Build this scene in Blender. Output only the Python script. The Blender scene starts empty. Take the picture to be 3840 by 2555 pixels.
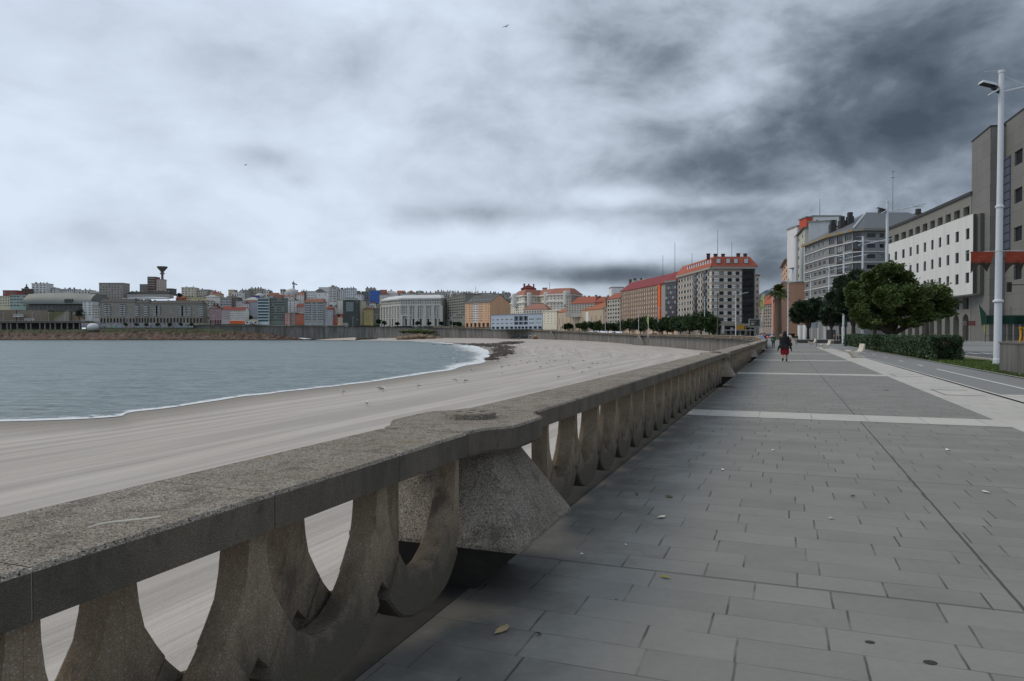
import bpy, bmesh, math, random
from mathutils import Vector, Matrix, noise
random.seed(7)
R = math.radians
sc = bpy.context.scene
COL = sc.collection
FP = 2720.0; PITCH = 0.012; HOR = 1255.0; EYE = 1.55
P0Y = HOR + FP*math.tan(PITCH)
def at(px, py, Y):
    xc=(px-1920)/FP; yc=(P0Y-py)/FP
    dx,dy,dz = xc, math.cos(PITCH)+yc*math.sin(PITCH), -math.sin(PITCH)+yc*math.cos(PITCH)
    k=Y/dy
    return Vector((dx*k, Y, EYE+dz*k))
def gx(px,Y): return (px-1920)/FP*Y*0.99993
def zy(py,Y): return at(1920,py,Y).z
US=(.352,.936); UN=(.936,-.352)
def sd(s,d,z=0.0): return Vector((US[0]*s+UN[0]*d, US[1]*s+UN[1]*d, z))
PROM_ANG = math.atan2(US[1],US[0])     # local +x runs along the promenade, local +y to its left (the sea)

def lin(c):
    return tuple(((v/255)/12.92 if v/255<=.04045 else ((v/255+.055)/1.055)**2.4) for v in c)
# ---------- materials ----------
MATS={}
def newmat(name):
    m=bpy.data.materials.new(name); m.use_nodes=True
    nt=m.node_tree; b=nt.nodes['Principled BSDF']
    return m,nt,b
def N(nt,t,**kw):
    n=nt.nodes.new(t)
    for k,v in kw.items():
        if k=='inp':
            for kk,vv in v.items(): n.inputs[kk].default_value=vv
        else: setattr(n,k,v)
    return n
def math_n(nt,op,a,b=None,c=None,clamp=False):
    n=nt.nodes.new('ShaderNodeMath'); n.operation=op; n.use_clamp=clamp
    for i,v in enumerate((a,b,c)):
        if v is None: continue
        if isinstance(v,(int,float)): n.inputs[i].default_value=v
        else: nt.links.new(v,n.inputs[i])
    return n.outputs[0]
def mixc(nt,f,a,b,bt='MIX'):
    n=nt.nodes.new('ShaderNodeMix'); n.data_type='RGBA'; n.blend_type=bt; n.clamp_factor=True
    for i,v in ((0,f),(6,a),(7,b)):
        if isinstance(v,(int,float)): n.inputs[i].default_value=v
        elif isinstance(v,tuple): n.inputs[i].default_value=(*v[:3],1)
        else: nt.links.new(v,n.inputs[i])
    return n.outputs[2]
def pos(nt,scale=(1,1,1),rot=0):
    g=nt.nodes.new('ShaderNodeNewGeometry'); m=nt.nodes.new('ShaderNodeMapping')
    nt.links.new(g.outputs['Position'],m.inputs['Vector'])
    m.inputs['Scale'].default_value=scale; m.inputs['Rotation'].default_value=(0,0,rot)
    return m.outputs[0]
def nz(nt,vec,scale,detail=4,rough=.55):
    n=nt.nodes.new('ShaderNodeTexNoise'); n.inputs['Scale'].default_value=scale
    n.inputs['Detail'].default_value=detail; n.inputs['Roughness'].default_value=rough
    nt.links.new(vec,n.inputs['Vector']); return n.outputs[0]
def ramp(nt,f,a,b,ca=0.0,cb=1.0):
    n=nt.nodes.new('ShaderNodeMapRange'); n.inputs[1].default_value=a; n.inputs[2].default_value=b
    n.inputs[3].default_value=ca; n.inputs[4].default_value=cb
    nt.links.new(f,n.inputs[0]); return n.outputs[0]
def bump(nt,b,h,strength=.3,dist=.02):
    n=nt.nodes.new('ShaderNodeBump'); n.inputs['Strength'].default_value=strength; n.inputs['Distance'].default_value=dist
    nt.links.new(h,n.inputs['Height']); nt.links.new(n.outputs[0],b.inputs['Normal'])
def wallmat(col,rough=.85,var=.22,sc_=.25,k=1.0,name=None,streak=True):
    """weathered plaster / concrete of one colour"""
    key=('w',col,rough,var,sc_,k)
    if key in MATS: return MATS[key]
    m,nt,b=newmat(name or 'render_%d_%d_%d'%col)
    base=tuple(v*k for v in lin(col)); mx=max(base); q_=(mx if mx<.4 else .4+.40*(1-math.exp(-(mx-.4)/.40)))/mx; base=tuple(v*q_ for v in base); g_=sum(base)/3; base=tuple(g_+(v-g_)*.85 for v in base)
    n1=nz(nt,pos(nt,(1,1,.18 if streak else 1)),sc_*2.2,6,.65)
    n2=nz(nt,pos(nt),sc_*9,4)
    v=math_n(nt,'MULTIPLY_ADD',math_n(nt,'ADD',n1,n2),var*2.2,1-var*2.2)
    L=nt.nodes.new('ShaderNodeVectorMath'); L.operation='SCALE'; L.inputs[0].default_value=base
    nt.links.new(v,L.inputs['Scale']); nt.links.new(L.outputs[0],b.inputs['Base Color'])
    b.inputs['Roughness'].default_value=rough; b.inputs['Specular IOR Level'].default_value=.25
    MATS[key]=m; return m
def plain(name,col,rough=.5,metal=0,k=1.0,var=.08,spec=.4,emit=None):
    key=('p',name)
    if key in MATS: return MATS[key]
    m,nt,b=newmat(name)
    base=tuple(min(.85,v*k) for v in (lin(col) if max(col)>1 else col))
    n1=nz(nt,pos(nt),3,4)
    v=math_n(nt,'MULTIPLY_ADD',n1,var*2,1-var)
    L=nt.nodes.new('ShaderNodeVectorMath'); L.operation='SCALE'; L.inputs[0].default_value=base
    nt.links.new(v,L.inputs['Scale']); nt.links.new(L.outputs[0],b.inputs['Base Color'])
    b.inputs['Roughness'].default_value=rough; b.inputs['Metallic'].default_value=metal
    b.inputs['Specular IOR Level'].default_value=spec
    if emit:
        b.inputs['Emission Color'].default_value=(*emit[:3],1); b.inputs['Emission Strength'].default_value=emit[3]
    MATS[key]=m; return m
def leafmat(name,col,k=1.0,red=None):
    key=('l',name)
    if key in MATS: return MATS[key]
    m,nt,b=newmat(name)
    a=tuple(v*k for v in lin(col))
    n1=nz(nt,pos(nt),.9,3); n2=nz(nt,pos(nt),9,2)
    f=ramp(nt,math_n(nt,'ADD',n1,n2),.7,1.3)
    c=mixc(nt,f,tuple(v*.45 for v in a),tuple(v*1.6 for v in a))
    if red: c=mixc(nt,ramp(nt,nz(nt,pos(nt),1.6,2),.64,.72),c,red)
    nt.links.new(c,b.inputs['Base Color']); b.inputs['Roughness'].default_value=.55
    b.inputs['Specular IOR Level'].default_value=.3
    MATS[key]=m; return m
# ---------- mesh builder ----------
class MB:
    def __init__(s): s.v=[];s.f=[];s.m=[]; s.uv=None
    def quad(s,a,b,c,d,mi=0):
        i=len(s.v); s.v+= [tuple(a),tuple(b),tuple(c),tuple(d)]; s.f.append((i,i+1,i+2,i+3)); s.m.append(mi)
    def ngon(s,pts,mi=0):
        i=len(s.v); s.v+=[tuple(p) for p in pts]; s.f.append(tuple(range(i,i+len(pts)))); s.m.append(mi)
    def box(s,x0,x1,y0,y1,z0,z1,mi=0,M=None,taper=0):
        t=taper
        P=[(x0,y0,z0),(x1,y0,z0),(x1,y1,z0),(x0,y1,z0),(x0+t,y0+t,z1),(x1-t,y0+t,z1),(x1-t,y1-t,z1),(x0+t,y1-t,z1)]
        if M is not None: P=[tuple(M@Vector(p)) for p in P]
        i=len(s.v); s.v+=P
        for q in ((0,3,2,1),(4,5,6,7),(0,1,5,4),(1,2,6,5),(2,3,7,6),(3,0,4,7)):
            s.f.append(tuple(i+a for a in q)); s.m.append(mi)
    def prism(s,poly,z0,z1,mi=0,cap=True):
        n=len(poly); i=len(s.v)
        s.v+=[(p[0],p[1],z0) for p in poly]+[(p[0],p[1],z1) for p in poly]
        for k in range(n):
            j=(k+1)%n; s.f.append((i+k,i+j,i+n+j,i+n+k)); s.m.append(mi)
        if cap:
            s.f.append(tuple(i+n+k for k in range(n))); s.m.append(mi)
            s.f.append(tuple(i+n-1-k for k in range(n))); s.m.append(mi)
    def loft(s,rings,mi=0,caps=(True,True)):
        n=len(rings[0]); i=len(s.v)
        for r in rings: s.v+=[tuple(p) for p in r]
        for a in range(len(rings)-1):
            for k in range(n):
                j=(k+1)%n; s.f.append((i+a*n+k,i+a*n+j,i+(a+1)*n+j,i+(a+1)*n+k)); s.m.append(mi)
        if caps[0]: s.f.append(tuple(i+n-1-k for k in range(n))); s.m.append(mi)
        if caps[1]: s.f.append(tuple(i+(len(rings)-1)*n+k for k in range(n))); s.m.append(mi)
    def lathe(s,prof,n=12,mi=0,c=(0,0,0)):
        s.loft([[(c[0]+r*math.cos(2*math.pi*k/n),c[1]+r*math.sin(2*math.pi*k/n),c[2]+z) for k in range(n)] for r,z in prof],mi)
    def tube(s,pts,rad,n=8,mi=0):
        pts=[Vector(p) for p in pts]; rings=[]
        for i,p in enumerate(pts):
            d=(pts[min(i+1,len(pts)-1)]-pts[max(i-1,0)]).normalized()
            up=Vector((0,0,1)) if abs(d.z)<.9 else Vector((1,0,0))
            a=d.cross(up).normalized(); b=a.cross(d)
            r=rad[i] if isinstance(rad,(list,tuple)) else rad
            rings.append([p+r*(a*math.cos(2*math.pi*k/n)+b*math.sin(2*math.pi*k/n)) for k in range(n)])
        s.loft(rings,mi)
    def ell(s,c,r,mi=0,nu=10,nv=7,M=None):
        rings=[]
        for a in range(nv+1):
            th=math.pi*a/nv; th=min(max(th,.08),math.pi-.08)
            rg=[]
            for k in range(nu):
                ph=2*math.pi*k/nu
                v=Vector((r[0]*math.sin(th)*math.cos(ph),r[1]*math.sin(th)*math.sin(ph),-r[2]*math.cos(th)))
                if M is not None: v=M@v
                rg.append(Vector(c)+v)
            rings.append(rg)
        s.loft(rings,mi)
    def build(s,name,mats,parent=None,smooth=False,bevel=0,loc=None,rz=None):
        me=bpy.data.meshes.new(name); me.from_pydata(s.v,[],s.f)
        if not isinstance(mats,(list,tuple)): mats=[mats]
        for m in mats: me.materials.append(m)
        if len(mats)>1: me.polygons.foreach_set('material_index',s.m)
        if s.uv:
            l=me.uv_layers.new(name='UVMap')
            for p in me.polygons:
                for li in p.loop_indices: l.data[li].uv=s.uv[me.loops[li].vertex_index]
        if bevel:
            bm=bmesh.new(); bm.from_mesh(me); bmesh.ops.remove_doubles(bm,verts=bm.verts,dist=1e-5)
            bmesh.ops.recalc_face_normals(bm,faces=bm.faces)
            ed=[e for e in bm.edges if len(e.link_faces)==2 and e.calc_face_angle()>.5]
            bmesh.ops.bevel(bm,geom=ed,offset=bevel,segments=2,affect='EDGES',profile=.5,clamp_overlap=True)
            bm.to_mesh(me); bm.free()
        if smooth:
            me.polygons.foreach_set('use_smooth',[True]*len(me.polygons))
        me.update()
        return link(name,me,parent,loc,rz)
def link(name,data,parent=None,loc=None,rz=None):
    o=bpy.data.objects.new(name,data); COL.objects.link(o)
    if parent is not None: o.parent=parent
    if loc is not None: o.location=loc
    if rz is not None: o.rotation_euler=(0,0,rz)
    return o
def tag(o,label,cat,group=None,kind=None):
    if label: o['label']=label
    if cat: o['category']=cat
    if group: o['group']=group
    if kind: o['kind']=kind
    return o
def struct(o): o['kind']='structure'; return o
def thing(name,label,cat,loc=(0,0,0),rz=0,group=None):
    o=link(name,None,None,loc,rz); o.empty_display_size=.5
    return tag(o,label,cat,group)
def copy_tree(o,parent=None):
    c=o.copy(); COL.objects.link(c)
    if parent is not None: c.parent=parent
    for ch in list(o.children): copy_tree(ch,c)
    return c
def lerp_tab(tab,x):
    if x<=tab[0][0]: return tab[0][1]
    for (a,va),(b,vb) in zip(tab,tab[1:]):
        if x<=b: return va+(vb-va)*(x-a)/(b-a)
    return tab[-1][1]
# ---------- shared materials ----------
glassD=plain('dark_window_glass',(.018,.022,.026),.12,var=.3,spec=.6)
glassM=plain('grey_window_glass',(.06,.07,.08),.15,var=.3,spec=.6)
glassL=plain('curtained_window',(.28,.29,.29),.35,var=.25)
fr_w=plain('white_window_frame',(210,212,212),.5,k=.9)
fr_d=plain('dark_window_frame',(45,42,42),.5)
black=plain('dark_void',(.012,.012,.013),.8)
white_paint=plain('white_painted_steel',(205,210,215),.35,k=1.0,var=.1)
grey_steel=plain('grey_steel',(110,114,116),.4,.3)
# ================= camera, world, light =================
cam=bpy.data.cameras.new('camera'); co=bpy.data.objects.new('camera',cam); COL.objects.link(co)
cam.sensor_width=36; cam.lens=FP/3840*36; cam.shift_y=(P0Y-1277.5)/3840
cam.clip_start=.05; cam.clip_end=12000
co.location=(0,0,EYE); co.rotation_euler=(R(90)-PITCH,0,0); sc.camera=co
sc.view_settings.view_transform='Standard'; sc.view_settings.look='None'
sc.view_settings.exposure=0; sc.view_settings.gamma=1; sc.view_settings.use_curve_mapping=False
w=bpy.data.worlds.new('World'); sc.world=w; w.use_nodes=True
nt=w.node_tree; bg=nt.nodes['Background']
SUN_EL=R(48); SUN_AZ=R(-75)   # azimuth from +Y, towards the sea
tc=N(nt,'ShaderNodeTexCoord'); sx=N(nt,'ShaderNodeSeparateXYZ'); nt.links.new(tc.outputs['Generated'],sx.inputs[0])
X,Y_,Z=sx.outputs
az=math_n(nt,'ARCTAN2',X,Y_); el=math_n(nt,'ARCSINE',Z)
inv=math_n(nt,'DIVIDE',1.0,math_n(nt,'ADD',math_n(nt,'MAXIMUM',Z,0.0),.13))
cb=N(nt,'ShaderNodeCombineXYZ')
nt.links.new(math_n(nt,'MULTIPLY',X,inv),cb.inputs[0]); nt.links.new(math_n(nt,'MULTIPLY',Y_,inv),cb.inputs[1])
nt.links.new(math_n(nt,'MULTIPLY',Z,.6),cb.inputs[2])
mp=N(nt,'ShaderNodeMapping'); nt.links.new(cb.outputs[0],mp.inputs[0]); mp.inputs['Rotation'].default_value=(0,0,R(-25)); mp.inputs['Scale'].default_value=(1,1.25,1)
def wn(scale,detail,rough,dist=0,off=0):
    n=N(nt,'ShaderNodeTexNoise'); n.inputs['Scale'].default_value=scale; n.inputs['Detail'].default_value=detail
    n.inputs['Roughness'].default_value=rough; n.inputs['Distortion'].default_value=dist
    a=N(nt,'ShaderNodeVectorMath',operation='ADD'); nt.links.new(mp.outputs[0],a.inputs[0]); a.inputs[1].default_value=(off,off*.7,0)
    nt.links.new(a.outputs[0],n.inputs['Vector']); return n.outputs[0]
n_big=wn(.55,5,.5,.15,3.1); n_mid=wn(1.5,6,.52,.25,11.3); n_fine=wn(4.0,6,.55,.2,1.7)
def lobe(px,py,wx,wy,amp):
    a0=math.atan((px-1920)/FP); e0=math.atan((HOR-py)/FP*math.cos(a0)); sa=wx/FP*.9; se=wy/FP
    da=math_n(nt,'DIVIDE',math_n(nt,'SUBTRACT',az,a0),sa); de=math_n(nt,'DIVIDE',math_n(nt,'SUBTRACT',el,e0),se)
    q=math_n(nt,'ADD',math_n(nt,'MULTIPLY',da,da),math_n(nt,'MULTIPLY',de,de))
    return math_n(nt,'MULTIPLY',math_n(nt,'EXPONENT',math_n(nt,'MULTIPLY',q,-1.0)),amp)
# darkness field
D=math_n(nt,'ADD',ramp(nt,az,R(-10),R(26),0.09,.46),0)
amp=ramp(nt,az,R(-22),R(12),.62,1.0)
for L in [(2150,150,350,110,.17),(2540,300,110,90,.13),(2880,300,230,60,-.13),(3500,90,460,140,.30),(3400,270,420,120,.16),(3000,560,520,120,.40),(3420,400,360,90,.20),(2400,660,300,50,.22),(1830,805,340,44,.30),
          (2730,830,230,45,.20),(2350,1030,540,42,.56),(2880,1000,110,120,.22),(2330,740,200,40,-.26),(2720,755,230,24,-.16),(1950,915,500,50,-.26),(700,170,600,120,.17),(1010,590,140,45,.24),(1130,680,70,28,.18),
          (400,880,520,90,.17),(300,520,420,150,-.12),(1950,1085,250,24,-.18),(3600,650,350,180,.16),(3250,250,260,70,.08),(2500,960,260,30,-.12),(1500,400,300,200,.03)]:
    D=math_n(nt,'ADD',D,lobe(*L))
Q=math_n(nt,'ADD',math_n(nt,'MULTIPLY',math_n(nt,'SUBTRACT',n_big,.5),.2),math_n(nt,'MULTIPLY',math_n(nt,'SUBTRACT',n_mid,.5),.06))
dn=N(nt,'ShaderNodeMapping'); nt.links.new(tc.outputs['Generated'],dn.inputs[0]); dn.inputs['Scale'].default_value=(1,1,1.75); dn.inputs['Rotation'].default_value=(0,R(12),0)
def pn(scale,detail,rough,dist=0):
    n=N(nt,'ShaderNodeTexNoise'); n.inputs['Scale'].default_value=scale; n.inputs['Detail'].default_value=detail; n.inputs['Roughness'].default_value=rough; n.inputs['Distortion'].default_value=dist
    nt.links.new(dn.outputs[0],n.inputs['Vector']); return n.outputs[0]
p0=pn(1.9,5,.5,.2); pa=pn(4.5,7,.56,.3); pb=pn(10,6,.55,.35)
Q=math_n(nt,'ADD',Q,math_n(nt,'MULTIPLY',math_n(nt,'SUBTRACT',n_fine,.5),.04))
Q=math_n(nt,'ADD',Q,math_n(nt,'MULTIPLY',math_n(nt,'SUBTRACT',pa,.5),1.05))
Q=math_n(nt,'ADD',Q,math_n(nt,'MULTIPLY',math_n(nt,'SUBTRACT',pb,.5),.62))
Q=math_n(nt,'ADD',Q,math_n(nt,'MULTIPLY',math_n(nt,'SUBTRACT',p0,.5),.5))
D=math_n(nt,'ADD',D,math_n(nt,'MULTIPLY',Q,amp))
cr=N(nt,'ShaderNodeValToRGB'); nt.links.new(D,cr.inputs[0])
E=cr.color_ramp.elements; stops=[(0.0,(222,236,252)),(.2,(207,219,235)),(.42,(178,190,204)),(.6,(140,151,165)),(.78,(102,113,126)),(1.0,(72,82,95))]
E[0].position=stops[0][0]; E[0].color=(*lin(stops[0][1]),1); E[1].position=1.0; E[1].color=(*lin(stops[-1][1]),1)
for p,c in stops[1:-1]:
    e=E.new(p); e.color=(*lin(c),1)
nt.links.new(cr.outputs[0],bg.inputs['Color']); bg.inputs['Strength'].default_value=1.0
sky=N(nt,'ShaderNodeTexSky'); sky.sky_type='NISHITA'; sky.sun_disc=False; sky.sun_elevation=SUN_EL; sky.sun_rotation=SUN_AZ
bg2=N(nt,'ShaderNodeBackground'); nt.links.new(sky.outputs[0],bg2.inputs[0]); bg2.inputs[1].default_value=.05
ms=N(nt,'ShaderNodeMixShader'); ms.inputs[0].default_value=.08
nt.links.new(bg.outputs[0],ms.inputs[1]); nt.links.new(bg2.outputs[0],ms.inputs[2])
nt.links.new(ms.outputs[0],nt.nodes['World Output'].inputs[0])
ld=bpy.data.lights.new('sun','SUN'); ld.energy=1.1; ld.angle=R(25); ld.color=(1,.84,.62)
lo=bpy.data.objects.new('sun',ld); COL.objects.link(lo)
sv=Vector((math.sin(SUN_AZ)*math.cos(SUN_EL),math.cos(SUN_AZ)*math.cos(SUN_EL),math.sin(SUN_EL)))
lo.rotation_euler=(-sv).to_track_quat('-Z','Y').to_euler(); lo.location=(0,0,80)

# ================= terrain, sea, beach =================
# coast line beyond the straight promenade: bearing (px) -> distance, rail-top row
COAST=[(-900,860,1203),(0,850,1207),(400,840,1210),(800,815,1218.5),(1100,790,1221),(1400,760,1222),(1600,720,1225.7),(1800,670,1231),(1960,610,1235),
       (2120,520,1241),(2270,440,1247.8),(2400,370,1252),(2500,310,1253.8),(2640,240,1255.5),(2780,200,1259),(2840,150,1262)]
CT=[(a,b) for a,b,c in COAST]; CZt=[(a,zy(c,b)-1.0) for a,b,c in COAST]
def cY(px): return lerp_tab(CT,px)
def cZ(px): return lerp_tab(CZt,px)
HILL=[(-900,44),(600,44),(1100,42),(1400,38),(1700,26),(2000,10),(2300,0)]
def ss(t): t=min(1,max(0,t)); return t*t*(3-2*t)
def gz(px,Y):
    return cZ(px)+lerp_tab(HILL,px)*ss((Y-cY(px)-50)/330)
ZSEA=-4.45
def pt(px,Y,z=None): return Vector((gx(px,Y),Y,gz(px,Y) if z is None else z))
m_land,nt,b=newmat('city_ground'); 
c=mixc(nt,ramp(nt,nz(nt,pos(nt),.05,4),.45,.55),(.14,.14,.135),(.07,.09,.04)); nt.links.new(c,b.inputs['Base Color']); b.inputs['Roughness'].default_value=.9
mb=MB(); pxs=[-900,-600,-300]+list(range(0,2641,80)); offs=[0,12,30,50,90,140,200,260,330,400,600,1200,4000]
for i,p in enumerate(pxs):
    for o in offs: mb.v.append(tuple(pt(p,cY(p)+o)-Vector((0,0,.03))))
n=len(offs)
for i in range(len(pxs)-1):
    for j in range(n-1):
        mb.f.append((i*n+j,(i+1)*n+j,(i+1)*n+j+1,i*n+j+1)); mb.m.append(0)
struct(mb.build('hillside',m_land))
m_gr=wallmat((108,109,108),.9,.15,.8,1.6,'street_ground',False)
mb=MB(); z0=-.03
pl=[sd(-80,-2.3,z0),sd(95,-2.3,z0),pt(2840,150)-Vector((0,0,.03)),pt(2780,200)-Vector((0,0,.03)),pt(2640,240)-Vector((0,0,.03)),pt(2640,700,cZ(2640)-.03),pt(2640,4300,cZ(2640)-.03),Vector((4500,4300,0)),Vector((4500,-900,0)),Vector((200,-900,0)),sd(-80,100,z0)]
mb.ngon(pl); bmm=mb.build('ground',m_gr); struct(bmm)
# far hills
mb=MB(); m_hill=plain('far_hill_slopes',(52,62,78),.95,k=1.3,var=.3)
prof=[(2600,60),(2750,120),(2830,165),(2870,195),(2915,205),(2960,190),(3050,150),(3200,90)]
rows=[]
for px,h in prof:
    for k,(Yk,f) in enumerate(((2300,0),(2600,.6),(3000,1.0),(3500,.7),(4200,0))):
        mb.v.append((gx(px,Yk),Yk,h*f*.95-1))
for i in range(len(prof)-1):
    for j in range(4): mb.f.append((i*5+j,(i+1)*5+j,(i+1)*5+j+1,i*5+j+1)); mb.m.append(0)
struct(mb.build('hills',m_hill,smooth=True))
# sea
m,nt,b=newmat('sea_water')
g=pos(nt); v1=pos(nt,(.45,1.5,1),R(8))
s1=nz(nt,v1,.55,5,.65); s2=nz(nt,v1,2.2,4,.6); s3=nz(nt,pos(nt,(1,2.5,1),R(15)),.035,3)
chop=ramp(nt,math_n(nt,'ADD',math_n(nt,'MULTIPLY',s1,.6),math_n(nt,'MULTIPLY',s2,.4)),.40,.55)
c=mixc(nt,chop,(.018,.04,.05),(.20,.26,.27))  # pale reflection and dark dashes of the waves put into the colour
c=mixc(nt,ramp(nt,s3,.4,.62,0,.4),c,(.18,.25,.25))
# scattered foam streaks near the swash
fo=nz(nt,pos(nt,(.25,1.2,1),R(-15)),.35,6,.7)
nt.links.new(mixc(nt,ramp(nt,fo,.71,.75,0,.5),c,(.42,.46,.47)),b.inputs['Base Color'])
b.inputs['Roughness'].default_value=.32; b.inputs['IOR'].default_value=1.33; b.inputs['Specular IOR Level'].default_value=.35
bump(nt,b,math_n(nt,'ADD',math_n(nt,'MULTIPLY',s1,1.2),math_n(nt,'MULTIPLY',s2,.35)),1.0,.55)
mb=MB(); mb.ngon([(-4000,-600,ZSEA),(30,-600,ZSEA),(100,300,ZSEA),(60,1000,ZSEA),(-4000,1000,ZSEA)])
struct(mb.build('sea',m))
# beach strips: waterline <-> foot of the sea wall
def cs(s): return sd(s,-2.35,-3.7)
def cp(px,Y,z): return Vector((gx(px,Y),Y,z))
BEACH=[((-260,34),cs(-70)),((-95,42),cs(-20)),((-36,51),cs(0)),((-30.1,57.3),cs(10)),((-27,70.6),cs(20)),((-23,80.4),cs(30)),((-19,91),cs(45)),
 ((-14.3,109.5),cs(62)),((-9.5,133.8),cs(80)),((-6.9,183),cs(95)),((-8,251),cp(2840,150,-3.8)),((-13,310),cp(2780,200,-3.8)),((-19.9,375),cp(2640,240,-3.8)),((-31,440),cp(2500,310,-3.8)),((-45,510),cp(2400,370,-3.8)),
 ((-62,570),cp(2270,440,-3.0)),((-83,637),cp(2120,520,-2.4)),((-100,665),cp(1960,610,-1.9)),((-118,690),cp(1800,670,-1.8)),((-145,706),cp(1600,720,-1.7)),((-165,735),cp(1400,762,-2.2))]
def resample(lst,n):
    out=[]
    for i in range(n):
        t=i/(n-1)*(len(lst)-1); k=min(int(t),len(lst)-2); f=t-k
        p=[lst[max(k-1,0)],lst[k],lst[k+1],lst[min(k+2,len(lst)-1)]]
        out.append(.5*((2*p[1])+(p[2]-p[0])*f+(2*p[0]-5*p[1]+4*p[2]-p[3])*f*f+(3*p[1]-p[0]-3*p[2]+p[3])*f**3))
    return out
NW=260
Wl=resample([Vector((a[0],a[1],ZSEA)) for a,b_ in BEACH],NW)
Ws=[p.copy() for p in Wl]
Wl=[p+Vector((noise.noise(p*.05)*1.6,0,0)) if i>25 else p for i,p in enumerate(Wl)]
Cl=resample([b_ for a,b_ in BEACH],NW)
# keep the wall line exact on straight part
mb=MB(); mb.uv=[]; K=30; ulen=0
for i in range(NW):
    if i: ulen+=((Wl[i]-Wl[i-1]).length+(Cl[i]-Cl[i-1]).length)/2
    dirv=(Wl[i]-Cl[i]); L=dirv.length; L2=Vector((dirv.x,dirv.y,0)).normalized()
    for j in range(K+1):
        t=j/K
        if j==0: p=Cl[i].copy()
        else: p=Cl[i].lerp(Wl[i],t); p.z=Cl[i].z+(ZSEA+.02-Cl[i].z)*(t**1.25)+.06*noise.noise(Vector((p.x*.12,p.y*.12,0)))*min(1,t*4)*(1-t)
        mb.v.append(tuple(p)); mb.uv.append((ulen,min((p.xy-Cl[q].xy).length for q in range(max(0,i-40),min(NW,i+41),1))))
    p=Wl[i]+L2*12; p.z=ZSEA-1.2; mb.v.append(tuple(p)); mb.uv.append((ulen,L+12))
n=K+2
for i in range(NW-1):
    for j in range(n-1):
        mb.f.append((i*n+j,i*n+j+1,(i+1)*n+j+1,(i+1)*n+j)); mb.m.append(0)
m,nt,b=newmat('beach_sand')
uv=N(nt,'ShaderNodeTexCoord'); mp2=N(nt,'ShaderNodeMapping'); nt.links.new(uv.outputs['UV'],mp2.inputs[0]); mp2.inputs['Scale'].default_value=(.035,1,1)
t1=nz(nt,mp2.outputs[0],.55,4,.6)
mp3=N(nt,'ShaderNodeMapping'); nt.links.new(uv.outputs['UV'],mp3.inputs[0]); mp3.inputs['Scale'].default_value=(.02,1,1); mp3.inputs['Rotation'].default_value=(0,0,.02)
t2=nz(nt,mp3.outputs[0],2.4,3,.5)
gr=nz(nt,pos(nt),28,3,.7); bl=nz(nt,pos(nt),.12,4); gm=nz(nt,pos(nt),3.0,4,.6)
c=mixc(nt,ramp(nt,t1,.40,.62),(.345,.313,.280),(.49,.447,.402))
c=mixc(nt,ramp(nt,t2,.58,.72,0,.4),c,(.27,.25,.23))
c=mixc(nt,ramp(nt,gr,.3,.7,0,.35),c,(.55,.52,.48))
c=mixc(nt,ramp(nt,bl,.5,.7,0,.3),c,(.50,.47,.44))
# wet sand near the water by height
sz=N(nt,'ShaderNodeSeparateXYZ'); gg=N(nt,'ShaderNodeNewGeometry'); nt.links.new(gg.outputs['Position'],sz.inputs[0])
wet=ramp(nt,math_n(nt,'ADD',sz.outputs[2],math_n(nt,'MULTIPLY',gm,.08)),-4.20,-4.33)
c=mixc(nt,wet,c,(.27,.245,.215))
nt.links.new(c,b.inputs['Base Color']); b.inputs['Roughness'].default_value=.9; b.inputs['Specular IOR Level'].default_value=.2
bump(nt,b,math_n(nt,'ADD',math_n(nt,'ADD',math_n(nt,'MULTIPLY',t2,.6),t1),math_n(nt,'ADD',math_n(nt,'MULTIPLY',gr,.10),math_n(nt,'MULTIPLY',gm,.15))),.9,.16)
struct(mb.build('beach',m,smooth=True))
def sandz(x,y):
    best=None
    for i in range(NW):
        d=(Wl[i].xy-Cl[i].xy); L=d.length; q=Vector((x,y))-Cl[i].xy
        t=q.dot(d)/L/L; e=(q-d*t).length
        if best is None or e<best[0]: best=(e,t,i)
    e,t,i=best; t=min(1,max(0,t))
    return Cl[i].z+(ZSEA+.02-Cl[i].z)*(t**1.25)
# foam at the waterline
m,nt,b=newmat('wave_foam')
uvn=N(nt,'ShaderNodeTexCoord'); su=N(nt,'ShaderNodeSeparateXYZ'); nt.links.new(uvn.outputs['UV'],su.inputs[0])
fn=nz(nt,pos(nt,(.6,1,1)),1.2,7,.72)
fn2=nz(nt,pos(nt,(.5,1.6,1)),.16,3)
al=math_n(nt,'SUBTRACT',math_n(nt,'ADD',math_n(nt,'MULTIPLY',fn,2.2),math_n(nt,'MULTIPLY',fn2,.62)),math_n(nt,'MULTIPLY_ADD',su.outputs[1],.62,.96))
nt.links.new(ramp(nt,al,.0,.16),b.inputs['Alpha'])
b.inputs['Base Color'].default_value=(.72,.75,.77,1); b.inputs['Roughness'].default_value=.7
bump(nt,b,fn,.6,.2)
FW=[(0,2.8),(40,3.0),(60,2.6),(85,2.8),(100,5),(112,12),(122,20),(135,28),(150,34),(165,34),(185,26),(210,14),(235,9),(259,5)]
mb=MB(); mb.uv=[]
for i in range(NW):
    L2=Vector(((Wl[i]-Cl[i]).x,(Wl[i]-Cl[i]).y,0)).normalized(); wd=lerp_tab(FW,i)*(1+.35*noise.noise(Vector((i*.11,0,0))))
    for j in range(6):
        t=j/5; p=Wl[i]+L2*(wd*t-1.6-.8*noise.noise(Vector((i*.17,5,0)))); p.z=ZSEA+.05+.13*math.exp(-((t-.35)/.25)**2)*min(1,wd/6)+ (.03 if j==0 else 0)
        mb.v.append(tuple(p)); mb.uv.append((i,t))
for i in range(NW-1):
    for j in range(5): mb.f.append((i*6+j,i*6+j+1,(i+1)*6+j+1,(i+1)*6+j)); mb.m.append(0)
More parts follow.
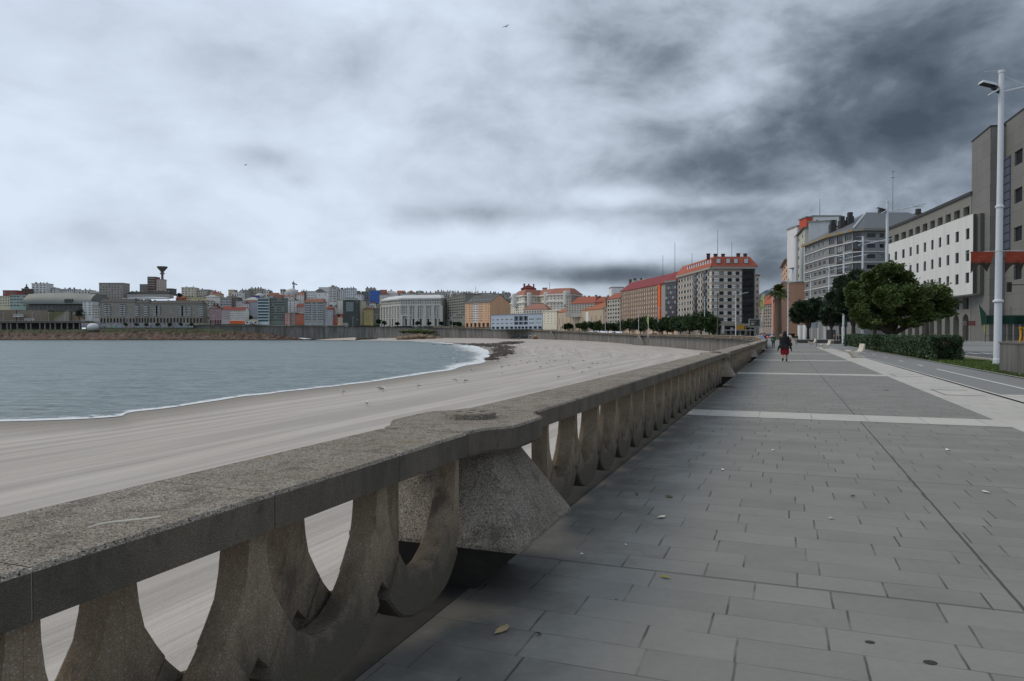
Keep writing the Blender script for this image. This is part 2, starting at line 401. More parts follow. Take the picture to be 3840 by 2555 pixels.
tag(mb.build('foam',m,smooth=True),'white surf foam breaking along the curved waterline of the beach','foam',kind='stuff')
# breaking streaks behind the swash
mb=MB()
for k in range(46):
    i=random.randint(112,196); L2=Vector(((Wl[i]-Cl[i]).x,(Wl[i]-Cl[i]).y,0)).normalized(); T=(Wl[i+1]-Wl[i]).normalized()
    c0=Wl[i]+L2*random.uniform(9,30); ln=random.uniform(3,10); wd=random.uniform(.3,.9)
    pts=[]
    for a in range(7):
        t=a/6*2-1; pts.append(c0+T*ln*t+L2*(noise.noise(Vector((k,t*2,0)))*1.5))
    for a in range(6):
        wa=wd*(1-abs(a/6*2-1)**2); wb=wd*(1-abs((a+1)/6*2-1)**2)
        mb.quad(pts[a]-L2*wa+Vector((0,0,.06)),pts[a]+L2*wa+Vector((0,0,.06)),pts[a+1]+L2*wb+Vector((0,0,.06)),pts[a+1]-L2*wb+Vector((0,0,.06)))
mf=plain('thin_foam',(.42,.46,.48),.7)
tag(mb.build('foam_streaks',mf),'thin broken foam streaks on the water off the beach','foam',kind='stuff')
# seaweed
mb=MB(); WEED=[(1745,1291,100,3),(1800,1292,60,5),(1855,1296,55,6),(1895,1303,45,6),(1880,1312,45,9),(1905,1322,30,8),(1870,1331,35,8),(1900,1290,60,3),(1840,1345,25,5),(1930,1287,50,2)]
for (px,py,wx,wy) in WEED:
    for k in range(190):
        a=random.gauss(px,wx*.42); bq=random.gauss(py,wy*.42)
        if bq<1284: continue
        Yw=5.85*FP/(bq-HOR); x=gx(a,Yw); 
        r=random.uniform(.2,.9)*(Yw/300); z=sandz(x,Yw) if k%8==0 else z
        z=max(z,ZSEA+.02)
        n_=6; an=random.random()*6
        mb.loft([[(x+q*r*1.6*math.cos(an+2*math.pi*i/n_)*random.uniform(.6,1.2),Yw+q*r*2.2*math.sin(an+2*math.pi*i/n_)*random.uniform(.6,1.2),z+h) for i in range(n_)] for q,h in ((1,-.03),(.6,.12*random.random()+.06))])
m=plain('brown_seaweed',(50,34,22),.7,k=1.0,var=.4)
tag(mb.build('seaweed',m),'dark brown seaweed washed up in a patch at the waterline','seaweed',kind='stuff')
# ================= sea wall round the bay =================
m,nt,b=newmat('stained_sea_wall')
v=pos(nt,(1,1,.12)); a1=nz(nt,v,.35,6,.7); a2=nz(nt,pos(nt,(1,1,.05)),1.3,4,.6); a3=nz(nt,pos(nt),.05,3)
c=mixc(nt,ramp(nt,a1,.38,.62),(.10,.095,.085),(.23,.22,.205))
c=mixc(nt,ramp(nt,a2,.56,.68,0,.7),c,(.055,.055,.045))
c=mixc(nt,ramp(nt,a3,.5,.6,0,.4),c,(.13,.125,.11))
nt.links.new(c,b.inputs['Base Color']); b.inputs['Roughness'].default_value=.9; m_sw=m
bump(nt,b,a1,.5,.4)
def wallstrip(mb,pts,thick=1.2):
    """pts: list of (front Vector at top, zbottom)"""
    for (p,zb),(q,zc) in zip(pts,pts[1:]):
        d=(q-p); nn=Vector((-d.y,d.x,0)).normalized()*-thick if False else Vector((d.y,-d.x,0)).normalized()*thick
        mb.quad((p.x,p.y,zb),(q.x,q.y,zc),q,p)
        mb.quad(p,q,q+nn,p+nn)
WB=[(-900,5),(800,5),(965,3.5),(1039,1.7),(1175,-4.4),(1400,-4.4),(1690,-4.2),(2700,-4.6)]
mb=MB(); pts=[]
for px in [2840,2780,2710,2640,2570,2500,2450,2400,2330,2270,2200,2120,2040,1960,1880,1800,1700,1600,1500,1400,1250,1100,950,800,600,322]:
    Yw=cY(px); pts.append((Vector((gx(px,Yw),Yw,cZ(px)+.02)),lerp_tab(WB,px)-.5))
far=pts[::-1]
wallstrip(mb,far)
o=mb.build('sea_wall',m_sw); tag(o,'long stained concrete sea wall curving round the far side of the bay','wall')
mb=MB(); pn=[(sd(95,-2.35,-.004),-5)]
nearp=[(sd(s,-2.35,-.004),-5) for s in (-70,0,40,95)]
wallstrip(mb,[(pts[0][0],pts[0][1])]+nearp[::-1],.05)
o=mb.build('sea_wall',m_sw); tag(o,'near concrete sea wall directly below the foreground balustrade','wall')
# buttress stairs on far wall (two beach stair ramps)
def stair(px,lab):
    Yw=cY(px); base=Vector((gx(px,Yw),Yw,0)); q=Vector((gx(px-60,cY(px-60)),cY(px-60),0)); d=(q-base).normalized(); nn=Vector((d.y,-d.x,0))
    if nn.dot(Vector((-1,-1,0)))<0: nn=-nn
    t=thing('beach_stairs',lab,'stairs',(base.x,base.y,0)); H=cZ(px); zb=-3.9 if px>2300 else -2.6
    mb=MB()
    A=[d*(-.5),d*(11)]
    p=[nn*2.2+d*(-1),nn*2.2+d*10,nn*.1+d*10,nn*.1-d]
    # sloping solid ramp with triangular side
    mb.ngon([nn*2.4+Vector((0,0,H)),nn*2.4+d*12+Vector((0,0,zb)),nn*2.4-d*10+Vector((0,0,zb))])
    mb.quad(nn*2.4+Vector((0,0,H)),nn*.05+Vector((0,0,H)),nn*.05+d*12+Vector((0,0,zb)),nn*2.4+d*12+Vector((0,0,zb)))
    mb.quad(nn*.05+Vector((0,0,H)),nn*2.4+Vector((0,0,H)),nn*2.4-d*10+Vector((0,0,zb)),nn*.05-d*10+Vector((0,0,zb)))
    mb.build('ramp_body',wallmat((104,101,96),.9,.25,.4,1.2),t)
    mb=MB()
    for s_ in (0,):
        mb.tube([nn*2.5+Vector((0,0,H+1)),nn*2.5-d*10+Vector((0,0,zb+1))],.09,6)
        for k in range(5): 
            f=k/4; P=nn*2.5-d*10*f; zz=H+(zb-H)*f; mb.tube([P+Vector((0,0,zz-.1)),P+Vector((0,0,zz+1))],.06,5)
    mb.build('handrail',plain('pale_handrail',(165,165,162),.5),t)
stair(2410,'triangular concrete beach stairs on the far wall right of the tractor'); stair(2075,'pale concrete beach stairs next to the parked orange digger')
# ================= rocks of the headland =================
m,nt,b=newmat('headland_rock')
r1=nz(nt,pos(nt,(1,1,1.5)),.055,6,.7); r2=nz(nt,pos(nt,(1,1,2)),.22,6,.75); sz=N(nt,'ShaderNodeSeparateXYZ'); gg=N(nt,'ShaderNodeNewGeometry'); nt.links.new(gg.outputs['Position'],sz.inputs[0])
c=mixc(nt,ramp(nt,r1,.4,.6),(.085,.065,.045),(.14,.055,.035))
c=mixc(nt,ramp(nt,r2,.5,.62),c,(.26,.20,.15))
hg=math_n(nt,'ADD',sz.outputs[2],math_n(nt,'MULTIPLY',math_n(nt,'SUBTRACT',r1,.5),14))
c=mixc(nt,ramp(nt,hg,3.0,5.0),c,mixc(nt,ramp(nt,r2,.4,.6),(.03,.045,.015),(.09,.10,.035)))
c=mixc(nt,ramp(nt,sz.outputs[2],-3.2,-4.2),c,(.02,.02,.018))
nt.links.new(c,b.inputs['Base Color']); b.inputs['Roughness'].default_value=.9; m_rock=m
bump(nt,b,r2,1.0,4.0)
TOPR=[(-900,9),(-300,10),(0,8),(250,7.6),(400,8.6),(820,8.0),(900,6),(965,3.6),(1039,1.2),(1120,-2.5),(1200,-5.2)]
mb=MB(); cols=230; rowsn=16
for i in range(cols):
    px=-900+2110*i/(cols-1); Yt=cY(px)-.8; top=lerp_tab(TOPR,px); Yb=752+8*noise.noise(Vector((px*.01,0,0))) if px<950 else 752+(cY(px)-2-752)*(px-950)/260*0.2
    for j in range(rowsn):
        t=j/(rowsn-1); Yr=Yb+(Yt-Yb)*t; z=ZSEA-1+(top-ZSEA+1)*(t**.55)
        if j not in (0,rowsn-1): 
            q=Vector((px*.02,t*3.0,3)); z+=4.6*noise.fractal(q*2.3,.9,2.0,5)*math.sin(math.pi*min(1,t*1.15)) ; z=min(z,top+.8)
        mb.v.append((gx(px,Yr),Yr,z))
for i in range(cols-1):
    for j in range(rowsn-1): mb.f.append((i*rowsn+j,(i+1)*rowsn+j,(i+1)*rowsn+j+1,i*rowsn+j+1)); mb.m.append(0)
struct(mb.build('rocky_shore',m_rock))
# loose rocks & grassy outcrop by the wall
def boulders(name,lab,lst,mat):
    mb=MB()
    for (px,py,Yr,rx,rz_) in lst:
        c0=at(px,py,Yr); 
        n_=9; rings=[]
        for a in range(6):
            th=math.pi*(a+.3)/6.2; rings.append([(c0.x+rx*math.sin(th)*math.cos(2*math.pi*k/n_)*random.uniform(.75,1.15),c0.y+rx*.8*math.sin(th)*math.sin(2*math.pi*k/n_),c0.z-rz_*math.cos(th)*random.uniform(.75,1.1)) for k in range(n_)])
        mb.loft(rings)
    return tag(mb.build(name,mat),lab,'rocks',kind='stuff')
L=[]
for k in range(70):
    px=random.uniform(1290,1480); L.append((px,1277-random.uniform(0,8)*(1-abs(px-1385)/120),735+random.uniform(-8,10),random.uniform(1.2,3.5),random.uniform(.8,1.8)))
boulders('boulders','dark wet boulders in the water below the far sea wall',L,plain('dark_wet_rock',(60,56,50),.8,k=1.1,var=.4))
L=[]
for k in range(60):
    px=random.uniform(1500,1650); h=14*(1-abs(px-1570)/90); L.append((px,1272-random.uniform(0,max(1,h)),700+random.uniform(-6,6),random.uniform(1.8,4.5),random.uniform(1.2,2.6)))
boulders('boulders','tan boulders at the foot of the wall beside the beach',L,plain('tan_rock',(120,104,86),.9,k=1.2,var=.4))
L=[]
for k in range(26):
    px=random.uniform(1505,1620); L.append((px,1246-random.uniform(0,6),708,random.uniform(3,5),random.uniform(1.5,2.4)))
o=boulders('grass_bank','green grassy bank on top of the tan boulders by the wall',L,leafmat('bank_grass',(62,72,34),1.0)); o['category']='grass'
mb=MB()
mb.ngon([at(1175,1275.6,700),at(1240,1275.8,700),at(1330,1276,700),at(1338,1268,705),at(1325,1266,708),at(1240,1271,705)])
struct(mb.build('pebble_beach',plain('pink_sand',(190,172,160),.9,k=1.0)))
# ================= promenade surfaces =================
def promcoord(nt):
    """vector (s,d,z) in metres along / across the promenade"""
    g=nt.nodes.new('ShaderNodeNewGeometry'); a=nt.nodes.new('ShaderNodeVectorMath'); a.operation='DOT_PRODUCT'; a.inputs[1].default_value=(US[0],US[1],0)
    c=nt.nodes.new('ShaderNodeVectorMath'); c.operation='DOT_PRODUCT'; c.inputs[1].default_value=(UN[0],UN[1],0)
    nt.links.new(g.outputs['Position'],a.inputs[0]); nt.links.new(g.outputs['Position'],c.inputs[0])
    return a.outputs['Value'],c.outputs['Value']
def slabs(nt,s,d,rowh,wid,seed=0.0,rnd=.8,joint=.006):
    row=math_n(nt,'FLOOR',math_n(nt,'DIVIDE',s,rowh))
    fr=math_n(nt,'FRACT',math_n(nt,'DIVIDE',s,rowh))
    e1=math_n(nt,'MULTIPLY',math_n(nt,'MINIMUM',fr,math_n(nt,'SUBTRACT',1.0,fr)),rowh)
    W=math_n(nt,'ADD',math_n(nt,'DIVIDE',d,wid),math_n(nt,'MULTIPLY_ADD',row,17.37,seed+200))
    vo=nt.nodes.new('ShaderNodeTexVoronoi'); vo.voronoi_dimensions='1D'; vo.feature='DISTANCE_TO_EDGE'; vo.inputs['Scale'].default_value=1; vo.inputs['Randomness'].default_value=rnd
    nt.links.new(W,vo.inputs['W'])
    vc=nt.nodes.new('ShaderNodeTexVoronoi'); vc.voronoi_dimensions='1D'; vc.inputs['Scale'].default_value=1; vc.inputs['Randomness'].default_value=rnd
    nt.links.new(W,vc.inputs['W'])
    e2=math_n(nt,'MULTIPLY',vo.outputs['Distance'],wid)
    hh=nt.nodes.new('ShaderNodeSeparateColor'); nt.links.new(vc.outputs['Color'],hh.inputs[0])
    return e1,e2,hh.outputs[0]
def pavemat(name,col,rowh,wid,jcol,j1=.0032,j2=.0045,var=.13,rnd=.9,stain=None,kj=True):
    m,nt,b=newmat(name); s,d=promcoord(nt)
    wob=math_n(nt,'MULTIPLY',math_n(nt,'SUBTRACT',nz(nt,pos(nt),3.5,3),.5),.012)
    e1,e2,h=slabs(nt,math_n(nt,'ADD',s,wob),math_n(nt,'ADD',d,wob),rowh,wid,0,rnd)
    jn=nz(nt,pos(nt),1.7,3)
    js=ramp(nt,jn,.38,.62,.12,.72)
    g1=math_n(nt,'MULTIPLY',ramp(nt,e1,j1*.6,j1*1.6,1,0),js); g2=math_n(nt,'MULTIPLY',ramp(nt,e2,j2*.6,j2*1.9,1,0),ramp(nt,nz(nt,pos(nt),2.3,3),.36,.58,.2,1.0))
    g=math_n(nt,'MAXIMUM',g1,g2)
    if kj:
        # control joints: one long crack along the walk, one every 3.85 m across
        q=math_n(nt,'FRACT',math_n(nt,'DIVIDE',math_n(nt,'SUBTRACT',s,4.77),3.85)); qq=math_n(nt,'MULTIPLY',math_n(nt,'MINIMUM',q,math_n(nt,'SUBTRACT',1.0,q)),3.85)
        lc=math_n(nt,'ABSOLUTE',math_n(nt,'SUBTRACT',math_n(nt,'ADD',d,math_n(nt,'MULTIPLY',wob,1.5)),1.27))
        g=math_n(nt,'MAXIMUM',g,ramp(nt,lc,.006,.013,1,0))
        g=math_n(nt,'MAXIMUM',g,math_n(nt,'MULTIPLY',ramp(nt,qq,.006,.012,1,0),.8))
    base=tuple(lin(col))
    n1=nz(nt,pos(nt),1.3,7,.7); n2=nz(nt,pos(nt,(1,1,1)),22,4,.7); n3=nz(nt,pos(nt),.25,3)
    sm=nt.nodes.new('ShaderNodeMapping'); 
    v=math_n(nt,'ADD',math_n(nt,'MULTIPLY',n1,var*3.9),math_n(nt,'ADD',math_n(nt,'MULTIPLY',n2,var*1.8),math_n(nt,'MULTIPLY',h,var*1.15)))
    v=math_n(nt,'ADD',v,math_n(nt,'MULTIPLY',n3,var*1.0))
    v=math_n(nt,'ADD',v,1-var*3.9)
    L=nt.nodes.new('ShaderNodeVectorMath'); L.operation='SCALE'; L.inputs[0].default_value=base; nt.links.new(v,L.inputs['Scale'])
    c=mixc(nt,math_n(nt,'MULTIPLY',g,.8),L.outputs[0],jcol)
    if stain:
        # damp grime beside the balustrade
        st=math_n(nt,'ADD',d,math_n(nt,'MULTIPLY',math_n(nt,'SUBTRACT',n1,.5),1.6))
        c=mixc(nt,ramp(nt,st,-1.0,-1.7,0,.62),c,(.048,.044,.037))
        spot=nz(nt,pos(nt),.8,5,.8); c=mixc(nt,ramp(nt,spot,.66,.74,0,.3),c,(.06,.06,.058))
        fl=nt.nodes.new('ShaderNodeTexVoronoi'); fl.inputs['Scale'].default_value=2.2; nt.links.new(pos(nt),fl.inputs['Vector'])
        c=mixc(nt,ramp(nt,fl.outputs['Distance'],.018,.03,.8,0),c,(.05,.05,.048))
    nt.links.new(c,b.inputs['Base Color']); b.inputs['Roughness'].default_value=.72; b.inputs['Specular IOR Level'].default_value=.3
    bump(nt,b,math_n(nt,'ADD',math_n(nt,'MULTIPLY',g,-1.0),math_n(nt,'MULTIPLY',n2,.25)),.5,.008)
    return m
def rect(s0,s1,d0,d1,z):
    return [sd(s0,d0,z),sd(s1,d0,z),sd(s1,d1,z),sd(s0,d1,z)]
def sheet(name,polys,m,kind='structure'):
    mb=MB()
    for p in polys: mb.ngon(p[::-1])
    o=mb.build(name,m)
    if kind: o['kind']=kind
    return o
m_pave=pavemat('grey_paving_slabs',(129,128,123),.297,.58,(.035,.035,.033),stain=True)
m_lite=pavemat('pale_paving_slabs',(182,179,172),.60,.85,(.12,.12,.115),var=.10,rnd=.1,kj=False)
m_band=pavemat('pale_band_slabs',(182,179,172),50,.93,(.06,.06,.055),var=.10,rnd=.02,kj=False)
m_bike=wallmat((112,113,113),.85,.14,1.2,1.35,'cycle_path_asphalt',False)
m_road=wallmat((84,86,88),.85,.18,1.0,1.2,'road_asphalt',False)
m_line=plain('road_paint',(215,215,212),.7,k=.85,var=.22)
m_kerb=wallmat((165,165,160),.85,.2,1.5,1.3,'kerb_stone',False)
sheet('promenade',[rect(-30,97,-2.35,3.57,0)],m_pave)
sheet('pale_paving',[rect(-30,97,3.57,5.02,0),rect(-30,22,5.12,8.0,0)],m_lite)
sheet('paving_band',[rect(a,a+w_,-1.78,3.57,.004) for a,w_ in ((14.25,1.12),(30.0,1.15),(46,1.15),(62,1.15),(78,1.2))],m_band)
# inspection cover outlines in the pale strip
def frame_lines(name,s0,s1,d0,d1,m,t=.035):
    return sheet(name,[rect(s0,s0+t,d0,d1,.004),rect(s1-t,s1,d0,d1,.004),rect(s0+t,s1-t,d0,d0+t,.004),rect(s0+t,s1-t,d1-t,d1,.004)],m)
dk=plain('dark_joint',(48,48,46),.9)
for s0,s1,lab in ((21.3,23.3,'nearer rectangular cover outlined in the pale paving strip'),(30.2,31.8,'farther rectangular cover outlined in the pale paving strip')):
    o=sheet('inspection_cover',[rect(s0,s0+.05,3.85,4.75,.004),rect(s1-.05,s1,3.85,4.75,.004),rect(s0+.05,s1-.05,3.85,3.88,.004)],dk,None); tag(o,lab,'cover')
sheet('cycle_path',[rect(22,170,5.12,7.8,0)],m_bike)
sheet('kerb_line',[rect(-30,160,5.02,5.12,.03),rect(22,170,7.8,7.88,.03)],m_kerb)
sheet('cycle_markings',[rect(24,37.2,6.33,6.45,.004)]+[rect(s,s+1.6,6.33,6.45,.004) for s in (40.5,47,54,61,68,75,82,89,96,103)],m_line)
m_grass,nt,b=newmat('grass_verge'); c=mixc(nt,ramp(nt,nz(nt,pos(nt),6,5,.8),.35,.65),(.028,.048,.008),(.085,.125,.025)); c=mixc(nt,ramp(nt,nz(nt,pos(nt),.7,3),.5,.7,0,.6),c,(.12,.10,.06)); nt.links.new(c,b.inputs['Base Color']); b.inputs['Roughness'].default_value=.9
bump(nt,b,nz(nt,pos(nt),60,3,.8),.8,.04)
sheet('verge_soil',[rect(20,170,7.9,11.3,.012)],m_grass)
# blades
mb=MB()
for k in range(7000):
    s_=random.uniform(27,50); d_=random.uniform(8.0,11.2); p=sd(s_,d_,.012); a=random.random()*6.28; h=random.uniform(.05,.13); ww=.02
    t=Vector((math.cos(a)*ww,math.sin(a)*ww,0)); l=Vector((random.gauss(0,.04),random.gauss(0,.04),h))
    mb.ngon([p-t,p+t,p+l])
tag(mb.build('grass',leafmat('grass_blades',(66,84,30),1.2)),'strip of green grass between the hedge end and the low wall','grass',kind='stuff')
m_walk=wallmat((140,140,136),.85,.2,.8,1.4,'far_pavement',False)
sheet('road',[rect(-40,170,11.5,36,.0)],m_road)
sheet('kerb',[[p for p in rect(-40,170,11.3,11.5,.0)]],m_kerb)
mb=MB()
for s0,s1 in ((-40,170),):
    for d0,d1,z1 in ((11.3,11.5,.13),(36,36.25,.14)):
        P=[sd(s0,d0),sd(s1,d0),sd(s1,d1),sd(s0,d1)]; mb.prism([(p.x,p.y) for p in P],-.1,z1)
struct(mb.build('road_kerb',m_kerb))
sheet('pavement',[rect(-40,120,36.25,60,.13)],m_walk)
ln=[rect(-40,170,11.85,11.97,.004)]
for d_,dash in ((14.8,3),(18.2,3),(25.6,3),(29.0,3),(32.4,3)):
    s_=-10
    while s_<150: ln.append(rect(s_,s_+dash,d_,d_+.13,.004)); s_+=8
ln+= [rect(-40,150,21.5,21.65,.004),rect(-40,150,22.1,22.25,.004)]
for k in range(9): ln.append(rect(68,71.5,12.6+k*.9,13.1+k*.9,.004))
for k in range(16): ln.append(rect(92,96,22.6+k*.82,23.05+k*.82,.004))
sheet('road_markings',ln,m_line)
# ================= balustrade =================
m,nt,b=newmat('exposed_aggregate')
g=pos(nt); vo=nt.nodes.new('ShaderNodeTexVoronoi'); vo.inputs['Scale'].default_value=300; nt.links.new(g,vo.inputs['Vector'])
hs=nt.nodes.new('ShaderNodeSeparateColor'); nt.links.new(vo.outputs['Color'],hs.inputs[0])
vo2=nt.nodes.new('ShaderNodeTexVoronoi'); vo2.inputs['Scale'].default_value=200; nt.links.new(g,vo2.inputs['Vector'])
hs2=nt.nodes.new('ShaderNodeSeparateColor'); nt.links.new(vo2.outputs['Color'],hs2.inputs[0])
big=nz(nt,g,1.3,5,.65); md=nz(nt,g,6,5,.7); dr=nz(nt,pos(nt,(1,1,.2)),3,5,.7)
c=mixc(nt,hs.outputs[0],(.215,.18,.14),(.47,.42,.35))
c=mixc(nt,math_n(nt,'GREATER_THAN',hs2.outputs[1],.86),c,(.55,.52,.48))
c=mixc(nt,math_n(nt,'GREATER_THAN',hs2.outputs[0],.87),c,(.08,.072,.062))
c=mixc(nt,ramp(nt,big,.42,.68,0,.4),c,(.17,.13,.085))
c=mixc(nt,ramp(nt,md,.50,.68,0,.62),c,(.085,.075,.06))
c=mixc(nt,ramp(nt,dr,.58,.72,0,.35),c,(.045,.043,.038))
li=nz(nt,g,2.2,6,.8); c=mixc(nt,math_n(nt,'MULTIPLY',ramp(nt,li,.60,.68),math_n(nt,'GREATER_THAN',hs.outputs[1],.35)),c,(.26,.15,.035))
nt.links.new(c,b.inputs['Base Color']); b.inputs['Roughness'].default_value=.9; b.inputs['Specular IOR Level'].default_value=.2
bump(nt,b,math_n(nt,'ADD',vo.outputs['Distance'],math_n(nt,'MULTIPLY',vo2.outputs['Distance'],.5)),.9,.006); m_agg=m
m,nt,b=newmat('cast_stone')     # finer browner face of the legs
g=pos(nt); vo=nt.nodes.new('ShaderNodeTexVoronoi'); vo.inputs['Scale'].default_value=230; nt.links.new(g,vo.inputs['Vector'])
hs=nt.nodes.new('ShaderNodeSeparateColor'); nt.links.new(vo.outputs['Color'],hs.inputs[0])
md=nz(nt,pos(nt,(1,1,.45)),3.2,6,.72); sz=N(nt,'ShaderNodeSeparateXYZ'); nt.links.new(g,sz.inputs[0])
c=mixc(nt,hs.outputs[0],(.245,.185,.125),(.355,.285,.205))
c=mixc(nt,math_n(nt,'GREATER_THAN',hs.outputs[1],.93),c,(.40,.37,.33))
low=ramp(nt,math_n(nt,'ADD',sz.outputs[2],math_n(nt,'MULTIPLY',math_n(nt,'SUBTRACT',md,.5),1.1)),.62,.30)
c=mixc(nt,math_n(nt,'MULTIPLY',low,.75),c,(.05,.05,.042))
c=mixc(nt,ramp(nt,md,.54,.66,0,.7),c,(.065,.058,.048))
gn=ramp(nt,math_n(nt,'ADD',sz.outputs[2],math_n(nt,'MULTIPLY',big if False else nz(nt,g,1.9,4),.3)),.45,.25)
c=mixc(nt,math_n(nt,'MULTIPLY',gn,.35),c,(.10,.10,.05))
nt.links.new(c,b.inputs['Base Color']); b.inputs['Roughness'].default_value=.9; b.inputs['Specular IOR Level'].default_value=.2
bump(nt,b,vo.outputs['Distance'],.7,.003); m_leg=m
m,nt,b=newmat('cast_fascia')    # smoother cast sides of the coping; grime and side shade in the colour
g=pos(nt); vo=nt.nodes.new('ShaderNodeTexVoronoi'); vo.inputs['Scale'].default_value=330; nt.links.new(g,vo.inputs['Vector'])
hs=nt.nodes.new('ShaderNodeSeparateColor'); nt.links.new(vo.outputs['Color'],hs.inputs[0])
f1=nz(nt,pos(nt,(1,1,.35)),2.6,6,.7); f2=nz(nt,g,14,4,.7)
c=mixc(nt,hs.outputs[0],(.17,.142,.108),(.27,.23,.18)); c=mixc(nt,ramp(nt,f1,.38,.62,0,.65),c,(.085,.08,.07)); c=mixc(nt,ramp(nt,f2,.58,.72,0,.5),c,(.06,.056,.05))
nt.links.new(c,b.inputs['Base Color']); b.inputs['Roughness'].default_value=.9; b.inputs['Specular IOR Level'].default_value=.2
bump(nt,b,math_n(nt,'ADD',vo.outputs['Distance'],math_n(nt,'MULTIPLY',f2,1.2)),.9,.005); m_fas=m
m_mortar=plain('white_mortar',(190,188,180),.9)
m_kst=wallmat((60,58,54),.9,.35,1.3,.8,'grimy_shaded_concrete',False)
# one wave: local x along the rail, y across (+ = sea), z up
INN=[(.372,.868),(.370,.80),(.360,.72),(.334,.64),(.284,.56),(.238,.49),(.18,.425),(.095,.375),(0,.355)]
OUT=[(.397,.868),(.397,.42),(.375,.34),(.325,.265),(.25,.20),(.14,.163),(0,.15)]
def wave_piece(side,y0,y1):
    """leg pieces and arc piece for one plane"""
    mb=MB(); s_=side
    # leg: between outer line and inner curve down to the joint
    leg=[(.4145,.868),(.4145,.42),(.36,.362)]+[( .255,.515),(.286,.56),(.334,.64),(.360,.72),(.370,.80),(.372,.868)]
    # depth swells a little at mid height, like the cast pieces
    rings=[]
    for yy,ins in ((y0,.006),(y0+.010,0),(y1-.010,0),(y1,.006)):
        cx=sum(p[0] for p in leg)/len(leg)
        rings.append([(s_*(p[0]+(ins if p[0]<cx else -ins*0)),yy,p[1]+(ins if p[1]<.5 else 0)) for p in leg])
    if s_<0: rings=[r[::-1] for r in rings]
    mb.loft(rings); return mb
def arc_piece(y0,y1):
    mb=MB()
    inn=[(x,z) for x,z in INN if z<.53]; inn=[(.258,.520)]+[(.238,.49),(.18,.425),(.095,.375),(0,.355)]
    out=[(.362,.369),(.382,.33),(.325,.265),(.25,.20),(.14,.163),(0,.15)]
    poly=[(x,z) for x,z in out]+[(-x,z) for x,z in out[-2::-1]]+[(-x,z) for x,z in inn]+[(x,z) for x,z in inn[-2::-1]]
    n=len(out); 
    o=[(x,z) for x,z in out]+[(-x,z) for x,z in out[-2::-1]]
    i_=[(x,z) for x,z in inn]+[(-x,z) for x,z in inn[-2::-1]]
    # resample both to 15 points
    def rs(pl,n):
        ds=[0]
        for a,b_ in zip(pl,pl[1:]): ds.append(ds[-1]+math.hypot(b_[0]-a[0],b_[1]-a[1]))
        r=[]
        for k in range(n):
            t=ds[-1]*k/(n-1); j=max(i for i in range(len(ds)) if ds[i]<=t+1e-9); j=min(j,len(pl)-2); f=(t-ds[j])/(ds[j+1]-ds[j])
            r.append((pl[j][0]+(pl[j+1][0]-pl[j][0])*f,pl[j][1]+(pl[j+1][1]-pl[j][1])*f))
        return r
    o=rs(o,21); i_=rs(i_,21)
    rings=[]
    for k in range(21):
        (ox,oz),(ix,iz)=o[k],i_[k]; e=.012/max(.05,math.hypot(ox-ix,oz-iz))
        def L(f): return (ox+(ix-ox)*f,oz+(iz-oz)*f)
        a,b_,c_,d_=L(0),L(e),L(1-e),L(1)
        y0a=y0-.012; 
        rings.append([(a[0],y0a+.012,a[1]),(b_[0],y0a,b_[1]),(c_[0],y0a+.006,c_[1]),(d_[0],y0a+.03,d_[1]),(d_[0],y1-.012,d_[1]),(c_[0],y1,c_[1]),(b_[0],y1,b_[1]),(a[0],y1-.012,a[1])])
    mb.loft(rings); return mb
legm=[]; 
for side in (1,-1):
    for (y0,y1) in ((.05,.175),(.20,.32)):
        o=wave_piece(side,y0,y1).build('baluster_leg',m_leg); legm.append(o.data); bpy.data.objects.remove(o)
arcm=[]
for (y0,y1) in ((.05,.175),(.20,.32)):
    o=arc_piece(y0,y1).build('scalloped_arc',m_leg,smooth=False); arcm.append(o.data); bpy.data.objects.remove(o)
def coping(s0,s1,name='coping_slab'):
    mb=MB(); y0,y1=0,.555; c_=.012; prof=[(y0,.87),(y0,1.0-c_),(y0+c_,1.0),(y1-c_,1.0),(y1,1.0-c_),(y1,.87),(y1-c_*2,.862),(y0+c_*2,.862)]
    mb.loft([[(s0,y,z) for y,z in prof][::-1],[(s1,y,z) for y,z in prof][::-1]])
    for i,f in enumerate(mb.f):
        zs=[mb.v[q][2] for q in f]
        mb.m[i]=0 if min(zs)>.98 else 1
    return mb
def bay(origin,ang,waves,lab,joint=.87,first=None,zs=0.0):
    """balustrade bay; waves = list of wave centres (local x)"""
    t=thing('balustrade',lab,'balustrade',origin,ang,'scalloped balustrade bays along the sea wall')
    x=waves[0]-.40; e=waves[-1]+.40
    x0,x1=first if first else (x-.55,e+.55)
    a=x0
    while a<x1-.01:
        b_=min(a+joint,x1)
        if x1-b_<.3: b_=x1
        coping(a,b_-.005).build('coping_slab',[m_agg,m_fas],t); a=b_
    mb=MB(); a=x0
    js=[]
    while a<x1-.01:
        b_=min(a+joint,x1)
        if x1-b_<.3: b_=x1
        if b_<x1: js.append(b_)
        a=b_
    for j in js:
        mb=MB(); mb.box(j-.006,j+.001,.004,.551,.872,.9965); mb.build('joint_mortar',m_mortar,t)
    for wv in waves:
        last=wv==waves[-1]; hm2=(waves[1]-waves[0])/2
        for i,me in enumerate(arcm):
            if i==0 or not last: link('scalloped_arc',me,t,(wv+(hm2 if i else 0),0,0))
        for i,me in enumerate(legm):
            if i%2==0 or not last: link('baluster_leg',me,t,(wv+(hm2 if i%2 else 0),0,0))
    return t
